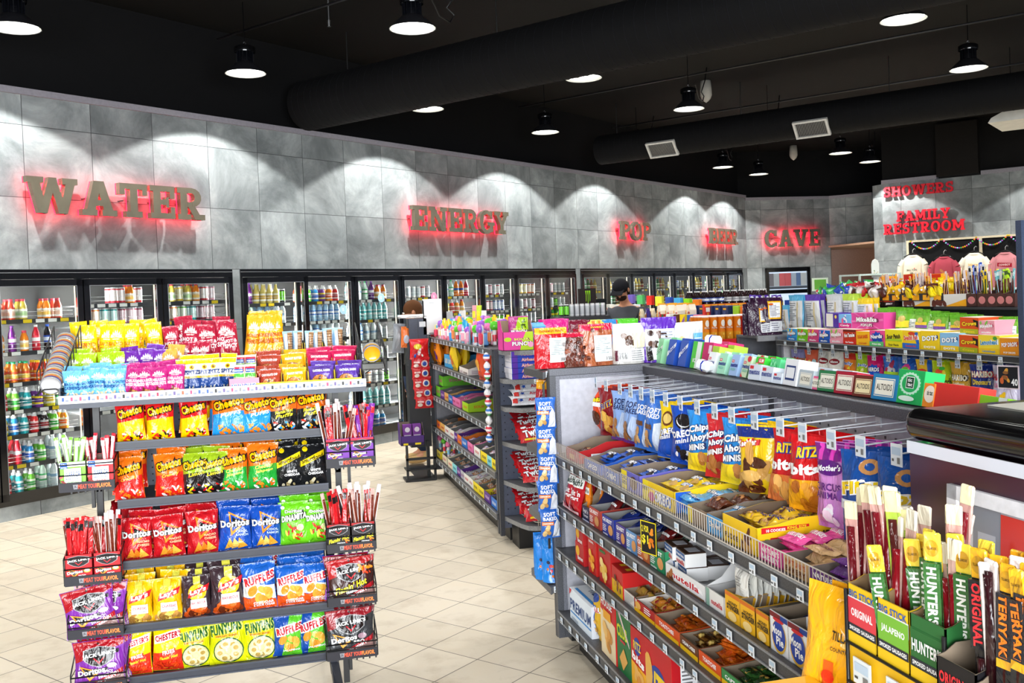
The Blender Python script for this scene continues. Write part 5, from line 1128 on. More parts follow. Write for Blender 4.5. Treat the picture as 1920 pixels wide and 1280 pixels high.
traywith('t_pink',1424,1466,'p_pink',1,4,.1,.062,nz=3);traywith('t_tan',1469,1517,'p_tan',1,4,.1,.062,nz=3);traywith('t_vio',1520,1575,'p_vio',1,4,.1,.062,nz=3);traywith('t_crm',1578,1640,'p_tan',1,4,.1,.062)
# ---- shelf C
def qu(key,desc,base): tray(key,'display_tray','display tray',desc,.1,.085,.26,base,[Tx('QUEST',.45,.78,.8,.22,W,None,0,0,.04),Fine(.06,.2,.5,.55,4,W),El(.75,.4,.2,.26,'d89858'),Tx('cookie',.3,.1,.4,.1,W)],lip=.95,inside='9a9a9a')
for a in (('q_red','red protein cookie carton','c0483c'),('q_blu','royal blue protein cookie carton','2c3a9c'),('q_pur','violet protein cookie carton','4c3a90'),('q_sky','pale blue protein cookie carton','6a9ad0'),('q_ora','orange protein cookie carton','c8683a'),('q_grn','green protein cookie carton','2a8a5c')): qu(*a)
bar('p_qred','wine red cookie bag','7a1c1c',[Rt(.1,.5,.9,.6,W)],.085,.1,.035);bar('p_qblu','blue cookie bag','24388c',[Tx('QUEST',.5,.7,.7,.2,W)],.085,.1,.035);bar('p_qgrn','green cookie bag','2a8a5c',[Tx('QUEST',.5,.6,.8,.2,W)],.095,.13,.03)
bag('wel','snack_pouch','fruit snack pouch','red fruit snack pouch',.11,.165,.04,'b81420',[Rt(0,.82,1,.9,'f0c0c8'),Rt(.03,.6,.97,.8,'f4f4f0'),Tx("Welch's",.5,.7,.84,.14,'1a3a2a',None,4,.15,.04),Tx("Fruit 'n",.55,.48,.76,.12,W),Tx('Yogurt',.55,.36,.7,.12,W),Fd(.35,.18,.25,.1,6,.1,['f4d0d8','d84060'],3),Rt(0,.04,1,.1,'f0c0c8')])
bag('welo','snack_pouch','fruit snack pouch','orange fruit snack pouch',.075,.15,.03,'ee8418',[Rt(.05,.56,.95,.76,'f4f4f0'),Tx("Welch's",.5,.66,.8,.12,'1a3a2a'),Fd(.5,.25,.3,.16,6,.12,['f8c060','d86010'],3)])
tray('welt','display_tray','display tray','navy fruit snack display tray',.13,.16,.22,'141c48',[Tx("Fruit 'n",.5,.7,.7,.3,'e8e8f0'),Tx('Yogurt',.5,.35,.7,.25,'e8e8f0'),Rt(0,0,1,.1,'c8c8e0')],lip=.4,side=[Tx("Welch's",.6,.4,.6,.3,'141c48',W)])
zc=GZ['C']
row2(FG,[('wel',1062,1080),('wel',1071,1093)],.015,zc,'on second shelf down',rx=-.15,deep=1)
traywith('welt',1093,1105,'welo',0,0,1,1,z=zc,on='on second shelf down',fit=(.6,1.2))
fill(FG,FG.xs(1100,.05,zc),.03,zc+.02,'welo',2,3,.07,.05,'in navy display tray',flat=False)
for k,a,b,pk in (('q_red',1105,1126,'p_qred'),('q_blu',1127,1155,'p_qblu'),('q_pur',1156,1174,'p_qblu'),('q_sky',1175,1195,'p_qblu'),('q_ora',1196,1218,'p_qred'),('q_grn',1219,1247,'p_qgrn')):
    traywith(k,a,b,pk,1,3,.1,.07,z=zc,on='on second shelf down',lz=.045,tilt=.5)
m=MB();m.box(-.045,.045,0,.002,0,.12,'1c1a1a');art(m,[Rt(.0,.0,1,1,'e8d820'),Rt(.06,.04,.94,.96,'1c1a1a'),Tx('2 FOR',.32,.75,.44,.2,'f0e030'),Tx('$1',.3,.42,.4,.3,'f0e030'),Fd(.72,.5,.2,.3,5,.14,['e8902a','d8741a'],3)],lambda u,v,e:((u-.5)*.09,-e,v*.12),.09,.12)
tag(m.obj('offer_card','card',None,FG.p(FG.xs(1219,.0,zc+.06),-.004,zc+.05),-math.pi/2+.3),'small black and yellow offer card clipped to shelf','sign')
tray('nut_t','display_tray','display tray','large white display tray with red script',.3,.16,.3,'e8e8e8',[Tx('nutella',.5,.5,.7,.4,'c81c24','fff'),Fd(.15,.3,.12,.3,5,.06,['a86a38','5a2c14'],3),Rt(0,0,1,.12,'6a4a30')],lip=.32,inside='c8c8cc',side=[Tx('nutella',.55,.5,.7,.5,'c81c24'),Fd(.2,.3,.14,.2,6,.07,['a86a38','5a2c14'],3)],hb=.185)
tray('nut_s','display_tray','display tray','small white and red hazelnut snack tray',.13,.07,.3,'e8e6e2',[Tx('nutella',.6,.4,.6,.3,'c81c24'),Rt(0,0,.2,1,'8ab0a0')],lip=.8,inside='b8b8b8')
def nutcup():
    m=MB();m.box(-.045,.045,0,.075,0,.045,'f0f0f0');m.box(-.044,.044,.001,.074,.045,.049,'3a2418',top='4a3020');m.box(-.02,.03,.02,.06,.049,.0495,'c8c8d0')
    art(m,[Rt(0,.5,1,1,'2a5a98'),Tx('Pretzel Sticks',.5,.76,.8,.2,W),Tx('nutella',.5,.25,.84,.36,'c81c24')],lambda u,v,e:((u-.5)*.09,-e,v*.045),.09,.045);return m.mesh('dip_cup','card')
custom('nutc','dip_cup','dip cup','white and blue hazelnut dip cup with dark lid',nutcup)
traywith('nut_t',1250,1322,None,0,0,1,1,z=zc,on='on second shelf down')
x=FG.xs(1290,.1,zc)
for q in range(3):
    for j in range(3): put('nutc',FG.p(x-.1+.095*q,.04+.08*j,zc+.01),-math.pi/2+R.uniform(-.15,.15),0,0,1,'in large white tray')
for q in range(2): put('nutc',FG.p(x-.0+.1*q,.03,zc+.062),-math.pi/2+R.uniform(-.15,.15),0,0,1,'stacked on top in large tray')
traywith('nut_s',1324,1359,'p_qred',1,3,.1,.07,z=zc,on='on second shelf down')
tray('sting','display_tray','display tray','orange and yellow honey waffle tray',.1,.09,.24,'eeb41c',[Rt(0,.86,1,1,'d8701c'),Tx('HONEY',.55,.66,.6,.1,'2a2010'),Tx('STINGER',.55,.5,.84,.2,'2a2010',None,0,0,.05),El(.5,.2,.3,.16,'f4d488')],lip=.95)
bag('wafp','waffle_sachet','sachet','white and yellow waffle sachet',.085,.1,.012,'f0f0ea',[Po([(0,0),(1,0),(1,.3),(0,.2)],'eeb41c'),Fine(.2,.5,.8,.8,4,'999')])
for a,b in ((1361,1388),(1389,1417),(1418,1444)): traywith('sting',a,b,None,0,0,1,1,z=zc,on='on second shelf down')
for i in range(10): put('wafp',FG.p(FG.xs(1402,.05,zc)+R.uniform(-.01,.01),.03+.022*i,zc+.055),-math.pi/2+R.uniform(-.06,.06),-.2,0,1,'standing in the middle waffle tray')
tray('moon','display_tray','display tray','white marshmallow cake carton with round blue emblem',.13,.115,.24,'eef0f4',[Rt(0,.86,.6,1,'7a1c24'),Rt(.6,.86,1,1,'1c3f90'),El(.5,.43,.4,.41,'e8b840',20),El(.5,.46,.36,.37,'1c3fa0',20),El(.5,.84,.3,.05,'c81c28'),Tx('Moon',.42,.58,.52,.22,W),Tx('Pie',.58,.34,.4,.22,W)],lip=.95)
traywith('moon',1446,1479,'p_qblu',1,3,.1,.07,z=zc,on='on second shelf down',lz=.07);traywith('moon',1480,1517,'p_qblu',1,3,.1,.07,z=zc,on='on second shelf down',lz=.07)
# ---- shelf B
zB=GZ['B']
box('rais','snack_box','box','small red snack box',.085,.075,.1,'b81c20',[El(.3,.6,.22,.24,'e8b020'),Tx('Barnum',.6,.3,.6,.2,W)],topc='c82428')
box('chzA','cracker_box','cracker box','tall red cheese cracker box',.075,.16,.15,'c4201c',[Tx('CHEEZ-IT',.5,.85,.84,.12,W,None,0,0,.03),Tx('ORIGINAL',.45,.7,.6,.05,W),Fd(.45,.3,.36,.22,9,.16,['f0a020','e8901a','f4b840'],4,.9)],topc='a81c1c')
box('chzB','cracker_box','cracker box','tall red cracker box with green band',.11,.155,.15,'b81c1c',[Tx('CHEEZ-IT',.3,.85,.5,.12,W,None,0,0,.03),Rt(.1,.66,.6,.72,'2a6a2a'),Fd(.4,.3,.32,.22,9,.14,['f0c860','e8b040','f4d888'],4,.9)],topc='a81c1c',side=[Tx('CHEEZ-IT',.4,.86,.6,.1,W),Rt(.1,.7,.9,.76,'2a6a2a'),Rt(.2,.05,.7,.3,'f0f0f0'),Fine(.22,.07,.68,.28,5,'888')])
box('ani','cracker_box','cracker box','red and yellow animal cracker box',.11,.085,.2,'c41c1c',[Rt(0,0,1,.5,'f0c020'),Fd(.5,.4,.4,.3,9,.1,['8a4a1c','d89838','4a2a10'],4)],topc='c4201c',top=[Rt(.15,.1,.35,.9,'f0c820'),Rt(.65,.1,.85,.9,'f0c820')])
for k,d,c,fr in (('ct_gold','gold cracker pack tray','e8e4dc',[Fine(.1,.1,.9,.9,6,'aaa')]),('ct_red','red peanut butter cracker tray','b01c1c',[Rt(0,0,1,.3,'f0b818'),El(.2,.6,.14,.3,'e8b050'),Fine(.5,.4,.9,.9,3,W)]),('ct_ora','orange cheese cracker tray','d8501c',[Rt(0,0,1,.3,'f0b818'),Tx('TOASTCHEE',.5,.65,.6,.3,W)]),('ct_yel','yellow cream cracker tray','6a3a1c',[Rt(0,0,1,.35,'f0c018'),Tx('CREAM CHEESE',.5,.65,.7,.25,W)]),('ct_grn','green cracker tray','3a8a4a',[Rt(0,0,1,.35,'f0c018'),Tx('CAPTAINS',.5,.65,.7,.25,W)]),('ct_rd2','small red and yellow biscuit tray','c8201c',[Rt(0,0,1,.45,'f0c018'),Tx('WAFER',.5,.7,.6,.3,W)])):
    tray(k,'display_tray','display tray',d,.16,.055,.26,c,fr,lip=.85)
for k,d,c,f in (('cp_gold','gold cracker pack','b8903a',['e8cc80','c8a050','5a4020']),('cp_red','red edged cracker pack','d88a2a',['e8b860','c87828','b83020']),('cp_ora','orange cracker pack','d86a18',['f08a28','b84810']),('cp_yel','brown and gold cracker pack','7a5020',['d8b050','4a2a10','e8c870']),('cp_grn','green and gold cracker pack','3a6a30',['d8b050','2a4a28'])):
    bag(k,'cracker_pack','cracker pack',d,.07,.05,.03,c,[Fd(.5,.5,.4,.32,6,.16,f,len(k),.8)],crimp=.1)
row2(FG,[('rais',1077,1098)],.01,zB,'on third shelf down',deep=1,dd=.11);row2(FG,[('rais',1077,1097)],.012,zB+.078,'stacked on third shelf down')
row2(FG,[('chzA',1102,1121),('chzB',1121,1150)],.012,zB,'on third shelf down',deep=1,dd=.16)
row2(FG,[('ani',1147,1170)],.012,zB,'on third shelf down',deep=1,dd=.21,fit=(.8,1.5))
for t,a,b,p in (('ct_gold',1170,1195,'cp_gold'),('ct_red',1190,1228,'cp_red'),('ct_ora',1229,1273,'cp_ora'),('ct_yel',1275,1310,'cp_yel'),('ct_ora',1311,1352,'cp_ora'),('ct_grn',1353,1405,'cp_grn'),('ct_rd2',1408,1440,'cp_yel')):
    traywith(t,a,b,p,2,4,.072,.055,z=zB,on='on third shelf down',nz=2,dz=.024,lz=.008)
for q in range(3): put('cp_ora',FG.p(FG.xs(1352,.06,zB)+.01*q,.08,zB+.06+.022*q),-1.2,-1.5,0,1.1,'stacked on the orange tray')
traywith('ct_yel',1442,1480,'cp_yel',2,4,.072,.055,z=zB,on='on third shelf down',nz=2,dz=.024,lz=.008)
# ---- base deck
z0=GZ['base']
box('prem','cracker_box','cracker box','white and blue saltine box',.24,.115,.12,'dfe8f2',[Tx('PREMIUM',.5,.52,.94,.34,'1a3f78',None,0,0,.03),Rt(.04,.24,.98,.29,'3a8ad0'),Po([(0,1),(.12,1),(.0,.78)],'c8202c'),Fine(.1,.04,.4,.14,2,'89a')],topc='eef2f8',top=[Tx('PREMIUM',.6,.6,.6,.4,'1a3f78'),Rt(.1,.1,.9,.2,'3a8ad0')])
bag('anib','cracker_bag','cracker bag','yellow and blue animal cracker bag',.13,.24,.07,'e8b830',[El(.5,.84,.36,.09,'2a4aa0'),Rt(.25,.1,.75,.7,'3a62b8'),Tx('ANIMAL',.5,.62,.8,.1,'d8402a','fff'),Fd(.5,.3,.4,.24,12,.1,['c88a40','e0b060'],4)])
box('town','cracker_box','cracker box','tall red and cream cracker box',.15,.245,.085,'c8181c',[Po([(0,0),(1,0),(1,.52),(0,.62)],'ecd8b0'),Tx('TOWN',.42,.86,.66,.11,W,None,0,0,.03),Tx('HOUSE',.45,.74,.74,.11,W,None,0,0,.03),Rt(.22,.52,.72,.64,'f0a820'),Fd(.45,.28,.3,.14,6,.18,['e0a048','c88838','e8b868'],4,.7)],topc='c01418',top=[El(.3,.5,.16,.2,'f0a820'),Tx('TOWN HOUSE',.6,.5,.4,.4,W)])
box('club','cracker_box','cracker box','tall green cracker box',.15,.235,.085,'1c7038',[Tx('CLUB',.42,.66,.74,.2,'d8e020',None,0,0,.04),Po([(.1,.98),(.25,.98),(.95,.56),(.95,.5)],W),Po([(.14,.98),(.18,.98),(.95,.55),(.95,.53)],'c82028'),Po([(.2,.22),(.52,.42),(.8,.26),(.46,.06)],'e0a850'),Rt(.3,.5,.66,.54,'c8283a')],topc='175e30',top=[Tx('CLUB',.4,.5,.4,.4,'d8e020')])
box('ritb','cracker_box','cracker box','tall red and gold cracker bits box',.15,.235,.09,'c4141c',[Po([(0,0),(1,0),(1,.36),(0,.42)],'f0ac1c'),El(.45,.72,.22,.15,'1c3a98'),Tx('RITZ',.45,.72,.5,.14,'f4d020'),Tx('bits',.5,.5,.8,.14,W,None,-8,0,.05),Fd(.5,.2,.36,.16,8,.14,['d89038','e8b058'],4,.8)],topc='b01018',side=[Rt(.3,.04,.8,.9,W),Fine(.34,.06,.76,.86,14,'777')],top=[El(.5,.5,.14,.3,'1c3a98'),Tx('RITZ',.5,.5,.3,.3,'f4d020')])
box('ritz','cracker_box','cracker box','wide red round cracker box',.21,.21,.1,'c81820',[El(.45,.36,.36,.32,'1c3a98'),Tx('RITZ',.48,.36,.72,.42,'f4d020',None,-6,0,.05),El(.12,.5,.16,.3,'e8b050'),El(.85,.3,.16,.2,'e8b050')],topc='b81018',side=[Rt(.3,.04,.9,.9,W),Fine(.34,.06,.86,.86,14,'777')],top=[El(.4,.5,.12,.3,'1c3a98'),Tx('RITZ',.4,.5,.24,.3,'f4d020')])
box('nabi','cracker_box','cracker box','bright blue cracker box with red corner',.2,.16,.1,'2a82d0',[Po([(0,1),(.2,1),(0,.7)],'d0202c'),El(.5,.4,.3,.3,'f0e8d8')],topc='2474c0')
row2(FG,[('prem',1068,1112)],.015,z0,'on base deck',deep=1,dd=.13,rz0=.05)
row2(FG,[('anib',1113,1129)],.05,z0,'on base deck',rx=-.1,deep=1,dd=.08)
row2(FG,[('town',1128,1157),('club',1158,1185),('ritb',1186,1213),('ritz',1214,1262)],.012,z0,'on base deck',deep=1,dd=.11,rzj=.03)
row2(FG,[('nabi',1270,1310),('ritz',1312,1350)],.012,z0,'on base deck',deep=1,dd=.11)
# ================================================================ the end of the first gondola and the gum on its back
def pouchbag(key,desc,base,items,w=.17,h=.2,d=.07,name='candy_pouch',cat='candy pouch'): bag(key,name,cat,desc,w,h,d,base,items,pouch=True)
LBL=lambda a,b,c,d:[Rt(a,b,c,d,'f2f2f0'),Fine(a+.03,b+.3*(d-b),c-.03,d-.05,9,'9aa'),Bar(a+(c-a)*.6,b+.02,c-.03,b+(d-b)*.2)]
pouchbag('cinn','glossy red cinnamon candy pouch with amber header','b80c1c',[Po([(0,.84),(1,.84),(1,1),(0,1)],'f2a81c'),Tx('CINNAMON BEARS',.5,.91,.72,.05,'8a1818'),LBL(.42,.14,.94,.74)])
pouchbag('choc','brown candy pouch with crimson header','5a2412',[Rt(0,.86,1,1,'b80c34'),Fd(.5,.45,.46,.42,22,.07,['3a1408','8a4020','6a2a14'],4,.9)])
pouchbag('chol','tan and brown candy pouch with crimson header','a85a34',[Rt(0,.84,1,1,'c01440'),Fd(.5,.45,.46,.42,16,.06,['5a2412','8a4020'],5,.9),LBL(.4,.1,.94,.72),Tx('SWEET',.5,.92,.4,.04,'f0c040')])
pouchbag('whit','white cookie pouch with brown picture','d6d2cc',[Fd(.4,.58,.3,.14,12,.1,['4a2a1a','e8e0d8','6a4a38'],4,.8),Rt(.58,.4,.98,.76,'f0e4c0'),Rt(.06,.06,.94,.36,'f6f6f6'),Fine(.5,.08,.9,.34,5,'999'),Bar(.14,.1,.38,.3),Rt(.02,.08,.1,.34,'5a1428')])
pouchbag('purp','violet cookie pouch with white panel','5a28a8',[Rt(.1,.06,.92,.74,'f2f0f4'),Fd(.4,.52,.28,.18,12,.1,['3a2018','5a3424','e8e8e8'],6,.8),Rt(.1,.04,.24,.36,'1a1414'),Fine(.5,.3,.88,.7,6,'aab')])
pouchbag('whi2','white treat pouch with sky blue panel','d4d6d8',[Fd(.34,.42,.28,.16,11,.12,['d8b078','4a2a1c','e8c890'],4,.8),Rt(.62,.06,.96,.7,'6ab4e8'),Fine(.64,.2,.94,.6,6,'d8ecfa')])
FE=Fr(1.28,4.42,0,0)
E1=empty('endcap_shelf',(1.28,4.42,0),0,'grey end shelf unit of candy pouches behind the white end panel','shelving unit')
m=MB();m.box(0,.95,.0,.02,.06,1.33,'4a4b52');m.obj('back_panel','paint',E1)
for z in (.3,.62,.95,1.34):
    m=MB();m.box(.02,.95,.0,.34,z-.012,z,'4c4d52');m.prism([(.02,z),(.02,z-.02),(-.03,z-.045),(-.03,z-.01)],-.0,.36,'5a5b60');m.box(.02,.95,.34,.36,z-.035,z+.005,'5a5b60')
    s=m.obj('shelf','speck',E1)
    pricetags(None,s,(.0,),-.002,z-.035)
for x in (0.0,.93):
    m=MB();m.box(x,x+.03,.02,.05,.04,1.33,'3a3b40');m.obj('upright','speck',E1)
m=MB();m.box(.08,.9,.05,.3,0,.15,'0c0c0e');m.obj('kick_plate','paint',E1)
zt=1.342
row2(FE,[('cinn',1003,1065),('choc',1056,1098),('chol',1087,1150),('whit',1150,1210),('purp',1203,1269),('whi2',1264,1320)],.09,zt,'on the end shelf top',fit=(.85,1.15),deep=0,rzj=.04)
row2(FE,[('choc',1066,1110),('choc',1075,1130),('purp',1198,1258)],.16,zt,'in second line on end shelf',fit=(.85,1.15))
# strips of packs hanging by the end panel
hb('pil','blue soft biscuit bag with orange band','2a66c0',[Tx('SOFT',.45,.8,.6,.12,W),Tx('BAKED',.45,.67,.7,.1,W),Rt(.02,.46,.6,.58,'ee7a1a'),Tx('CINNAMON',.3,.52,.5,.06,W),Fd(.3,.28,.22,.14,5,.14,['e0c080','c89a58'],3,.8),Po([(.55,.05),(.92,.05),(.95,.5),(.8,.66),(.62,.5)],'e6ecf6')],w=.1,h=.145,d=.045)
bag('fan','candy_bag','candy bag','red candy bag with amber top','.'and .07,.15,.03,'a81420',[Rt(0,.7,1,1,'f0a818'),Rt(.3,.1,.7,.5,'7a0c14')])
P0=pY(1025,850,4.335).xy.to_3d()
m=MB();m.box(-.006,.006,-.001,.001,.5,1.28,'1a1a1c');m.tube([(0,0,1.28),(.02,.01,1.3),(.03,.02,1.33)],.003,'1a1a1c',5);tag(m.obj('clip_strip','paint',None,P0+Vector((0,.012,0))),'thin black clip strip of blue biscuit bags','clip strip')
for i in range(5): put('pil',P0+Vector((R.uniform(-.004,.004),-.012,1.075-i*.13)),R.uniform(-.15,.15)-.1,R.uniform(-.03,.03),R.uniform(-.05,.05),1,f'{ordinal(i)} down on the clip strip')
for i in range(4): put('fan',FE.p(.0+.02*i,.16+.03*i,1.13),-.3,0,.1,1,'hanging under the top end shelf')
pouchbag('blup','bright blue candy pouch','1a80d8',[Fd(.25,.3,.2,.2,9,.06,['d03040','e07020','202040'],4,.8),El(.68,.5,.26,.26,'e8eef2'),Fd(.68,.42,.2,.14,8,.08,['c83040','6a3420','e8a030'],3,.8),Tx('SNACK',.66,.72,.4,.06,W),Bar(.5,.06,.9,.16)],w=.13,h=.2,d=.06)
for i,(x,y) in enumerate(((.0,.06),(-.02,.12),(-.01,.18))): put('blup',FE.p(x+.02,y,.302),-.15,0,0,1.08,'on the low end shelf')
for i in range(5): put('h_ree' if i%2 else 'h_chr',FE.p(.2+.15*i,.12,.98),0,0,0,.9,'low on the end shelf')
# gum and mints on the top ledge behind the rail
def mint(key,desc,base,items,w=.075,h=.1,d=.06,**k): box(key,'gum_carton','gum carton',desc,w,h,d,base,items,**k)
mint('g_pal','pale green gum carton','9adca8',[Po([(0,.2),(1,.6),(1,.75),(0,.4)],'f0f8f0'),Tx('Extra',.5,.5,.7,.2,'2a9a5a',None,25,.2)])
mint('g_blu','deep blue gum carton','1c50b8',[Po([(0,.3),(1,.75),(1,.9),(0,.5)],'f0f4fa'),Tx('Orbit',.5,.6,.7,.2,'1c50b8',None,28,.2)])
mint('g_grn','green and white gum carton','4ac83a',[Rt(.5,0,1,1,'e8f0e8'),Tx('ICE',.5,.3,.5,.15,W)]);mint('g_ros','raspberry gum carton','c82068',[Rt(.6,.6,.9,.9,'f0d0e0')]);mint('g_lim','lime gum carton','a8cc3a',[Rt(.0,.0,1,.3,'48b0c0')]);mint('g_tea','teal gum carton','28b4c4',[Tx('5',.5,.5,.4,.4,'c8f0f4')])
def ment(key,desc,base,items=(),band=None): mint(key,desc,base,[list(items),Rt(.1,.62,.42,.74,'d8303c'),Tx('PURE',.26,.68,.26,.06,W),Tx('mentos',.5,.5,.84,.18,'14308a',None,0,0,.045),Tx('FRESH',.46,.3,.6,.12,'7ac0b0')])
ment('m_wht','white mint gum carton','eef2f4');ment('m_grn','mint green gum carton','a8e4c4');ment('m_blu','sky blue gum carton','a4c4f0');ment('m_mel','red and green melon gum carton','d8ecc8',[El(.7,.86,.24,.14,'e03040'),Rt(.8,.0,1,.6,'2a6a3a'),Po([(0,0),(.3,0),(0,.2)],'e03040')]);ment('m_gum','bright green gum carton','3ac83a',[Rt(.3,.72,1,.95,'d8283a'),Tx('GUM',.65,.84,.5,.16,W)])
mint('m_bli','clear green blister carton','5ad08a',[Fd(.5,.5,.45,.45,30,.08,['9ae8b8','2aa860'],3,.8)]);mint('m_sml','small white mint carton','dfe8f4',[Rt(.1,.7,.4,.9,'d8303c'),Tx('mentos',.5,.5,.84,.3,'14308a')],h=.05)
mint('o_box','white open mint box','f0f2f6',[Rt(.15,.2,.85,.75,'1c3a78'),Rt(.2,.28,.8,.68,'f0f2f6')],h=.075)
def alt(key,desc,base,pl='f0ecdc',h=.062): mint(key,desc,base,[Rt(.12,.14,.88,.84,pl),Rt(.14,.17,.86,.8,base),Rt(.16,.2,.84,.77,pl),Tx('ALTOIDS',.5,.5,.6,.24,'3a3428',None,0,0,.01)],w=.095,h=h,d=.07,topc='dfe0e0')
alt('a_gry','silver and teal mint tin carton','b8c4cc');alt('a_pnk','pink mint tin carton','e85a90');alt('a_grn','green mint tin carton','2a7a4a');alt('a_red','crimson mint tin carton','a81c34');alt('a_brn','brown mint tin carton','6a2a20','f0dfb0');alt('a_blu','blue mint tin carton','1c7ab0')
mint('tic','green mint carton with ringed emblem','1cae5a',[El(.5,.6,.42,.36,'2ac468',20),[St(.5,.6,.4,.34,'c8f0d8',20,.9)],El(.5,.6,.3,.26,'1cae5a',20),Rt(.36,.46,.66,.8,'f4f8f4'),Rt(.38,.48,.64,.78,'0c3a24'),Tx('tic',.5,.7,.16,.1,W),Tx('tac',.52,.57,.18,.1,W),El(.45,.16,.3,.08,'e0f4e8')],w=.115,h=.092)
mint('tico','orange mint carton','f08a28',[El(.7,.55,.4,.36,'f8e8d8',20),Tx('tic tac',.7,.6,.4,.2,'0c3a24')],w=.07,h=.08)
mint('redb','plain red display carton','e0342c',[],w=.22,h=.085);mint('grnb','lime green display carton','8ac828',[El(.9,.9,.2,.3,'e8f0e8')],w=.14,h=.07)
yM=.545;zM=1.34
m=MB();m.box(0,GL,.53,.78,1.325,1.337,'3c3d42');m.obj('gum_ledge','speck',G1)
row2(FG,[('g_pal',1214,1250),('g_blu',1242,1268),('g_blu',1264,1290),('g_grn',1288,1314),('g_ros',1312,1330),('g_lim',1326,1342)],yM+.03,zM,'on the gum ledge',rx=-.22,deep=1,dd=.07,fit=(.85,1.25),behind='behind on the gum ledge')
row2(FG,[('m_wht',1316,1342),('m_grn',1338,1362),('m_blu',1361,1384),('m_mel',1381,1408),('m_gum',1404,1430),('m_bli',1429,1462)],yM+.0,zM,'on the gum ledge',rx=-.3,deep=1,dd=.05,fit=(.72,.9),behind='behind on the gum ledge')
row2(FG,[('m_sml',1402,1424),('m_sml',1425,1447),('m_sml',1448,1464),('o_box',1462,1496),('a_gry',1494,1522),('a_pnk',1520,1536),('a_grn',1532,1566),('a_red',1563,1601),('a_brn',1598,1635),('a_blu',1630,1682),('tic',1676,1728),('tico',1722,1748),('redb',1742,1832),('grnb',1828,1885)],yM-.02,zM,'along the front of the gum ledge',rx=-.2,deep=0,fit=(.75,1.3))
row2(FG,[('m_sml',1464,1500),('m_sml',1500,1530),('m_sml',1530,1560),('m_sml',1560,1600)],yM+.1,zM,'behind on the gum ledge',rx=-.2,fit=(.8,1.2))
def gumpod():
    m=MB();m.cbox(-.04,.04,0,.05,.005,.05,'f2f4f8',.012);m.cbox(-.014,.014,-.001,.051,.004,.051,'1c30a0',.012);return m.mesh('gum_bottle','gloss')
custom('gpod','gum_bottle','gum bottle','white and blue gum bottle',gumpod,.08,.05,.05)
put('gpod',FG.p(FG.xs(1312,.5,1.36),.5,1.342),-1.2,0,.2,1,'lying on the gum ledge');put('gpod',FG.p(FG.xs(1330,.62,1.42),.62,1.44),-1.2,0,.1,1,'upper one on the gum ledge')
# ================================================================ second gondola: sweets aisle
FT=Fr(1.47,9.15,0,-math.pi/2);TL=2.68
G2=empty('gondola_shelf',(1.47,9.15,0),-math.pi/2,'long grey gondola of sweets beyond the tiled aisle','shelving unit')
endpanel(G2,-.03,-.012,.5,.05,1.36)
m=MB();m.box(.0,TL,.47,.49,.1,1.33,'1f2536');m.obj('back_panel','paint',G2)
m=MB();m.box(.02,TL,.08,.47,.0,.14,'0c0c0e');m.obj('kick_plate','paint',G2)
TZ=[.19,.478,.785,1.085,1.335]
for i,z in enumerate(TZ): shelfpart(G2,'shelf',0,TL,0,.46 if i<4 else .95,z,tags=[.05+TL*(k+.3*R.random())/17 for k in range(16)],lip=.045,lipc='5a5b5e')
m=MB();m.box(TL-.03,TL,.0,.03,.05,1.33,'4a4b50');m.obj('upright','speck',G2)
# novelty sweets
def toy(cols,kind):
    def f():
        m=MB()
        if kind=='tube':
            m.cyl((0,0,0),(0,0,.1),.016,cols[0],10);m.cyl((0,0,.1),(0,0,.135),.018,cols[1],10);m.cyl((0,0,.135),(0,0,.15),.01,cols[1],8);m.cyl((0,0,.03),(0,0,.08),.0165,cols[2],10,caps=False)
        elif kind=='pop':
            m.cyl((0,0,0),(0,0,.09),.012,cols[0],8);m.lathe([(0,.085),(.022,.09),(.028,.11),(.022,.135),(0,.142)],cols[1],10);m.cyl((0,0,.02),(0,0,.06),.0125,cols[2],8,caps=False)
        elif kind=='card':
            m.box(-.04,.04,0,.003,0,.13,cols[0]);m.cbox(-.03,.03,-.025,0,.015,.085,cols[1],.008);m.box(-.03,.03,-.001,0,.095,.12,cols[2])
        else:
            m.cbox(-.045,.045,0,.06,0,.075,cols[0],.004);
            for k in range(3): m.cyl((-.03+.03*k,.02,.07),(-.03+.03*k,.02,.12),.012,cols[1+k%2],8)
        return m.mesh('novelty_sweet','gloss')
    return f
TOY=[('blue capped candy tube',('e8a0c0','2aa8e0','f4f0f0'),'tube'),('yellow capped candy tube',('f07a90','f4d020','f4f4f4'),'tube'),('green and red lolly',('f0f0f0','58c030','e04050'),'pop'),('pink lolly with white stem',('f4e8ec','f07ab0','8ad0f0'),'pop'),('sky blue toy candy card',('8ad4ec','f4b0c8','f4f4f0'),'card'),('pale green toy candy card',('c8ecc8','f08a50','f0f0f0'),'card'),('blue candy jar set',('4a9ae0','f0f0f8','2a5ac0'),'jar'),('red candy jar set',('e05a5a','f4e040','3ab0d8'),'jar'),('cream toy candy card',('f4ead0','e04a68','58b8e0'),'card'),('violet lolly',('e8e8f0','9a5ac8','f0d040'),'pop')]
for i,(d,c,k) in enumerate(TOY): custom(f'toy{i}','novelty_sweet','sweet',d,toy(c,k),.09 if k in('card','jar') else .045)
rt=random.Random(11)
for rk in range(4):
    x=.06
    while x<TL-.35:
        i=rt.randrange(10);wv=.1 if TOY[i][2] in('card','jar') else .052
        put(f'toy{i}',FT.p(x+wv/2,.02+.085*rk,1.337+.012*rk),-math.pi/2+rt.uniform(-.3,.6),0,rt.uniform(-.08,.08),rt.uniform(.9,1.25),'on sweets aisle top shelf' if rk<1 else f'in {ORD[rk]} line of top shelf')
        x+=wv
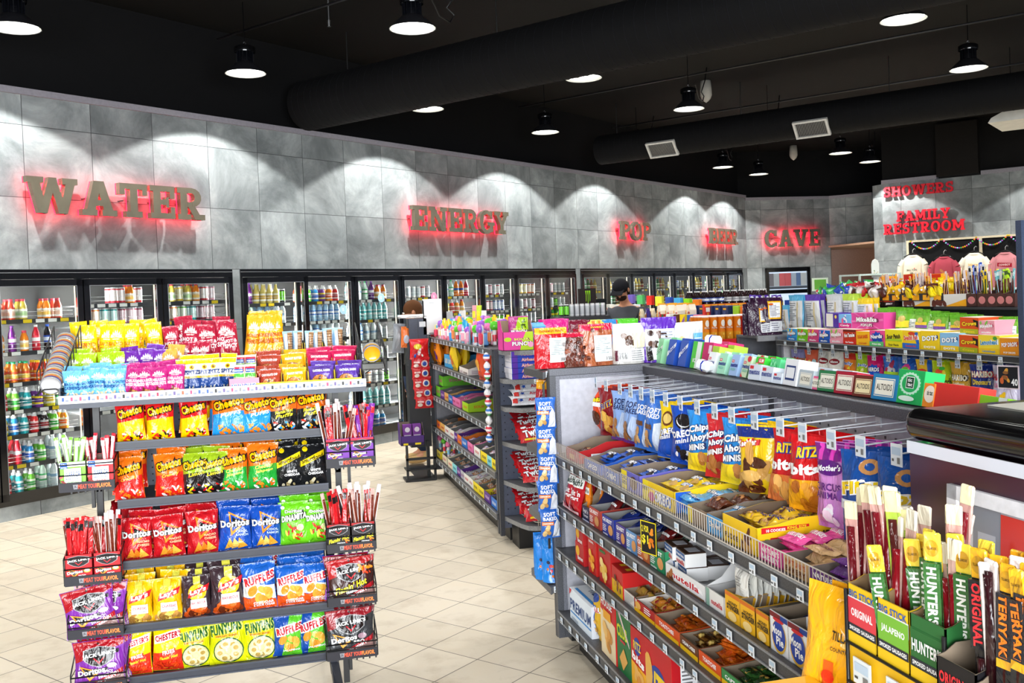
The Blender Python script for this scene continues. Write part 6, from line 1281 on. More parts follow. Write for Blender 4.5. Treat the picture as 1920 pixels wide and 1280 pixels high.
for i,(px_,py_) in enumerate(((843,608),(867,605),(905,612))):   # little white show cards
    m=MB();m.box(-.06,.06,0,.004,0,.11,'c8ccd4' if i==0 else 'f2f2f0');tag(m.obj('show_card','card',None,FT.p(FT.xs(px_,.36,1.5),.36,1.45+.01*i),-1.2),['grey','first white','second white'][i]+' blank card standing among the novelty sweets','card')
for px_,c,nm in ((898,'f0a0b0','pink'),(906,'c8e040','lime and yellow')):
    m=MB();m.prism([(-.02,0),(.02,0),(.045,.17),(-.01,.17)],0,.01,c);m.box(-.01,.025,-.002,0,.06,.12,'f4e040');tag(m.obj('candy_strip','film',None,FT.p(FT.xs(px_-10,.25,1.5),.25,1.46),-1.0),f'tall {nm} candy strip sticking up over the sweets','candy')
hal=[('ha_ora','orange and violet treat pouch','ee8a14',[El(.5,.4,.3,.2,'5a2a8a'),Tx('BOO',.5,.75,.6,.2,'2a1a3a')]),('ha_yel','yellow treat pouch','f0cc20',[El(.5,.4,.3,.2,'e07820')]),('ha_red','red orange treat pouch','e84a1c',[El(.5,.5,.3,.2,'f4b040')])]
for a in hal: bag(a[0],'candy_bag','candy bag',a[1],.12,.14,.05,a[2],a[3])
box('hx_blu','candy_box','candy box','sky blue candy box','.'and .13,.07,.12,'3aa0d8',[Tx('CANDY',.5,.5,.7,.4,'f4f0e0')],topc='2a80b8')
tray('hx_eg','display_tray','display tray','white and red egg candy carton',.3,.1,.28,'f0e8e4',[Fine(.1,.1,.5,.5,4,'a89'),Tx('BIG LEAGUE',.7,.3,.4,.3,'5a2418')],lip=.5,side=[Fine(.1,.2,.4,.8,4,'a89'),Tx('BIG LEAGUE',.6,.3,.6,.3,'5a2418')])
z=TZ[3]+.002
row2(FT,[('ha_ora',806,820),('ha_ora',814,834),('hx_blu',828,848),('hx_blu',838,850),('ha_yel',846,862)],.03,z,'on second sweets shelf',deep=1,dd=.08,fit=(.8,1.6))
traywith('hx_eg',858,882,None,0,0,1,1,z=z,on='on second sweets shelf',F=FT)
for i in range(6):
    m=MB()
    pass
row2(FT,[('ha_red',893,918)],.03,z+.0,'near the end of second sweets shelf',fit=(.8,1.6),deep=1)
def clam(key,desc,base,fc,pk,pd): tray(key,'display_tray','display tray',desc,.17,.1,.3,base,[Tx('SOUR',.5,.5,.6,.3,fc)],lip=.7,inside='6a6a6a',side=[Tx('SOUR',.3,.6,.3,.3,fc),Fine(.5,.3,.9,.8,3,fc)])
for a in (('cl_grn','green candy tray','6ac82a','c02080',0,0),('cl_pur','violet candy tray','5a2a8a','f0d0f0',0,0),('cl_yel','tan and red candy tray','e0b060','d03020',0,0),('cl_blu','blue candy tray','2a70c8','f0f0f8',0,0),('cl_pnk','pink candy tray','e878b0','c01c60',0,0),('cl_lim','acid lime candy tray with orange fruit','a8d818','e06a18',0,0),('cl_ora','orange candy tray with violet disc','ee7a1a','7a2a8a',0,0),('cl_whi','white candy tray','ecece6','d84050',0,0),('cl_aqu','aqua candy tray','8adce4','2a7a88',0,0),('cl_gry','silver grey candy tray','b8b8c0','a04a98',0,0),('cl_cit','bright yellow candy tray','f0d818','3a2a1a',0,0),('cl_kha','cream candy tray with red pops','e4dcc0','d83040',0,0)): clam(*a)
bag('sw_a','sweet_packet','sweet packet','small mixed sweet packet','.'and .06,.05,.02,'d8d0e0',[Fd(.5,.5,.4,.3,6,.14,['e04060','f0c020','4a90e0'],3)],crimp=.1)
bag('sw_b','sweet_packet','sweet packet','small clear and brown sweet packet',.06,.05,.02,'a87858',[Fd(.5,.5,.4,.3,6,.14,['6a3a20','c8c8c8','e8e0d0'],4)],crimp=.1)
z=TZ[2]+.002
row2(FT,[('cl_grn',818,826)],.015,z,'on third sweets shelf',fit=(.8,1.3));row2(FT,[('cl_grn',822,832)],.04,z+.1,'stacked on third sweets shelf',fit=(.8,1.3))
for t,a,b,p in (('cl_pur',826,834,'sw_a'),('cl_yel',834,842,'sw_a'),('cl_blu',841,849,'sw_b'),('cl_pnk',846,856,'sw_a'),('cl_pnk',855,863,'sw_b'),('cl_lim',862,884,None)): traywith(t,a,b,p,2,4,.065,.055,z=z,on='on third sweets shelf',F=FT,nz=1,lz=.055)
z=TZ[1]+.002
for t,a,b,p in (('cl_ora',819,826,'sw_b'),('cl_yel',826,834,'sw_b'),('cl_whi',834,843,'sw_b'),('cl_whi',843,853,'sw_a'),('cl_pur',852,858,'sw_a'),('cl_ora',857,868,None),('cl_blu',866,876,'sw_a'),('cl_pnk',876,888,'sw_b'),('cl_whi',888,902,'sw_a'),('cl_cit',902,914,'sw_a'),('cl_aqu',914,922,'sw_b'),('cl_cit',922,933,'sw_a')): traywith(t,a,b,p,2,4,.065,.055,z=z,on='on fourth sweets shelf',F=FT,nz=1,lz=.055)
z=TZ[0]+.002
for t,a,b,p in (('cl_cit',818,828,'sw_a'),('cl_kha',828,840,'sw_a'),('cl_kha',839,850,'sw_b'),('cl_aqu',849,857,'sw_b'),('cl_pur',857,864,'sw_a'),('cl_gry',863,872,None),('cl_whi',871,880,'sw_b'),('cl_whi',879,888,'sw_a'),('cl_cit',887,897,'sw_b'),('cl_cit',897,909,'sw_b'),('cl_pur',908,920,'sw_b'),('cl_blu',921,933,'sw_a')): traywith(t,a,b,p,2,4,.065,.055,z=z,on='on bottom sweets shelf',F=FT,nz=1,lz=.07)
for i in range(9): put('toy2' if i%2 else 'toy3',FT.p(FT.xs(836+(i//3)*8,.1,z),.05+.05*(i%3),z+.06),0,0,0,1,'standing in cream trays on bottom shelf')
# long strip of wrapped sweets by the corner
m=MB()
for k in range(10):
    zz=1.26-.062*k
    m.lathe([(0,.0),(.02,.004),(.04,.02),(.043,.035),(.03,.05),(.012,.062)],['f0f0f4',['e04050','3a7ad0','3aa050','f0f0f4'][k%4],'f4f4f8',['3a7ad0','f4f4f8','e04050'][k%3],'e8eaf0'],9,Matrix.Translation((.012*math.sin(k*1.3),.0,zz))@Matrix.Diagonal((1,.55,1,1)))
tag(m.obj('sweet_strip','film',None,FT.p(FT.xs(915,-.06,1.0),-.06,0),-math.pi/2),'long white strip of wrapped multicolour sweets hanging at aisle corner','sweets')
# ---- its end shelves toward the camera
FX=Fr(1.5,6.42,0,0)
E2=empty('endcap_shelf',(1.5,6.42,0),0,'dark pegboard end unit of red liquorice bags','shelving unit')
pegpanel(E2,0,.95,.0,.1,1.33,col='596074',hole='1c1f28',step=.05)
for x in (-.03,.95):
    m=MB();m.box(x,x+.03,-.015,.02,.05,1.33,'3c3e46');m.obj('upright','speck',E2)
m=MB();m.box(.05,.9,-.2,-.01,0,.15,'0b0b0d');m.obj('kick_plate','paint',E2)
EZ=[.185,.435,.705,.95,1.14,1.335]
def roundshelf(z,d,par,fence):
    m=MB();P=[(.0,0)]+[(.0,-d*.55),(.09,-d)]+[(.86,-d),(.95,-d*.55),(.95,0)]
    if d>.3: P=[(0,0),(.02,-d*.3),(.05,-d*.7),(.08,-d*.92),(.13,-d),(.82,-d),(.87,-d*.92),(.9,-d*.7),(.93,-d*.3),(.95,0)]
    n=len(P)
    m.add([(a,b,z) for a,b in P]+[(a,b,z-.03) for a,b in P],[list(range(n)),[n+i for i in range(n)][::-1]]+[(i,n+i,n+(i+1)%n,(i+1)%n)[::-1] for i in range(n)],['5d5e62','4a4b4e']+['8b8c8e']*n)
    s=m.obj('shelf','speck',par);pricetags(None,s,[.2,.45,.7],-d-.001,z-.031)
    if fence:
        f=MB();Q=[(.1,-.05),(.13,-d+.035),(.16,-d+.012),(.8,-d+.012)]
        for zz in (.02,.045,.07): f.tube([(a,b,z+zz) for a,b in Q],.0022,'dcd0bc',4)
        for i in range(46): f.box(.14+i*.0146,.142+i*.0146,-d+.01,-d+.013,z,z+.07,'dcd0bc')
        f.obj('wire_fence','paint',s)
for z,d,fe in zip(EZ,(.38,.36,.34,.26,.24,.26),(1,1,1,0,0,0)): roundshelf(z,d,E2,fe)
bag('twz','liquorice_bag','liquorice bag','red liquorice bag with white lettering',.3,.14,.04,'c0141e',[Tx('Twizzlers',.5,.52,.84,.42,'f6f6fa','5a0a14',6,0,.05,.05),Rt(.1,.1,.5,.18,'f0d020'),Fd(.8,.25,.12,.1,4,.05,['e84050','f0c8c8'],3,.4)])
bag('twy','liquorice_bag','liquorice bag','red and yellow liquorice bag',.3,.14,.04,'c4161e',[Po([(.6,0),(1,0),(1,1),(.75,1)],'f0cc30'),Tx('Twizzlers',.45,.55,.8,.4,'f6f6fa','5a0a14',5,0,.05,.05)])
bag('star','liquorice_bag','candy bag','white candy bag with blue stars',.34,.13,.045,'eef0f6',[[St(.2+.2*i,.7 if i%2 else .35,.06,.14,'2a58b8',5,.45) for i in range(4)],Tx('Airheads',.55,.3,.4,.2,'c82838'),Po([(0,.2),(.12,.1),(.12,.6),(0,.5)],'d83a34')])
box('air','candy_box','candy box','flat blue and violet candy box',.3,.036,.2,'2848c0',[Rt(0,0,.14,1,'5a2aa8'),Tx('Airheads',.4,.5,.34,.6,'f4d0c8','c02838'),Rt(.62,.2,.95,.8,'4a2a98'),Tx('BITES',.78,.5,.2,.5,'c8a0e8')],sidec='e0e0ea')
for i in range(5): put('air',FX.p(.19,-.22,EZ[4]+.002+.0375*i),R.uniform(-.03,.03),0,0,1,'in the stack on second end shelf',desc='flat blue and violet candy box, '+['lowest','second up','middle','second down','topmost'][i])
for i in range(3): put('star',FX.p(.2+.01*i,-.22,EZ[3]+.02+.045*i),R.uniform(-.05,.05),-1.2,0,1,'in the stack on third end shelf',desc='white starry candy bag, '+['lowest','middle','topmost'][i])
for lv,k in ((2,'twz'),(1,'twy'),(0,'twz')):
    for i in range(6): put('twy' if (lv==1 and i<5) else k,FX.p(.21+R.uniform(-.012,.012),-.33+.045*i,EZ[lv]+.03+.017*i),R.uniform(-.06,.06),-.95,0,1,f'on {("lowest","middle","upper")[lv]} fenced end shelf')
    for i in range(4): put(k,FX.p(.55+R.uniform(-.012,.012),-.31+.05*i,EZ[lv]+.03+.017*i),R.uniform(-.06,.06),-.95,0,1,f'on {("lowest","middle","upper")[lv]} fenced end shelf')
# top of the end unit
tray('sourp','display_tray','display tray','magenta and lime sour candy display carton',.2,.19,.14,'e0409c',[Po([(.55,0),(1,0),(1,1),(.75,1),(.62,.5)],'b8d81c'),Tx('SOUR',.6,.6,.5,.12,'e8f060','7a1050'),Tx('PUNCH',.6,.36,.62,.22,'f6f6f6','7a1050',0,0,.05),El(.15,.6,.12,.12,'b8d81c'),El(.9,.3,.1,.15,'f0a0c8')],lip=.62,inside='a08a70',hb=.19)
pouchbag('sourb','magenta and lime sour candy pouch','b02a80',[Po([(.3,.5),(1,.3),(1,.95),(.5,.95)],'a8d020'),Tx('SOUR',.5,.52,.6,.07,'e8f060'),Tx('PUNCH',.5,.42,.8,.12,W,'5a1040'),Fd(.75,.7,.16,.16,5,.12,['5a7a20','3a4a18'],3,.3)],w=.17,h=.22)
pouchbag('nerd','pale blue candy pouch','4aa8e0',[Rt(0,.86,1,1,'78c4ec'),Tx('NERDS',.5,.5,.8,.2,W,'2a4aa0')],w=.18,h=.2);pouchbag('hpnk','hot pink candy pouch','e0208c',[Fd(.5,.5,.4,.3,12,.06,['f8c0dc','c01070'],3)],w=.2,h=.21);pouchbag('maro','maroon candy pouch','7a1430',[],w=.2,h=.21);pouchbag('limy','pale lime candy pouch','dce868',[Rt(.3,.3,.45,1,'f08a30'),Rt(.6,.3,.7,1,'f08a30')],w=.18,h=.2);pouchbag('skit','sky blue and rainbow candy pouch','3a90d8',[Rt(.75,.0,.82,1,'e04030'),Rt(.82,0,.88,1,'50c040'),Fd(.4,.4,.3,.2,10,.1,['f0d020','e04030','40a040','8030a0'],3)],w=.16,h=.2)
pouchbag('mike','bright green candy pouch','5acc2c',[Tx('Mike&Ike',.5,.44,.84,.14,W,'2a2a2a',0,0,.05),Rt(.1,.66,.4,.78,'e0f0c0'),Fd(.5,.2,.36,.1,8,.08,['e04040','f0a020','f0f040'],3)],w=.17,h=.2)
zt=1.337
put('sourp',FX.p(FX.xs(969,-.2,1.42),-.24,zt),0,0,0,1.05,'on end unit top');row2(FX,[('sourb',955,992)],-.2,zt+.05,'inside the magenta display carton',fit=(.8,1.1))
row2(FX,[('nerd',989,1030),('hpnk',1020,1068),('maro',1065,1106),('limy',1098,1138),('skit',1130,1165),('mike',1161,1198)],-.12,zt,'on end unit top',fit=(.85,1.2),deep=2,dd=.06)
# ================================================================ tower stand with red packs, white board
FS=Fr(1.25,9.0,0,0)
T=empty('tower_stand',(1.25,9.0,0),0,'slim black floor stand hung with red packs at the aisle end','display stand')
m=MB();m.box(-.02,.18,.02,.2,.3,1.52,'15171c');m.box(.0,.17,.0,.02,1.3,1.52,'2a3248');m.box(.083,.087,-.002,0,1.3,1.52,'10131c');m.box(.1,.16,-.002,0,1.44,1.49,'dfe4ea');m.obj('column','paint',T)
m=MB();m.box(.02,.2,.1,.75,.0,.012,'17171a');m.box(-.1,.18,-.12,.1,.0,.02,'1c1c1f');m.obj('base_plate','paint',T)
m=MB()
for x in (-.09,.17): m.box(x,x+.022,-.11,-.09,.0,.34,'1a1a1d')
m.box(.12,.15,-.02,.02,0,.36,'1a1a1d');m.box(-.09,.19,-.11,-.08,.2,.22,'1a1a1d');m.box(-.09,.19,-.11,.08,.1,.112,'1a1a1d');m.obj('leg_frame','paint',T)
m=MB();m.box(-.1,.14,.0,.02,1.53,1.56,'b8b8b4')
for i in range(7): m.tube([(-.1,-.02,1.535+.001*i),(-.02+.03*i,-.08,1.54),(-.02+.03*i,.0,1.545)],.003,'c8c8c4',4)
m.obj('wire_top','steel',T)
bag('redp','candy_pack','candy pack','shiny red pack with white and blue roundel','.'and .18,.11,.04,'c41420',[El(.72,.45,.2,.3,'f0d8d8',12),El(.72,.45,.13,.2,'2a50b0',10),Rt(.1,.5,.45,.64,'f0c8c8'),El(.25,.3,.14,.16,'f0e0d8',10)],crimp=.06)
bag('redt','candy_pack','candy pack','large red pack with yellow creature splash',.185,.19,.05,'d41820',[El(.4,.62,.22,.14,'e8d020',10),Fd(.5,.3,.4,.2,7,.1,['f0f0f0','2a50b0','f4b0b0'],3)])
put('redt',FS.p(.085,-.03,1.14),0,0,0,1,'top of the strip on tower stand')
for i in range(5): put('redp',FS.p(.09+.006*i,-.032,1.045-.093*i),R.uniform(-.08,.08),-.02,R.uniform(-.03,.03),1,f'{ordinal(i)} below on tower stand')
bag('gryp','hanging_bag','bag','grey hanging bag','.'and .12,.28,.06,'8a9098',[],crimp=.08);bag('orap','hanging_bag','bag','orange hanging bag',.1,.2,.05,'e0702a',[El(.5,.4,.3,.2,'b8c0d0')])
put('gryp',FS.p(-.1,.08,1.2),.2,0,.08,1,'at left of tower stand');put('orap',FS.p(-.03,.03,1.25),.1,0,.04,1,'at left of tower stand')
tray('purt','display_tray','display tray','violet and yellow carton tray',.22,.2,.2,'4a2a78',[Rt(0,0,1,.3,'2a1a48'),Rt(.1,.05,.3,.25,'e8d020'),Rt(.6,.05,.85,.25,'e8d020')],lip=.45)
put('purt',FS.p(-.02,-.1,.34),0,0,0,1,'low on tower stand')
box('purb','snack_box','box','violet and silver pack',.08,.16,.06,'7a3a98',[El(.5,.7,.3,.15,'e0d8e8'),Rt(.1,.1,.9,.4,'c8c0d0')]);put('purb',FS.p(-.06,-.05,.37),0,0,0,1,'in violet carton on tower');put('purb',FS.p(.03,-.05,.37),0,0,0,1,'in violet carton on tower')
m=MB();m.box(1.39,1.4,9.0,9.03,1.37,1.69,'b8bcc2');m.box(1.39,1.57,9.0,9.02,1.365,1.7,'e9ecf0');m.box(1.45,1.5,8.998,9.0,1.66,1.668,'777');m.box(1.44,1.52,8.99,9.0,1.372,1.38,'666');tag(m.obj('white_board','gloss'),'blank white board standing at the end of the sweets aisle','board')
# ================================================================ third gondola: boxed sweets and pegged gummies
F3=Fr(3.95,6.97,0,-math.pi/2);L3=2.75
G3=empty('gondola_shelf',(3.95,6.97,0),-math.pi/2,'grey gondola of boxed sweets and pegged gummy bags','shelving unit')
endpanel(G3,-.03,-.0,.45,.05,1.29,inner='cfd0d6')
m=MB();m.box(0,L3,.44,.46,.1,1.56,'22242c');m.box(0,L3,.42,.5,1.535,1.565,'2c2d33');m.obj('back_panel','paint',G3)
m=MB();m.box(.02,L3,.1,.44,0,.14,'0c0c0e');m.obj('kick_plate','paint',G3)
shelfpart(G3,'shelf',0,L3,0,.44,1.262,tags=[.14+.165*i for i in range(15)],lip=.042,lipc='3c3d40')
for z in (.2,.6): shelfpart(G3,'shelf',0,L3,0,.44,z,tags=[.1+.2*i for i in range(13)],lip=.042)
def cbx(key,desc,base,top,txt,tc,out=None,extra=(),w=.16,h=.105,low=None):
    box(key,'candy_box','candy box',desc,w,h,.19,base,[list(extra),Tx(txt,.5,.62,.78,.26,tc,out,4,0,.05),Rt(0,0,1,.3,low or base),Tx(txt,.5,.15,.6,.12,tc)],topc='f0e8d8')
FR_=lambda cs:[Fd(.5,.7,.48,.25,9,.07,cs,3,.8)]
cbx('b_mblu','sky blue chewy candy box','3a9adc','','Mike&Ike','f4f8ff','3a4a6a',FR_(['f0a020','e04050','f0e040']),low='1a7ac8');cbx('b_mgrn','lime chewy candy box','7ac81c','','Mike&Ike',W,'3a6a10',FR_(['e04040','f0e060']));cbx('b_mros','rose chewy candy box','d84880','','Mike&Ike',W,'7a1c40',FR_(['f0c020','f08aa0']));cbx('b_mroy','royal blue chewy candy box','1a62c8','','Mike&Ike',W,'0c2a60',FR_(['f0a0c0','f0d020']),low='1450a8');cbx('b_mpnk','pale pink chewy candy box','f0a0b0','','Mike&Ike',W,'d05a78',FR_(['8ac850','f4d0d0']))
cbx('b_hot','red hot candy box','c83414','','Hot Tamales',W,'7a1408',[Rt(0,.85,1,1,'6a1c10')],low='d8281a');cbx('b_sug','yellow candy box with red slanted lettering','f4b818','','SUGAR BABIES','d8401a',None);cbx('b_ner','pink candy box with blue splash','e84a90','','Nerds',W,'0c2a70',[St(.5,.5,.42,.46,'1a50c0',9,.75),Fd(.5,.2,.46,.14,10,.06,['3ab050','f0a0c8','8a4ac8'],3)],low='5ac070');cbx('b_sour','yellow sour candy box with black lettering','e8d81a','','Sour Patch','1a1a14',None,[Rt(0,.36,1,.5,'a8c828')]);cbx('b_fish','yellow and blue fish candy box','f0c81c','','Swedish Fish','e0401c',W,[Po([(.6,.9),(.9,.95),(1,.3),(.9,0),(.8,.4)],'1a62c0'),El(.55,.85,.2,.1,'d8401c')],low='2a6ac4');cbx('b_dot','yellow gumdrop candy box','f0cc1c','','DOTS',W,'1a3a80');cbx('b_dob','pale blue gumdrop candy box','8ac0e8','','DOTS',W,'1a3a80',low='f0c820');cbx('b_cro','orange liquorice candy box','d8501a','','Crows','f4d020','1a1414',[Po([(.7,.9),(1,.8),(1,.4),(.8,.5)],'1a1a1c')],low='a8b020');cbx('b_lem','yellow lemon candy box','f4d838','','Lemonhead','2a8ac0',W,[El(.8,.85,.1,.1,'4aa040')],low='f4c81c');cbx('b_pop','orange drop candy box','f0981c','','POP DROPS',W,'c83a14')
row2(F3,[('b_mblu',1476,1494),('b_mgrn',1495,1514),('b_mros',1515,1535),('b_mroy',1536,1556),('b_mpnk',1557,1581),('b_hot',1581,1606),('b_sug',1606,1630),('b_ner',1631,1659),('b_sour',1660,1692),('b_fish',1692,1725),('b_dot',1726,1762),('b_dob',1763,1799),('b_cro',1799,1834),('b_lem',1835,1874),('b_pop',1875,1912)],.012,1.265,'in the sweets box row',rzj=.02,fit=(.6,1.4))
box('t_mike','candy_box','candy box','wide pink candy display box','.'and .36,.105,.12,'e0489c',[[Po([(.5,.5),(.5+.7*math.cos(a),.5+1.2*math.sin(a)),(.5+.7*math.cos(a+.12),.5+1.2*math.sin(a+.12))],'ea78b8') for a in [.52*i for i in range(12)]],Tx('Mike&Ike',.5,.58,.62,.3,W,'7a2a50',0,0,.05),Tx('POP-UPS',.5,.24,.34,.18,W,'7a2a50')])
box('t_won','candy_box','candy box','pale blue and magenta candy display box',.17,.105,.12,'7ab8e8',[Rt(0,0,1,.36,'d01c80'),Fd(.5,.65,.3,.2,7,.12,['f0f0f8','e86090','5a70c8'],3),Tx('Candy',.5,.18,.7,.2,W)])
box('t_pur','candy_box','candy box','violet and white candy display box',.17,.1,.12,'4a2a98',[Rt(.1,.05,.6,.95,'e8e4dc'),El(.8,.75,.08,.12,'f0d860')])
box('t_nth','candy_box','candy box','flat violet candy box',.13,.03,.1,'3a2a90',[Tx('Nerds',.5,.5,.8,.5,W)])
row2(F3,[('t_pur',1547,1573),('t_won',1573,1597),('t_mike',1596,1658)],.12,1.372,'on top of the sweets boxes',rzj=.02,fit=(.6,1.4))
for i,(a,b) in enumerate(((1574,1594),(1594,1613),(1613,1634))): row2(F3,[('t_nth',a,b)],.24,1.45,'above the pink display box',fit=(.6,1.5))
for i in range(3): row2(F3,[('b_cro',1801,1834)] if i==0 else [('b_mpnk',1836,1865)],.06,1.372,'lying on the box row',fit=(.5,1)) if i<2 else None
# silver backed pouches and green fruit bags hung from the upper rail
def back(key,desc,hd,body='e6e8ea'): bag(key,'dried_fruit_bag','pouch',desc,.155,.22,.04,hd,[Rt(.03,.04,.97,.84,body),Fine(.1,.3,.7,.8,9,'8a929a'),Bar(.12,.07,.5,.22),Rt(.76,.1,.84,.8,'c8b890')])
back('bk_blu','white label pouch with blue header','5ab4e0');back('bk_vio','white label pouch with violet header','5a38a8');back('bk_wht','white label pouch with silver header','d8dce0');back('bk_lim','white label pouch with lime header','b8d840');back('bk_yel','white label pouch with yellow header','f0d020')
row2(F3,[('bk_blu',1464,1482),('bk_blu',1481,1510),('bk_vio',1510,1546),('bk_wht',1548,1586),('bk_lim',1584,1616),('bk_yel',1612,1642)],.27,1.31,'hanging under the upper rail',fit=(.8,1.4),deep=1,behind='behind under the upper rail')
bag('grn_a','dried_fruit_bag','pouch','green fruit bag with yellow label','.'and .15,.22,.05,'6cae2c',[Rt(.0,.86,1,1,'58a01c'),Fd(.5,.35,.4,.3,10,.1,['8ac03a','4a8a20','b8d868'],3,.8),Rt(.1,.42,.9,.64,'ead838'),Rt(.12,.26,.88,.34,'e8c020'),El(.5,.7,.2,.1,'c8b060')])
bag('grn_b','dried_fruit_bag','pouch','green fruit bag turned to its white label',.15,.22,.05,'74b434',[Rt(.0,.86,1,1,'58a01c'),Rt(.2,.1,.8,.7,'eceeea'),Fine(.24,.2,.76,.66,8,'8a9290'),Bar(.3,.12,.6,.2)])
bag('grn_c','dried_fruit_bag','pouch','green fruit bag with violet band',.15,.22,.05,'7ab83c',[Rt(.0,.86,1,1,'5aa420'),Fd(.5,.3,.4,.2,10,.1,['c8a060','5a3a20','b8d868'],4,.8),Rt(.05,.44,.95,.54,'7a4aa0'),Rt(.08,.54,.92,.64,'e8c838'),El(.5,.7,.2,.1,'c8b060')])
gx=1652
for i in range(15):
    k=('grn_a','grn_a','grn_a','grn_b','grn_c','grn_b','grn_c','grn_b','grn_c','grn_b','grn_c','grn_b','grn_b','grn_c','grn_b')[i]
    row2(F3,[(k,gx+i*17-3,gx+i*17+22)],.2+.03*(i%2),1.3,'in the green fruit bag row',fit=(.75,1.2),rz0=R.uniform(.1,.4),rx=-.05,deep=1,dd=.07)
# gummy bags on pegs under the shelf
def gum(key,desc,base,items,w=.15,h=.23): bag(key,'gummy_bag','candy bag',desc,w,h,.05,base,items)
gum('y_mix','clear bag of mixed brown candy','a86a50',[Rt(0,.7,1,1,'8a8ac0'),Fd(.5,.4,.45,.38,26,.08,['c83c2c','e08a3a','6a3020','f0c060'],3)]);gum('y_pch','red and yellow peach ring bag','e86a4a',[Fd(.4,.4,.4,.38,20,.1,['f0d060','f4e8a0','e85040'],4),El(.85,.6,.12,.1,'a0c0c8')])
gum('y_wht','white gummy bag with maroon oval','eceae4',[El(.5,.68,.34,.1,'8a1420'),Tx('Albanese',.5,.68,.5,.08,W),Fd(.5,.28,.36,.14,10,.1,['e07030','d83030','40a040','f0c020','3a80c0'],3)]);gum('y_org','red orange and yellow candy bag','f08a20',[Rt(0,.8,1,1,'d8301c'),Tx('Jelly',.4,.66,.6,.12,'2a60c0',W),Fd(.5,.35,.36,.2,10,.14,['f4e040','f0a020','e85020'],3)]);gum('y_lim','lime and pink candy bag','a8cc28',[Tx('Jelly',.5,.66,.6,.1,'2a60c0',W),Fd(.5,.35,.36,.2,10,.14,['f0e8a0','e85070','c8d840'],3),Rt(0,.0,1,.2,'e87080')])
gum('y_ner','magenta candy bag with blue splash','d8186c',[St(.45,.55,.4,.2,'1a50c0',9,.75),Tx('NERDS',.45,.58,.66,.12,W,'0c2a70'),Fd(.4,.22,.24,.12,6,.14,['f0a0b8','c02050'],3)]);gum('y_jol','blue candy bag with lime bar','2a6ac8',[Fd(.5,.7,.4,.16,8,.14,['a83050','c8c8d0'],3),Rt(.1,.42,.9,.56,'a0d030'),Tx('JOLLY',.5,.2,.8,.12,W),Tx('RANCHER',.5,.1,.8,.06,'f0d020')]);gum('y_jo2','blue candy bag with pink and green sweets','2a62c0',[Fd(.5,.5,.42,.24,8,.24,['d84a90','4aa0e0','7ac840','8a4ac0'],3,.9),Tx('JOLLY',.5,.14,.8,.14,W)])
gum('y_fis','yellow and blue fish candy bag','f0c41c',[Po([(.6,1),(1,1),(1,0),(.8,.3)],'1a5ab8'),Tx('Swedish',.42,.36,.6,.1,'d8301c'),Tx('Fish',.42,.24,.5,.12,'d8301c'),El(.4,.66,.26,.08,'d8301c')]);gum('y_sou','lime sour candy bag with black lettering','b8d018',[Tx('Sour Patch',.5,.45,.84,.2,'14180c'),Fd(.5,.75,.3,.1,5,.14,['f0e040','e85030','40b040'],3)]);gum('y_gol','gold gummy bear bag','d0a02c',[Tx('HARIBO',.5,.6,.8,.16,'f8f0d8','3a2a10',0,0,.05),Tx('Goldbears',.5,.44,.6,.08,'f0e8d0'),El(.4,.25,.14,.1,'f0ead0')]);gum('y_din','navy gummy bag','1a2f80',[Tx('HARIBO',.5,.74,.84,.16,'f8f0d8','b81c28',0,0,.05),Tx('Dinosaurs',.5,.54,.76,.14,'f0d020'),Fd(.5,.2,.4,.12,8,.12,['f0c020','e05030','40a050'],3)]);gum('y_uni','pale lilac gummy bag','c8c0d8',[Tx('HARIBO',.45,.7,.84,.16,'c82838',None,0,0,.05),Tx('Unicorns',.45,.5,.7,.12,'e0709a'),Fd(.5,.2,.4,.12,8,.12,['f0c020','f0a0b8'],3)])
for i,(k,x) in enumerate((('y_mix',1492),('y_pch',1517),('y_wht',1540),('y_wht',1562),('y_org',1588),('y_lim',1613),('y_ner',1639),('y_jol',1666),('y_jo2',1697),('y_fis',1729),('y_sou',1762),('y_gol',1796),('y_din',1837),('y_uni',1876))):
    lx=F3.xs(x,.1,1.19);peghook(G3,lx,.1,.44,1.185)
    for q in range(3): put(k,F3.p(lx+R.uniform(-.005,.005),.12+q*.05,1.185-DES[k]['h']*.98),-math.pi/2+R.uniform(.15,.5),R.uniform(-.05,.05),R.uniform(-.05,.08),1,'on the gummy pegs' if q==0 else 'behind on the gummy pegs')
    if i in(4,5,6,9): peghook(G3,lx+.05,.1,.44,.96)
for i in range(14): put(('y_gol','y_din','y_sou','y_ner','y_wht')[i%5],F3.p(.12+.18*i,.1,.62),-math.pi/2+.2,0,0,1.05,'on the lower gummy shelf')
m=MB();m.box(-.06,.06,0,.003,0,.13,'e8d8e0');art(m,[Rt(.05,.05,.95,.95,'1a1a20'),Fd(.4,.55,.3,.3,6,.14,['e0a040','c86030','8a5a30'],3),Tx('40',.8,.3,.3,.3,W)],lambda u,v,e:((u-.5)*.12,-e,v*.13),.12,.13);tag(m.obj('offer_card','card',None,F3.p(F3.xs(1893,.0,1.15),-.01,1.08),-1.2),'dark offer card with small pictures at the end of the pegs','sign')
m=MB();m.box(-.02,.02,-.02,.02,0,2.0,'3a4660');tag(m.obj('post','speck',None,pX(1920,600,3.9).xy.to_3d(),0),'blue grey upright post at the right edge','post')
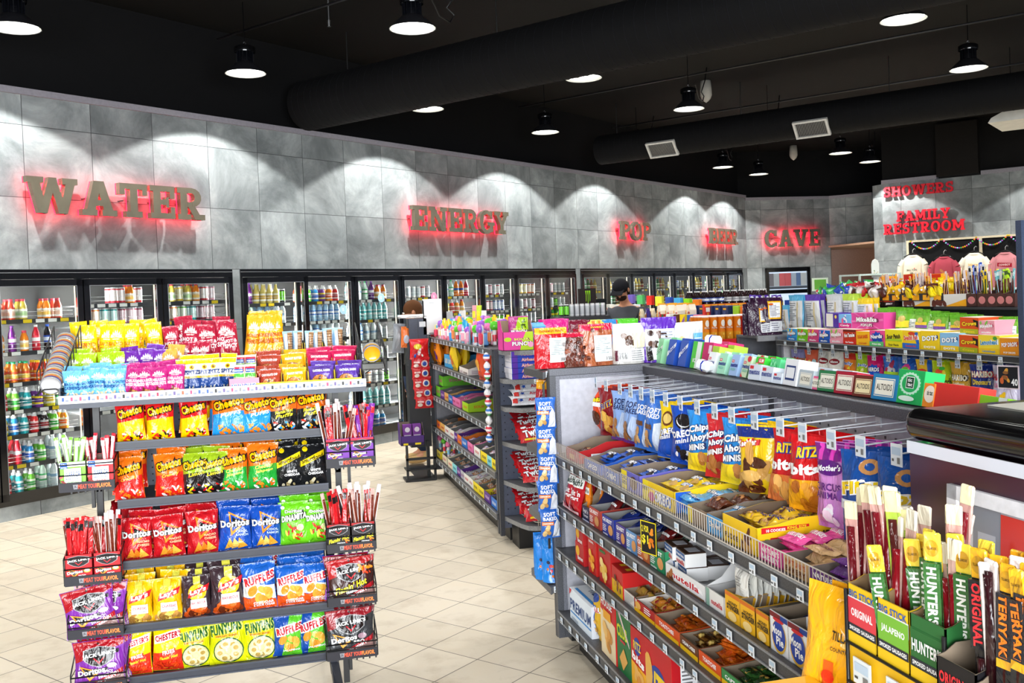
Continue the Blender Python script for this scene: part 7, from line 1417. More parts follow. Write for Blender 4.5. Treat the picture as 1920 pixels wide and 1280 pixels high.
# clusters along the top of the upper rail
tiny=[('red','c81c28'),('dark brown','4a1c14'),('golden','e8b020'),('white','e8e4e0'),('green','3aa050'),('blue','2a4ab0'),('yellow','f4d81c')]
for n_,c_ in tiny: bag('tw_'+c_,'wrapped_sweet','sweet',f'small {n_} wrapped sweet','.'and .055,.06,.03,c_,[Fd(.5,.5,.4,.3,4,.16,['f4f4f0',c_,'f0c060'],2)],crimp=.14)
m=MB();m.box(0,1.55,.34,.6,1.565,1.58,'e8a020');m.box(0,1.55,.335,.34,1.56,1.61,'2c2d33')
for i in range(14): m.box(.03+.11*i,.1+.11*i,.333,.335,1.565,1.6,'f0a820')
m.box(0,1.55,.42,.6,1.58,1.62,'c88a20');tag(m.obj('sweet_tray','card',None,F3.o,F3.rz),'long tray of loose wrapped sweets with amber tickets on the upper rail','tray')
for i in range(110):
    t=i/110;j=R.random()
    k=('tw_2a4ab0','tw_3aa050','tw_c81c28')[int(j*3)] if t<.28 else (('tw_e8e4e0','tw_c81c28','tw_4a1c14')[int(j*3)] if t<.62 else ('tw_4a1c14','tw_f4d81c','tw_e8b020')[int(j*3)])
    put(k,F3.p(.03+1.5*t,.36+.2*(i%3)/2,1.585+.045*(i%3)/2),R.uniform(-3,3),R.uniform(-.8,.2),R.uniform(-.6,.6),1.5,'in the upper rail tray')
for i in range(8): put(('b_clr','b_amb','s_clr','b_grn')[i%4],F3.p(.75+.1*i,.75,1.5),0,sc=.9,on='behind the upper rail tray')
# meat sticks and cartons over the green bags
def cart(key,desc,base,items,w=.14,h=.1,d=.1): tray(key,'stick_carton','carton',desc,w,h,d,base,items,lip=.8,inside='7a6a50')
cart('kc_blk','black and red meat stick carton','1c1416',[Rt(0,.4,1,.6,'c83a1c'),Tx('JERKY',.5,.2,.6,.2,W)]);cart('c_jar','pale meat stick tub','d8d4d0',[Po([(.4,0),(1,0),(1,.6)],'f0a820'),Fd(.3,.4,.3,.3,6,.1,['5a2a20'],3)],.3,.1,.12);cart('c_brn','brown carton with rose oval','4a2c28',[El(.5,.5,.36,.3,'c87a7a')])
box('c_fire','snack_carton','carton','yellow and red flame snack carton','.'and .15,.31,.08,'f0a818',[Po([(0,.7),(.3,.85),(.6,.7),(1,.9),(1,1),(0,1)],'d8381c'),Fd(.5,.5,.4,.3,9,.14,['f4d040','e8701c'],3),El(.5,.3,.2,.1,'f0ead8')]);box('kc_yel','snack_carton','carton','plain bright yellow carton',.2,.32,.1,'f0cc0c',[El(.3,.8,.06,.03,'8a7a10')]);box('kc_wht','snack_carton','carton','plain white carton',.2,.22,.1,'f2f2f4')
for nm,cw,cm,lg,d in (('ms_brn','e8b070','4a1c18','f0a820','brown meat stick with amber cap'),('ms_blu','2a50b0','5a2020','d8d8f0','blue wrapped meat stick'),('ms_yel','f0cc18','3a4a18','2a3a6a','yellow wrapped meat stick'),('ms_lim','b8e028','6a3020','3a5a18','lime wrapped meat stick'),('ms_tea','6ab0b8','5a2a28','d8e8e8','teal wrapped meat stick'),('ms_mar','d8c8c8','5a1c22',None,'maroon meat stick in clear sleeve'),('ms_blk','b8bcc4','2a1c1c','1a1a1c','silver and black meat stick')): custom(nm,'meat_stick','meat stick',d,stick(cw,cm,lg,.185,.62))
def clump(c,a,b,y,z,keys,n,on,on2,zb=1.565,F=F3,spread=1.0,dz=.02):
    (x,s),=row2(F,[(c,a,b)],y,z,on,fit=(.6,1.6),uni=False);w=DES[c]['w']*s
    for i in range(n): put(R.choice(keys),F.p(x+R.uniform(-.42,.42)*w,y+.02+R.random()*.06,z+dz+R.uniform(0,.03)),F.rz+R.uniform(-.6,.6),R.uniform(-.12,.1),R.uniform(-.14,.14),1,on2)
m=MB();m.box(1.5,L3,.3,.75,1.505,1.52,'2c2d33');m.box(1.5,L3,.62,.64,1.1,1.505,'2c2d33');m.obj('ledge','paint',G3)
zl=1.522
clump('kc_blk',1636,1656,.34,zl,('ms_brn',),9,'on narrow ledge','in first black carton');clump('kc_blk',1657,1678,.34,zl,('ms_brn','ms_mar'),8,'on narrow ledge','in second black carton')
clump('c_jar',1692,1745,.34,zl,('ms_mar','ms_brn','ms_mar'),20,'on narrow ledge','in long pale tub',spread=1);clump('c_jar',1746,1812,.34,zl,('ms_mar','ms_brn'),14,'on narrow ledge','in second pale tub')
clump('c_brn',1812,1832,.34,zl,('ms_blu','ms_mar','ms_blk'),9,'on narrow ledge','in first brown carton',dz=.07);clump('c_brn',1833,1850,.34,zl,('ms_yel','ms_yel'),8,'on narrow ledge','in second brown carton')
clump('c_brn',1852,1868,.34,zl,('ms_tea','ms_tea','ms_mar'),7,'on narrow ledge','in third brown carton');clump('c_brn',1869,1884,.34,zl,('ms_lim',),7,'on narrow ledge','in fourth brown carton');clump('c_brn',1885,1900,.34,zl,('ms_mar','ms_tea'),6,'on narrow ledge','in fifth brown carton')
row2(F3,[('c_fire',1652,1668),('c_fire',1668,1683),('c_fire',1683,1697),('c_fire',1696,1714),('c_fire',1714,1731),('c_fire',1731,1748),('c_fire',1747,1766),('kc_yel',1766,1784),('kc_yel',1784,1806)],.6,zl,'in the back line on ledge',fit=(.5,1.3),rzj=.02)
row2(F3,[('kc_wht',1846,1862),('kc_wht',1862,1884),('kc_wht',1884,1906)],.62,zl,'in the back line on ledge',fit=(.5,1.3))
# purple bags and the far end of this row
pouchbag('prun','large dark purple dried fruit bag','2e0f2e',[Rt(.42,.42,.92,.9,'f0b418'),Rt(.46,.46,.88,.86,'f0f0f0'),Fine(.48,.5,.86,.8,8,'99a'),El(.52,.82,.1,.03,'c85a1c'),Rt(.44,.08,.94,.36,'e0e2e6'),Fine(.5,.1,.9,.34,4,'889')],w=.24,h=.29,d=.08)
FP=Fr(3.8,7.02,0,0)
E3=empty('endcap_shelf',(3.8,7.02,0),0,'grey shelf of dark purple fruit bags at the row end','shelving unit')
m=MB();m.box(0,.8,.02,.34,1.28,1.3,'6a6b70');m.box(0,.8,-.0,.02,1.255,1.3,'8a8b90');m.box(.26,.32,-.004,0,1.262,1.292,'f0e020');m.obj('shelf','speck',E3)
m=MB();m.box(.0,.03,.34,.37,0,1.3,'55565c');m.box(.77,.8,.34,.37,0,1.3,'55565c');m.box(0,.8,.36,.37,.1,1.28,'5c5e66');m.obj('back_panel','paint',E3)
row2(FP,[('prun',1404,1448),('prun',1410,1456),('prun',1416,1468)],.08,1.302,'at the row end',fit=(.8,1.2),deep=1,dd=.09)
back('bk_tea','slate and teal nut pouch','4a5a78','8ac0c4')
m=MB();m.box(0,.8,.02,.34,.88,.9,'6a6b70');m.obj('shelf','speck',E3)
row2(FP,[('bk_tea',1418,1432),('bk_tea',1430,1444),('bk_tea',1440,1452)],.08,.902,'under the purple bags',fit=(.6,1.2));row2(FP,[('bk_yel',1440,1456)],.04,.902,'under the purple bags',fit=(.5,1))
# ================================================================ the crisp-tube display and the biscuit gondola beyond
FQ=Fr(3.95,8.35,0,0)
E4=empty('endcap_shelf',(3.95,8.35,0),0,'red lipped end unit stacked with crisp tubes','shelving unit')
for z,c in ((1.2,'d8241c'),(.88,'3a3b40')):
    m=MB();m.box(.0,.68,0,.36,z-.015,z,'4a1a18' if z>1 else '44454a');m.box(.08,.68,-.014,0,z-.04,z+.012,c);m.prism([(0,0),(.08,0),(.08,.05),(0,.05)],0,.3,c,Matrix.Translation((0,0,z-.04)))
    for x in (.1,.4): m.box(x,x+.08,-.016,-.014,z-.03,z+.005,'f2f0ec')
    m.obj('shelf','paint',E4)
m=MB();m.box(0,.7,.36,.4,.05,1.38,'3a3b40');m.box(.04,.66,.02,.36,0,.12,'101012');m.obj('back_panel','paint',E4)
def tubecan(c,c2):
    def f():
        m=MB();m.lathe([(0,0),(.036,0),(.0375,.004),(.0375,.08),(.0375,.22),(.0385,.222),(.0385,.232),(0,.232)],['aaa','ccc',c2,c,'ddd','f4d8d8','f4e4e4'],14)
        p=lambda u,v,e:((.038+e)*math.sin((u-.5)*2.2),-(.038+e)*math.cos((u-.5)*2.2),v*.22)
        art(m,[El(.5,.74,.26,.15,'f4f0e8'),Tx('Pringles',.5,.54,.7,.1,'f4e4d0','b02018'),Fd(.5,.2,.3,.12,6,.12,['f4cc60','e8a830'],3,.5)],p,.085,.22,L=.012);return m.mesh('crisp_tube','card')
    return f
for k,c,c2,d in (('q_ora2','ee8410','e8a020','orange crisp tube'),('q_red2','d8301a','e85a1c','red crisp tube'),('q_blu2','1c5a98','e8e0d0','blue crisp tube'),('q_mar2','8a2a18','5a1a14','russet crisp tube'),('q_grn2','6ab020','e0d8a0','green crisp tube')): custom(k,'crisp_tube','crisp tube',d,tubecan(c,c2),.076)
for j in range(4):
    for i in range(8):
        k='q_ora2' if i<5 else 'q_red2'
        put(k,FQ.p(.05+.082*i,.05+.08*j,1.202),R.uniform(-.3,.3),on='on the red lipped shelf' if j==0 else f'in {ORD[j]} line of red shelf')
for j in range(2):
    for i in range(8): put(('q_blu2','q_blu2','q_blu2','q_blu2','q_mar2','q_mar2','q_mar2','q_grn2')[i],FQ.p(.05+.082*i,.05+.08*j,.902),R.uniform(-.3,.3),on='below the red shelf' if j==0 else 'behind below the red shelf')
F4=Fr(4.3,11.4,0,-math.pi/2);L4=2.55
G4=empty('gondola_shelf',(4.3,11.4,0),-math.pi/2,'distant grey gondola of biscuits and coffee boxes','shelving unit')
m=MB();m.box(0,L4,.45,.5,.05,1.32,'33343a');m.box(.02,L4,.1,.45,0,.14,'0c0c0e');m.obj('back_panel','paint',G4)
shelfpart(G4,'shelf',0,L4,0,.9,1.3,tags=[.08+.17*i for i in range(14)],lip=.05);shelfpart(G4,'shelf',0,L4,0,.44,.95,tags=[.08+.17*i for i in range(14)],lip=.05)
bag('bi_cre','cookie_bag','biscuit bag','cream biscuit bag','.'and .17,.22,.07,'e8d8b8',[Fd(.4,.5,.2,.3,5,.16,['c89858','a87038'],3),Rt(0,0,1,.14,'e0701c')]);bag('bi_vio','cookie_bag','biscuit bag','violet wafer bag',.18,.23,.07,'3a2878',[Fd(.5,.35,.3,.2,4,.24,['b07038'],3),Rt(.4,.6,.5,.9,'f0f0f4'),Rt(.3,.0,.7,.12,'f0a020')])
def milk(c):
    def f():
        m=MB();m.box(-.07,.07,0,.1,0,.2,'f2e6d4');m.prism([(-.07,.2),(.07,.2),(.03,.28),(-.03,.28)],0,.1,'f4e8d4');m.box(-.03,.03,-.001,.101,.27,.3,c)
        art(m,[Fd(.5,.6,.4,.3,7,.08,['4a2a1a','8a5a38'],3,.9),Tx('Cookies',.6,.5,.6,.16,'d83040',None,60,.1),Rt(0,0,.2,1,'f0a820'),El(.8,.8,.14,.1,'d84040')],lambda u,v,e:(-.07+.14*u,-e,.2*v),.14,.2);return m.mesh('cookie_carton','card')
    return f
custom('milk','cookie_carton','carton','cream gable top cookie carton',milk('f0a820'),.14)
for k,d,c,i_ in (('sm_rg','small red and green tea box','b82428',[Rt(.5,0,1,1,'2a6a3a')]),('sm_wg','small white and green tea box','eef0e8',[Tx('APPLE',.5,.7,.7,.2,'2a9a4a'),Fd(.5,.25,.3,.14,4,.1,['2a2a20'],3)]),('sm_br','small brown box','5a3020',[El(.5,.5,.3,.3,'f0e8dc')]),('sm_ye','small yellow and violet box','f4d018',[Po([(.3,.3),(1,.4),(1,.9)],'8a5ab0')]),('sm_bl','small blue wafer box','2a5ab8',[Po([(.1,.2),(.3,.1),(.9,.7),(.7,.8)],'b87038')]),('sm_pk','small pink box','e86a78',[Rt(.2,.3,.8,.7,'f4d0d0')]),('nvy','dark navy coffee box','16285a',[Rt(.2,.7,.7,.84,'e8a820'),Fine(.2,.2,.8,.6,4,'5a6a98')]),('lmg','lime tea box','a0d02c',[]),('ogb','orange tea box','f0701c',[])): box(k,'small_box','box',d,.12,.13,.1,c,i_)
row2(F4,[('bi_cre',1196,1212),('bi_vio',1208,1222),('milk',1226,1246),('milk',1244,1260),('milk',1259,1276)],.12,1.302,'on the distant biscuit shelf',fit=(.6,.8),deep=1,dd=.15)
row2(F4,[('sm_rg',1235,1247),('sm_wg',1247,1259),('sm_br',1260,1273),('sm_ye',1274,1285),('sm_bl',1285,1301),('sm_pk',1300,1310)],.0,1.302,'at front of distant shelf',fit=(.6,.95))
row2(F4,[('nvy',1272,1284),('nvy',1284,1296),('nvy',1294,1309),('nvy',1309,1322),('nvy',1323,1338),('nvy',1339,1352),('nvy',1352,1368),('lmg',1374,1386),('ogb',1386,1402),('lmg',1402,1414)],.42,1.36,'on the far top shelf',fit=(.7,1.1),deep=1)
m=MB()
for i,c in enumerate('7a68c8 5ac070 e03024 e8e040 3050b0 48a8e0 90d820 f08020'.split()):
    b=MB();b.box(-.055,.055,0,.05,0,.13,c);tag(b.obj('card_divider','card',None,F4.p(F4.xs(1182+17.5*i,.8,1.55),.8,1.52-.012*i),-1.2+R.uniform(-.2,.2)),f'{"violet green red yellow navy sky lime orange".split()[i]} upright carton top in the row behind the biscuits','carton')
for i,(k,d,c) in enumerate((('cer1','red and green cereal box','e8e8e0'),('cer2','white cereal box','f0f0ec'),('cer3','yellow cereal box','f0cc20'),('cer4','white blue box','e4e8f0'))):
    box(k,'cereal_box','box',d,.2,.17,.08,c,[Fd(.5,.5,.3,.3,5,.1,['c83030','60a040','a87838'],i+2)]);row2(F4,[(k,1132+16*i,1148+16*i)],.6,1.36,'far behind the biscuits',fit=(.6,.9))
# cola bottles and red crates beyond
FB=Fr(5.36,11.7,0,-.2)
m=MB();m.box(0,1.1,.05,.5,.0,1.42,'2a2b30');tag(m.obj('stack_base','paint',None,FB.o,-.2),'dark stand carrying the large cola bottles','stand')
for j in range(3):
    for i in range(11): put(('b_cola' if i<5 else 'b_dark') if j<2 else 'b_dark',FB.p(.05+.1*i,.1+.1*j,1.422),sc=.74,on=f'in {ORD[j]} line of large bottles')
box('crat','drink_carton','carton','red and amber drink pack','.'and .075,.12,.07,'d82418',[Rt(0,.8,1,1,'f0a018'),Rt(.2,.3,.8,.7,'f4ece4'),El(.5,.1,.14,.12,'f0a018')])
FBc=Fr(4.66,9.75,0,-.1)
m=MB();m.box(-.02,.6,0,.2,1.3,1.4,'2a2b30');rz_=m.obj('riser','paint',None);rz_.matrix_world=FBc.M;rz_.parent=G4;rz_.matrix_parent_inverse=F4.I
for i in range(7): put('crat',FBc.p(.03+.08*i,.03,1.402),-.1,on='in the far red row')
bag('vcrisp','chip_bag','chip bag','violet crinkled snack bag','.'and .14,.2,.08,'4a2a90',[El(.5,.6,.3,.14,'e0d8f0')])
for i in range(6): put('vcrisp',pY(1408+11*i,556,9.6)-Vector((0,0,.06)),R.uniform(-.6,.6),-.5,R.uniform(-.4,.4),.45,on='heaped above the red multipacks')
# black energy drink board with cans
P=pY(1087,583,11.2);P2=pY(1117,540,11.2);m=MB();m.box(0,P2.x-P.x,0,.05,-.25,P2.z-P.z,'2a2322')
a=[[Po([(.5+d*.11-.03,.9),(.5+d*.11+.05,.9),(.5+d*.11+.03,.45-.1*(d==0)),(.5+d*.11-.0,.4-.1*(d==0)),(.5+d*.11+.01,.7)],'8ac81c') for d in (-1,0,1)],Tx('MONSTER',.5,.2,.36,.05,'ddd'),Tx('ENERGY',.5,.13,.26,.035,'8ac81c')]
art(m,a,lambda u,v,e:(u*(P2.x-P.x),-e,v*(P2.z-P.z)),P2.x-P.x,P2.z-P.z);tag(m.obj('display_board','matte',None,P),'dark brown board with three green claw strokes','board')
Pc=pY(1049,592,11.0);m=MB();m.box(-.03,.62,-.05,.3,-.2,-.02,'2a2a2e');m.box(0,.6,.0,.25,-1.3+.0,-.2,'26272b');tag(m.obj('can_stand','paint',None,Pc),'dark stand under the row of silver cans','stand')
custom('c_sil','drink_can','can','silver topped drink can',bottle('can','d4d6da','b8bcc4','ddd'))
for i in range(9): put('c_sil' if i>1 else 'c_blk',Pc+Vector((.03+.066*i,.02,-.02)),on='beside the dark brown board')
P=pY(1127,575,11.3);m=MB();m.box(-.07,.07,0,.03,-.1,.1,'15181a');art(m,[Tx('FOR',.5,.6,.6,.3,'5ac83a')],lambda u,v,e:(-.07+.14*u,-e,-.1+.2*v),.14,.2);m.box(-.02,.02,.0,.03,-1.4,-.1,'15181a');tag(m.obj('small_sign','matte',None,P),'small black sign with green lettering past the brown board','sign')
# glass pastry case by the shirts, small framed cards
P=pY(1612,545,9.6);m=MB();m.box(0,.55,0,.4,-.02,.0,'c8d8d0');m.box(0,.55,0,.4,.17,.19,'c8d8d0')
for x in (0,.53): m.box(x,x+.02,0,.02,0,.17,'b8c8c0')
m.box(0,.02,.38,.4,0,.17,'b8c8c0');m.box(.53,.55,.38,.4,0,.17,'b8c8c0')
t=empty('pastry_case',P,0,'small glass topped case with pale green frame below the passage','case');m.obj('case_frame','paint',t)
m=MB();m.box(.05,.5,.05,.3,0,.1,'6a5040');m.box(-.05,.6,-.05,.5,-1.62,-.02,'33302e');m.obj('case_base','matte',t)
P=pY(1642,520,9.9);m=MB();m.prism([(-.05,0),(.05,0),(.05,.16),(.035,.2),(0,.22),(-.035,.2),(-.05,.16)],0,.01,'ecebe6');m.box(-.02,.02,0,.02,-.25,0,'ccc');art(m,[Fd(.5,.35,.3,.15,4,.1,['c8b068','8a9a68'],2)],lambda u,v,e:(-.05+.1*u,-e,.2*v),.1,.2);tag(m.obj('standing_card','card',None,P),'white round topped card standing by the slate corner','card')
P=pY(1538,533,10.5);m=MB();m.box(-.11,.11,0,.01,-.08,.08,'d8e8d0');m.box(-.08,.08,-.002,0,-.06,.06,'6ab040');m.box(-.01,.01,0,.01,-.5,-.08,'ccc');tag(m.obj('menu_card','card',None,P),'small clear stand with a green card below the cave letters','card')
# ================================================================ shirts on the slate wall
FWR=Fr(S0.x,S0.y,0,math.atan2(WN.y,WN.x))
t=empty('shirt_panel',S0,FWR.rz,'black display panel in a cream frame on the slate wall','panel')
m=MB();m.box(.46,3.2,-.02,0,.9,2.4,'121214');m.obj('panel_board','matte',t)
m=MB();m.box(.42,3.2,-.035,0,2.4,2.435,'d8ccb0');m.box(.42,.46,-.035,0,.9,2.4,'d8ccb0');m.box(1.66,1.71,-.035,-.02,.9,2.4,'d8ccb0');m.obj('panel_frame','paint',t)
m=MB();BC=['e8c020','e060a0','8ad0e8','a058c0','58b858','f08030']
for a,b in ((.5,1.02),(1.05,1.62),(1.62,2.12),(2.15,2.75)):
    for i in range(19):
        u=i/18;m.lathe([(0,-.017),(.014,-.009),(.017,0),(.014,.009),(0,.017)],BC[i%6],7,Matrix.Translation((a+(b-a)*u,-.05,2.42-.55*(b-a)*4*u*(1-u)*.55)))
m.obj('bead_garland','gloss',t)
def shirt(name,x,z,c,long_,label,deco):
    t=empty(name,FWR.p(x,-.15-(.12 if int(x*2)%2==0 else 0),0),FWR.rz,label,'shirt','shirts on the slate wall')
    m=MB();h=.7;ny=14;V=[];F=[];n=20
    prof=[(0,.2,.085),(.1,.205,.095),(.3,.2,.095),(.5,.2,.095),(.57,.195,.085),(.615,.175,.07),(.65,.14,.055),(.685,.095,.042),(.7,.07,.035)]
    for zz,rx,ry in prof:
        for k in range(n):
            a=2*math.pi*k/n;w_=1+.05*math.sin(5*a+zz*9);V.append((rx*math.cos(a)*w_,ry*math.sin(a)*w_,z-.7+zz))
    for i in range(len(prof)-1):
        for k in range(n): F.append((i*n+k,i*n+(k+1)%n,(i+1)*n+(k+1)%n,(i+1)*n+k))
    m.add(V,F,c,True);m.obj('torso','cloth',t)
    for s in (-1,1):
        m=MB();L_=.58 if long_ else .26
        pts=[(s*.145,0,z-.1),(s*.205,-.01,z-.2),(s*(.225 if long_ else .25),-.02,z-.1-L_*.55),(s*(.21 if long_ else .27),-.03,z-.1-L_)]
        for q in range(3): m.cyl(pts[q],pts[q+1],[.06,.068,.062][q],c,12,[.068,.062,.045 if long_ else .068][q])
        if long_: m.cyl(pts[3],(s*.207,-.03,z-.14-L_),.038,c,10)
        m.obj('sleeve','cloth',t)
    m=MB();m.tube([(.08*math.cos(a),-.01+.04*math.sin(a),z-.008-.02*(1-math.sin(a))*.5) for a in [.524*i for i in range(12)]],.011,c,6,True);m.obj('collar','cloth',t)
    if deco:
        m=MB();art(m,deco,lambda u,v,e:((u-.5)*.3,-.112-e-.0*abs(u-.5),z-.5+v*.36),.3,.36,L=.03);m.obj('print','cloth',t)
    m=MB();m.tube([(-.16,0,z-.03),(-.05,0,z+.02),(0,0,z+.04),(.05,0,z+.02),(.16,0,z-.03)],.01,'26262a',6);m.tube([(0,0,z+.04),(0,0,z+.09),(.02,.02,z+.12),(.03,.06,z+.11),(.02,.1,z+.1)],.006,'aaa',5);m.obj('hanger','gloss',t)
shirt('sweatshirt',.56,2.16,'e6dcc6',True,'cream sweatshirt with small arched lettering on hanger',[Tx('SMALL TOWN',.5,.62,.6,.1,'3a342c',None,0),Tx('GIRL',.5,.47,.2,.08,'3a342c'),El(.66,.7,.03,.03,'c83030')])
shirt('sweatshirt',1.12,2.1,'b04a58',True,'dusky red sweatshirt with tan animal print on hanger',[Fd(.5,.45,.2,.3,9,.14,['d8946a','c88058'],4,.5)])
shirt('t_shirt',1.6,2.14,'f2ecd8',False,'cream short sleeved shirt with yellow lettering on hanger',[Tx('Here',.5,.8,.5,.14,'e8b848'),Tx('Comes',.5,.62,.5,.14,'e8b848'),Tx('The Sun',.5,.44,.6,.14,'e8b848'),Rt(.25,.1,.75,.34,'f0cc78')])
shirt('sweatshirt',2.12,2.12,'c8848a',True,'pink sweatshirt with dark red banner print on hanger',[Po([(.12,.72),(.88,.66),(.88,.86),(.12,.9)],'9a1c30'),Tx('COWBOY',.5,.79,.6,.1,'e8c8c8'),El(.4,.36,.26,.2,'e08a28'),Po([(.2,.28),(.3,.4),(.5,.36),(.62,.28),(.56,.2),(.3,.2)],'2a1c18'),Po([(.6,.34),(.95,.38),(.9,.46),(.7,.42)],'2a1c18')])
shirt('sweatshirt',2.6,2.1,'e8e4dc',True,'pale sweatshirt at the far right of the black panel',[])
for x,z in ((1.15,1.85),(2.16,1.9)):
    m=MB();m.box(-.025,.025,0,.002,-.05,.04,'f4f4f2');m.tube([(0,.0,.04),(0,.03,.12)],.0015,'ccc',4);tag(m.obj('price_ticket','card',None,FWR.p(x,-.25,z+.05),FWR.rz),f'white paper ticket on the {"dusky red" if x<2 else "pink"} sweatshirt','ticket')
# ================================================================ counter
t=empty('counter',(1.42,1.93,0),0,'glossy dark aubergine counter with rounded black top','counter')
m=MB();m.cbox(0,1.6,-1.6,0,0,1.33,'3c2230',.004);m.obj('counter_body','gloss',t)
m=MB();m.box(-.012,1.62,-1.62,.012,1.335,1.41,'09090a');o=m.obj('counter_top','gloss',t);bv=o.modifiers.new('round','BEVEL');bv.width=.033;bv.segments=5;o.data.polygons.foreach_set('use_smooth',[True]*6)
m=MB();m.box(-.004,.0,-1.6,.0,1.306,1.334,'dfe4ee');m.obj('steel_strip','gloss',t)  # pale blue-white colour paints in the reflection on the steel
pf=empty('picture_frame',(1.405,1.785,.93),-math.pi/2-.0,'white framed picture with a red panel leaning on the counter','picture frame');pf.rotation_euler=(-.04,0,-math.pi/2)
m=MB();w_,h_=.42,.33
m.box(0,w_,-.012,0,0,.03,'f0f0f4');m.box(0,w_,-.012,0,h_-.03,h_,'f0f0f4');m.box(0,.03,-.012,0,0,h_,'f0f0f4');m.box(w_-.03,w_,-.012,0,0,h_,'f0f0f4');m.obj('frame','paint',pf)
m=MB();m.box(.03,w_-.03,-.004,0,.03,h_-.03,'b8bcc4')
art(m,[Rt(.0,0,.12,1,'e8eaee'),Rt(.12,0,.34,1,'8a929c'),Rt(.16,.4,.3,.8,'b8bec8'),Rt(.34,0,1,.98,'d83a30'),Po([(.4,.6),(.44,.74),(.5,.7),(.54,.62),(.6,.56),(.58,.3),(.52,.24),(.42,.26),(.4,.4),(.37,.5)],'f0ece4'),Rt(.42,.4,.56,.5,'c86a60')],lambda u,v,e:(.03+u*(w_-.06),-.004-e,.03+v*(h_-.06)),w_-.06,h_-.06);m.obj('print','gloss',pf)
m=MB();m.prism([(0,0),(.12,.02),(.1,.03),(.02,.02)],-.0,.002,'d8d4cc');m.box(1.58,1.78,1.7,1.86,1.4105,1.4125,'c8c4ba');tag(m.obj('paper_slip','card'),'pale paper slip lying on the black counter top','paper')
# ================================================================ meat stick rack at the counter
FM=Fr(1.1,1.70,0,-math.pi/2)
t=empty('stick_rack',(1.1,1.70,0),-math.pi/2,'black wire rack of long meat sticks in front of the counter','wire rack')
m=MB()
for x in (0,.29,.6):
    m.tube([(x,-.004,.55),(x,-.004,1.09)],.004,'121214',6);m.tube([(x,.22,.0),(x,.22,1.15)],.005,'121214',6)
    for z in (.72,.9,.98): m.tube([(x,-.004,z),(x,.22,z)],.003,'121214',5)
for z in (.74,.905,.985): m.tube([(0,-.006,z),(.6,-.006,z)],.0035,'121214',5)
m.tube([(0,.22,1.1),(.6,.22,1.1)],.004,'121214',5);m.box(0,.6,.0,.22,.895,.9,'161618');m.box(0,.6,.0,.22,.72,.725,'161618');m.box(-.02,.62,.0,.3,.0,.02,'161618');m.obj('wire_frame','paint',t)
for i,x in enumerate((.03,.135,.235)): 
    q=MB();q.box(x,x+.055,-.012,-.009,.915,.965,'dfe6ea');art(q,[Rt(.1,.5,.9,.85,'b8cce0'),Rt(.1,.2,.3,.3,'444'),Rt(.6,.12,.9,.4,'777')],lambda u,v,e:(x+u*.055,-.012-e,.915+v*.05),.055,.05);q.obj('price_tag','card',t)
def sc(key,desc,base,l1,c1,c2,l2,low): tray(key,'stick_carton','carton',desc,.094,.13,.085,base,[Rt(0,.55,1,.8,c1),Tx('BIG STICK' if 'big' in desc else "HUNTER'S",.5,.86 if 'big' in desc else .66,.88,.12,'2a5ab0' if 'big' in desc else W,None,0,0,.03),Rt(0,.34,1,.78,c2),Tx(l1,.5,.55,.74,.14,W),Rt(0,.2,1,.34,'2a2f3a'),Tx('SMOKED SAUSAGES',.5,.27,.86,.07,W),Rt(0,0,1,.2,low)],lip=.9,inside='8a7050',hb=.13)
sc('k_ori','white and red big meat stick carton','f0c41c','ORIGINAL','f4f4f0','d8404a','','f0c41c');sc('k_jal','white and green big meat stick carton','f0c41c','JALAPENO','f4f4f0','7ab83c','','f0c41c');sc('k_hun','green hunting sausage carton','2a6a34','','2a6a34','2a6a34','','f0c41c')
DES['k_hun']['a'][1].append(Tx("HUNTER'S",.5,.55,.86,.2,W))
for i,k in enumerate(('k_ori','k_jal','k_hun')): put(k,FM.p(.048+.097*i,-.0,.985),-math.pi/2,on='in the counter stick rack')
tray('k_blk','stick_carton','carton','black and red original meat stick carton',.094,.12,.085,'17161a',[Tx('ORIGINAL',.5,.7,.86,.2,'d82c34',None,0,0,.04),Rt(0,0,1,.4,'c82a30'),Tx('MEAT STICKS',.5,.2,.8,.1,W)],lip=.85);tray('k_ter','stick_carton','carton','black and orange meat stick carton',.094,.12,.085,'17161a',[Tx('TERIYAKI',.5,.7,.86,.2,'f07a20',None,0,0,.04),Rt(0,0,1,.3,'f07a20')],lip=.85)
put('k_blk',FM.p(.35,-.03,.965),-math.pi/2,on='nearer in the stick rack');put('k_ter',FM.p(.45,-.04,.955),-math.pi/2,on='nearer in the stick rack');put('k_ter',FM.p(.55,-.04,.955),-math.pi/2,on='nearer in the stick rack')
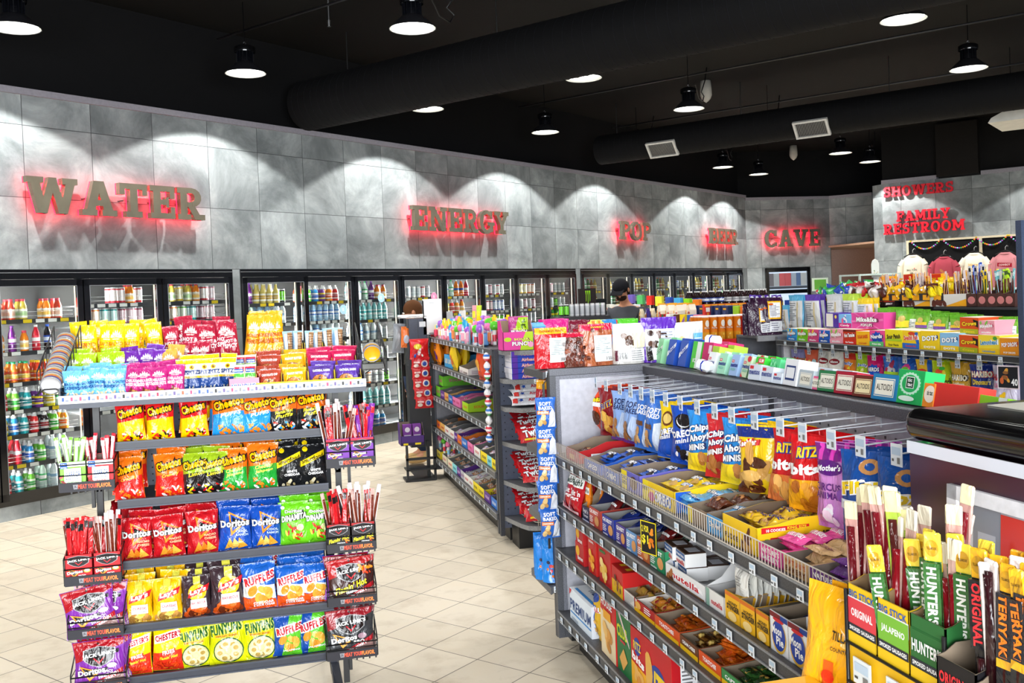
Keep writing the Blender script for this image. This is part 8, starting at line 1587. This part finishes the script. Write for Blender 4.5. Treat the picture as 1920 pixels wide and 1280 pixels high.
def big(cw,cm,cap,txt,tc,ln=.3,meat=.7,foot=None,r=.0085):
    def f():
        m=MB();w=.0135
        m.cbox(-w,w,-.0025,.002,0,ln,cw,.0018);m.tube([(0,-.001,.01),(0,-.0015,ln*meat)],r,cm,8)
        if cap: m.cbox(-w*1.03,w*1.03,-.0035,.003,ln*(.8 if txt else max(.86,meat+.04)),ln*1.0,cap,.0025)
        if foot: m.box(-w,w,-.009,-.002,0,ln*.3,foot[0]);m.box(-w,w,-.0092,-.002,ln*.3,ln*.36,foot[1])
        if txt:
            m.box(-w*.98,w*.98,-.0104,-.002,ln*.36,ln*.8,tc[0]);
            p=lambda u,v,e:((u-.5)*2*w,-.0104-e,ln*(.37+.42*v));art(m,[Tx(txt,.5,.5,3.6,.16,tc[1],None,-90,0,.04)],lambda u,v,e:((u-.5)*2*w,-.0104-e,ln*(.37+.42*v)),2*w,ln*.42)
            art(m,[El(.5,.5,.4,.3,'c8941c'),Tx('TILLAMOOK',.5,.5,.6,.1,'6a4a10')],lambda u,v,e:((u-.5)*2*w,-.0036-e,ln*(.8+.19*v)),2*w,ln*.19)
        return m.mesh('sausage_stick','film')
    return f
custom('z_hun','sausage_stick','meat stick','green and yellow sausage sleeve with lettering',big('2f6a30','2f6a30','f0d040',"HUNTER'S",('386e34','f4f4ec'),.25,.3,('e8bc28','3a3a3c')));custom('z_big','sausage_stick','meat stick','clear pink sleeve with dark red stick',big('c89890','6a0f1a','e6dab4',None,None,.3,.84));custom('z_bgr','sausage_stick','meat stick','lime edged sleeve with brown stick',big('a8c048','4a1c18','e2d8a0',None,None,.28,.82));custom('z_bwh','sausage_stick','meat stick','white tipped clear sleeve with red stick',big('d0a89c','8a101c','e4dcc8',None,None,.27,.78,None,.01))
custom('z_ori','sausage_stick','meat stick','black and red original stick',big('1c1a1e','3a1216','f0b020','ORIGINAL',('1c1a1e','e03038'),.24,.3));custom('z_ter','sausage_stick','meat stick','black and orange stick with amber cap',big('26242a','3a1814','f4b020','TERIYAKI',('26242a','f5801c'),.22,.3,('1c1c20','f0b020')));custom('z_drk','sausage_stick','meat stick','clear sleeve with dark wrinkled stick',big('d8ccc8','2e0f14','e8e0dc',None,None,.22,.92))
def sticks(key,px0,px1,ytop,y0,n,zb,on,lean=.1):
    for i in range(n):
        u=(i+.5)/n;x=FM.xs(px0+(px1-px0)*u,y0,zb+.15);h={'z_hun':.25,'z_big':.3,'z_bgr':.28,'z_bwh':.27,'z_ori':.24}.get(key,.22)
        zt=FM.at(px0+(px1-px0)*u,ytop[i%len(ytop)],y0).z
        put(key,FM.p(x,y0+R.uniform(-.008,.012),zt-h),-math.pi/2+R.uniform(-.1,.7),R.uniform(-.08,.06),R.uniform(-lean,lean),1.06,on)
sticks('z_big',1596,1622,(935,960),.045,3,1.0,'in the first big carton');sticks('z_big',1640,1672,(930,960,925),.05,4,1.0,'in the first big carton');sticks('z_bgr',1682,1700,(940,975),.06,3,1.0,'in the second big carton');sticks('z_bwh',1660,1690,(985,970),.03,2,1.0,'in the second big carton')
sticks('z_hun',1668,1682,(1042,),.02,1,1.0,'leaning out of the second carton',.3);sticks('z_hun',1712,1735,(1018,1026),.05,2,1.0,'in the green carton');sticks('z_hun',1735,1765,(1012,1038),.03,3,1.0,'in the green carton');sticks('z_hun',1785,1840,(1022,1035,1030),.05,3,1.0,'in the green carton');sticks('z_bwh',1770,1800,(1040,1025),.04,3,1.0,'in the green carton');sticks('z_big',1768,1800,(925,960),.09,2,1.0,'at the back of the green carton')
sticks('z_bwh',1708,1760,(960,990,970),.12,4,1.0,'at the back of stick rack',.35)
sticks('z_ori',1838,1858,(1048,1060),.0,2,.97,'in the nearer black carton');sticks('z_drk',1856,1884,(1060,1070),.0,3,.97,'in the nearer black carton');sticks('z_ter',1882,1935,(1075,1090,1080),-.01,5,.97,'in the nearer orange carton');sticks('z_ter',1870,1930,(1050,1045),.05,4,.97,'at the back of orange carton')
def yb(z0,z1):
    m=MB();m.box(-.14,.14,0,.2,0,z1-z0,'f0bc1c')
    its=[]
    for i,(a,b) in enumerate((('9g','PROTEIN'),('ZERO','SUGAR'),('NO','MSG'),('9g','PROTEIN'),('ZERO','SUGAR'),('NO','MSG'))): its+=[Tx(a,.09+.165*i,.66,.09,.16,'3a3010',None,0,0,.01),Tx(b,.09+.165*i,.46,.1,.06,'3a3010')]
    art(m,its,lambda u,v,e:(-.14+.28*u,-e,(z1-z0)*v),.28,z1-z0);return m.mesh('snack_carton','card')
custom('yl','snack_carton','carton','wide yellow carton with small black symbols',lambda:yb(.905,.98),.28);custom('yl2','snack_carton','carton','wide deep yellow carton with small black symbols',lambda:yb(.73,.9),.28)
put('yl2',FM.p(.145,.003,.728),-math.pi/2,on='under the stick rack shelf');put('yl2',FM.p(.44,.003,.728),-math.pi/2,on='under the stick rack shelf')
m=MB();m.box(.003,.29,.0,.003,.905,.985,'f0bc1c');m.obj('front_strip','card',t)
bag('till','jerky_bag','jerky bag','tall yellow sausage pouch with black script','.'and .17,.27,.05,'f0aa18',[Tx('TILLAMOOK',.66,.66,.5,.07,'3a2a10'),Tx('COUNTRY SMOKER',.66,.56,.5,.03,'6a4a18'),El(.62,.61,.08,.02,'f4c868'),Rt(.34,.04,.48,.46,'e05a20'),[El(.41,.1+.12*i,.09,.05,'d8301c') for i in range(3)],Tx('TILLAMOOK',.76,.3,.4,.05,'3a2a10')],slump=.02)
put('till',FM.p(-.1,.02,.775),-math.pi/2+.55,-.08,.12,1.05,'at the end of stick rack');put('till',FM.p(-.07,.06,.775),-math.pi/2+.5,-.08,.1,1.05,'at the end of stick rack')
m=MB();m.cbox(-.19,-.02,-.09,.1,.66,.77,'f4b810',.006);m.cbox(-.15,-.01,-.13,.0,.77,.86,'f4b810',.006);m.box(-.16,-.06,-.06,.1,.0,.66,'161618');tag(m.obj('yellow_carton','card',None,FM.o,FM.rz),'plain yellow carton beneath the tall yellow pouch','carton')
# ================================================================ people
def skin(name,pts,edges,mt,col,parent,sub=2):
    me=bpy.data.meshes.new(name);me.from_pydata([p[:3] for p in pts],edges,[]);me.materials.append(MATS[mt])
    o=link(name,me,parent);md=o.modifiers.new('skin','SKIN');md.use_smooth_shade=True
    for i,p in enumerate(pts):
        sv=me.skin_vertices[0].data[i];sv.radius=(p[3],p[4] if len(p)>4 else p[3]);sv.use_root=(i==0)
    s=o.modifiers.new('sub','SUBSURF');s.levels=sub;s.render_levels=sub
    dg=bpy.context.evaluated_depsgraph_get();m2=bpy.data.meshes.new_from_object(o.evaluated_get(dg));o.modifiers.clear();o.data=m2;m2.name=name
    m2.materials.clear();m2.materials.append(MATS[mt])
    a=m2.attributes.get('Col') or m2.attributes.new('Col','FLOAT_COLOR','FACE');a.data.foreach_set('color',list(C(col))*len(m2.polygons));return o
def person(loc,rz,H,label,shirt_c,jean_c,boot_c,hair_c,cap=None,nod=0,long_hair=False,arms=1):
    t=empty('person',loc,rz,label,'person');k=H/1.75
    def S(P): return [(x*k,y*k,z*k)+tuple(r*k for r in rest) for x,y,z,*rest in P]
    hx=-.03-nod*.09
    body=S([(0,0,.95,.13,.1),(0,0,1.15,.125,.09),(0,.01,1.36,.15,.1),(0,.0,1.47,.062),(0,hx*.4,1.53,.055),(0,hx,1.6,.075,.08),(0,hx-.005,1.69,.078,.09),
      (-.19,0,1.4,.055),(-.25,-.02,1.14,.043),(-.2,-.2,.98,.034) if arms else (-.24,-.06,.9,.034),(-.17,-.27,.96,.036,.02) if arms else (-.23,-.08,.82,.036,.02),(.19,0,1.4,.055),(.25,-.02,1.14,.043),(.24,-.1,.88,.034),(.24,-.13,.8,.036,.02),
      (-.1,0,.88,.09),(-.11,-.01,.5,.06),(-.11,.02,.1,.042),(-.11,-.1,.04,.04),(.1,0,.88,.09),(.11,-.01,.5,.06),(.11,.02,.1,.042),(.11,-.1,.04,.04)])
    E=[(0,1),(1,2),(2,3),(3,4),(4,5),(5,6),(2,7),(7,8),(8,9),(9,10),(2,11),(11,12),(12,13),(13,14),(0,15),(15,16),(16,17),(17,18),(0,19),(19,20),(20,21),(21,22)]
    skin('body',body,E,'skin','b98266',t)
    for s,(bx,by,bz) in ((-1,(-.17,-.27,.96) if arms else (-.23,-.08,.82)),(1,(.24,-.13,.8))):
        for q in range(4):
            o_=(q-1.5)*.018;skin('finger',S([(bx+o_,by,bz,.009),(bx+o_,by-.03,bz-.03,.008),(bx+o_,by-.035,bz-.065+abs(o_)*.5,.007)]),[(0,1),(1,2)],'skin','b98266',t,1)
        skin('thumb',S([(bx-s*.02,by+.01,bz,.01),(bx-s*.05,by-.02,bz-.02,.009),(bx-s*.05,by-.03,bz-.045,.008)]),[(0,1),(1,2)],'skin','b98266',t,1)
    skin('shirt',S([(0,0,.9,.155,.12),(0,0,1.15,.15,.115),(0,.01,1.36,.175,.12),(0,0,1.45,.085,.08),(-.2,0,1.39,.075),(-.255,-.02,1.18,.062),(.2,0,1.39,.075),(.255,-.02,1.18,.062)]),[(0,1),(1,2),(2,3),(2,4),(4,5),(2,6),(6,7)],'cloth',shirt_c,t)
    skin('jeans',S([(0,0,.96,.145,.115),(-.1,0,.85,.105),(-.11,-.01,.5,.08),(-.11,.02,.12,.07),(.1,0,.85,.105),(.11,-.01,.5,.08),(.11,.02,.12,.07)]),[(0,1),(1,2),(2,3),(0,4),(4,5),(5,6)],'cloth',jean_c,t)
    for s in (-1,1): skin('boot',S([(s*.11,.03,.16,.06),(s*.11,.03,.055,.055,.05),(s*.11,-.08,.05,.052,.045),(s*.11,-.17,.045,.048,.035)]),[(0,1),(1,2),(2,3)],'cloth',boot_c,t,2)
    m=MB();M=Matrix.Translation((0,hx*k,1.655*k))@Matrix.Rotation(nod*.6,4,'X')
    def ell(c,r,col,n=12,z0=-1.57,z1=1.57):
        m.lathe([(max(0,math.cos(z0+(z1-z0)*i/8))*1,math.sin(z0+(z1-z0)*i/8)) for i in range(9)],col,n,M@Matrix.Translation(Vector(c)*k)@Matrix.Diagonal((r[0]*k,r[1]*k,r[2]*k,1)))
    ell((0,.022,.03),(.094,.108,.105),hair_c,16,-.35)
    ell((0,.05,-.02),(.088,.075,.11),hair_c,16)
    if long_hair: ell((0,.07,-.14),(.1,.06,.2),hair_c,14)
    m.obj('hair','cloth',t)
    m=MB();ell((-.033,-.088,.0),(.012,.008,.01),'f0ece8',8);ell((.033,-.088,.0),(.012,.008,.01),'f0ece8',8);ell((-.033,-.095,.0),(.006,.005,.006),'2a1c14',8);ell((.033,-.095,.0),(.006,.005,.006),'2a1c14',8);ell((0,-.1,-.03),(.014,.02,.022),'b07a5e',8);ell((0,-.088,-.066),(.026,.01,.008),'8a4a44',8);ell((-.09,.01,-.01),(.012,.022,.032),'b07a5e',8);ell((.09,.01,-.01),(.012,.022,.032),'b07a5e',8);m.obj('face','skin',t)
    if cap:
        m=MB();ell((0,.0,.045),(.105,.118,.105),cap,18,0);m.box(-.08*k,.08*k,-.2*k,-.08*k,.05*k,.06*k,cap,M);m.obj('cap','cloth',t)
        m=MB();ell((0,-.06,-.075),(.07,.055,.045),'2a1c16',12);m.obj('beard','cloth',t)
    return t
Pm=pY(1172,545,12.0)
person((Pm.x,Pm.y,0),-.75,1.82,'man in black cap and grey shirt, head bowed, near the far coolers','4a4c52','2a3040','5a4632','1c1612','17171b',1.0)
person((1.46,9.95,0),-1.57,1.66,'person with brown hair and tan boots half hidden by the tower stand','3a3c44','2a3448','b89a6a','5a3a24',None,.2,True,0)
finish()
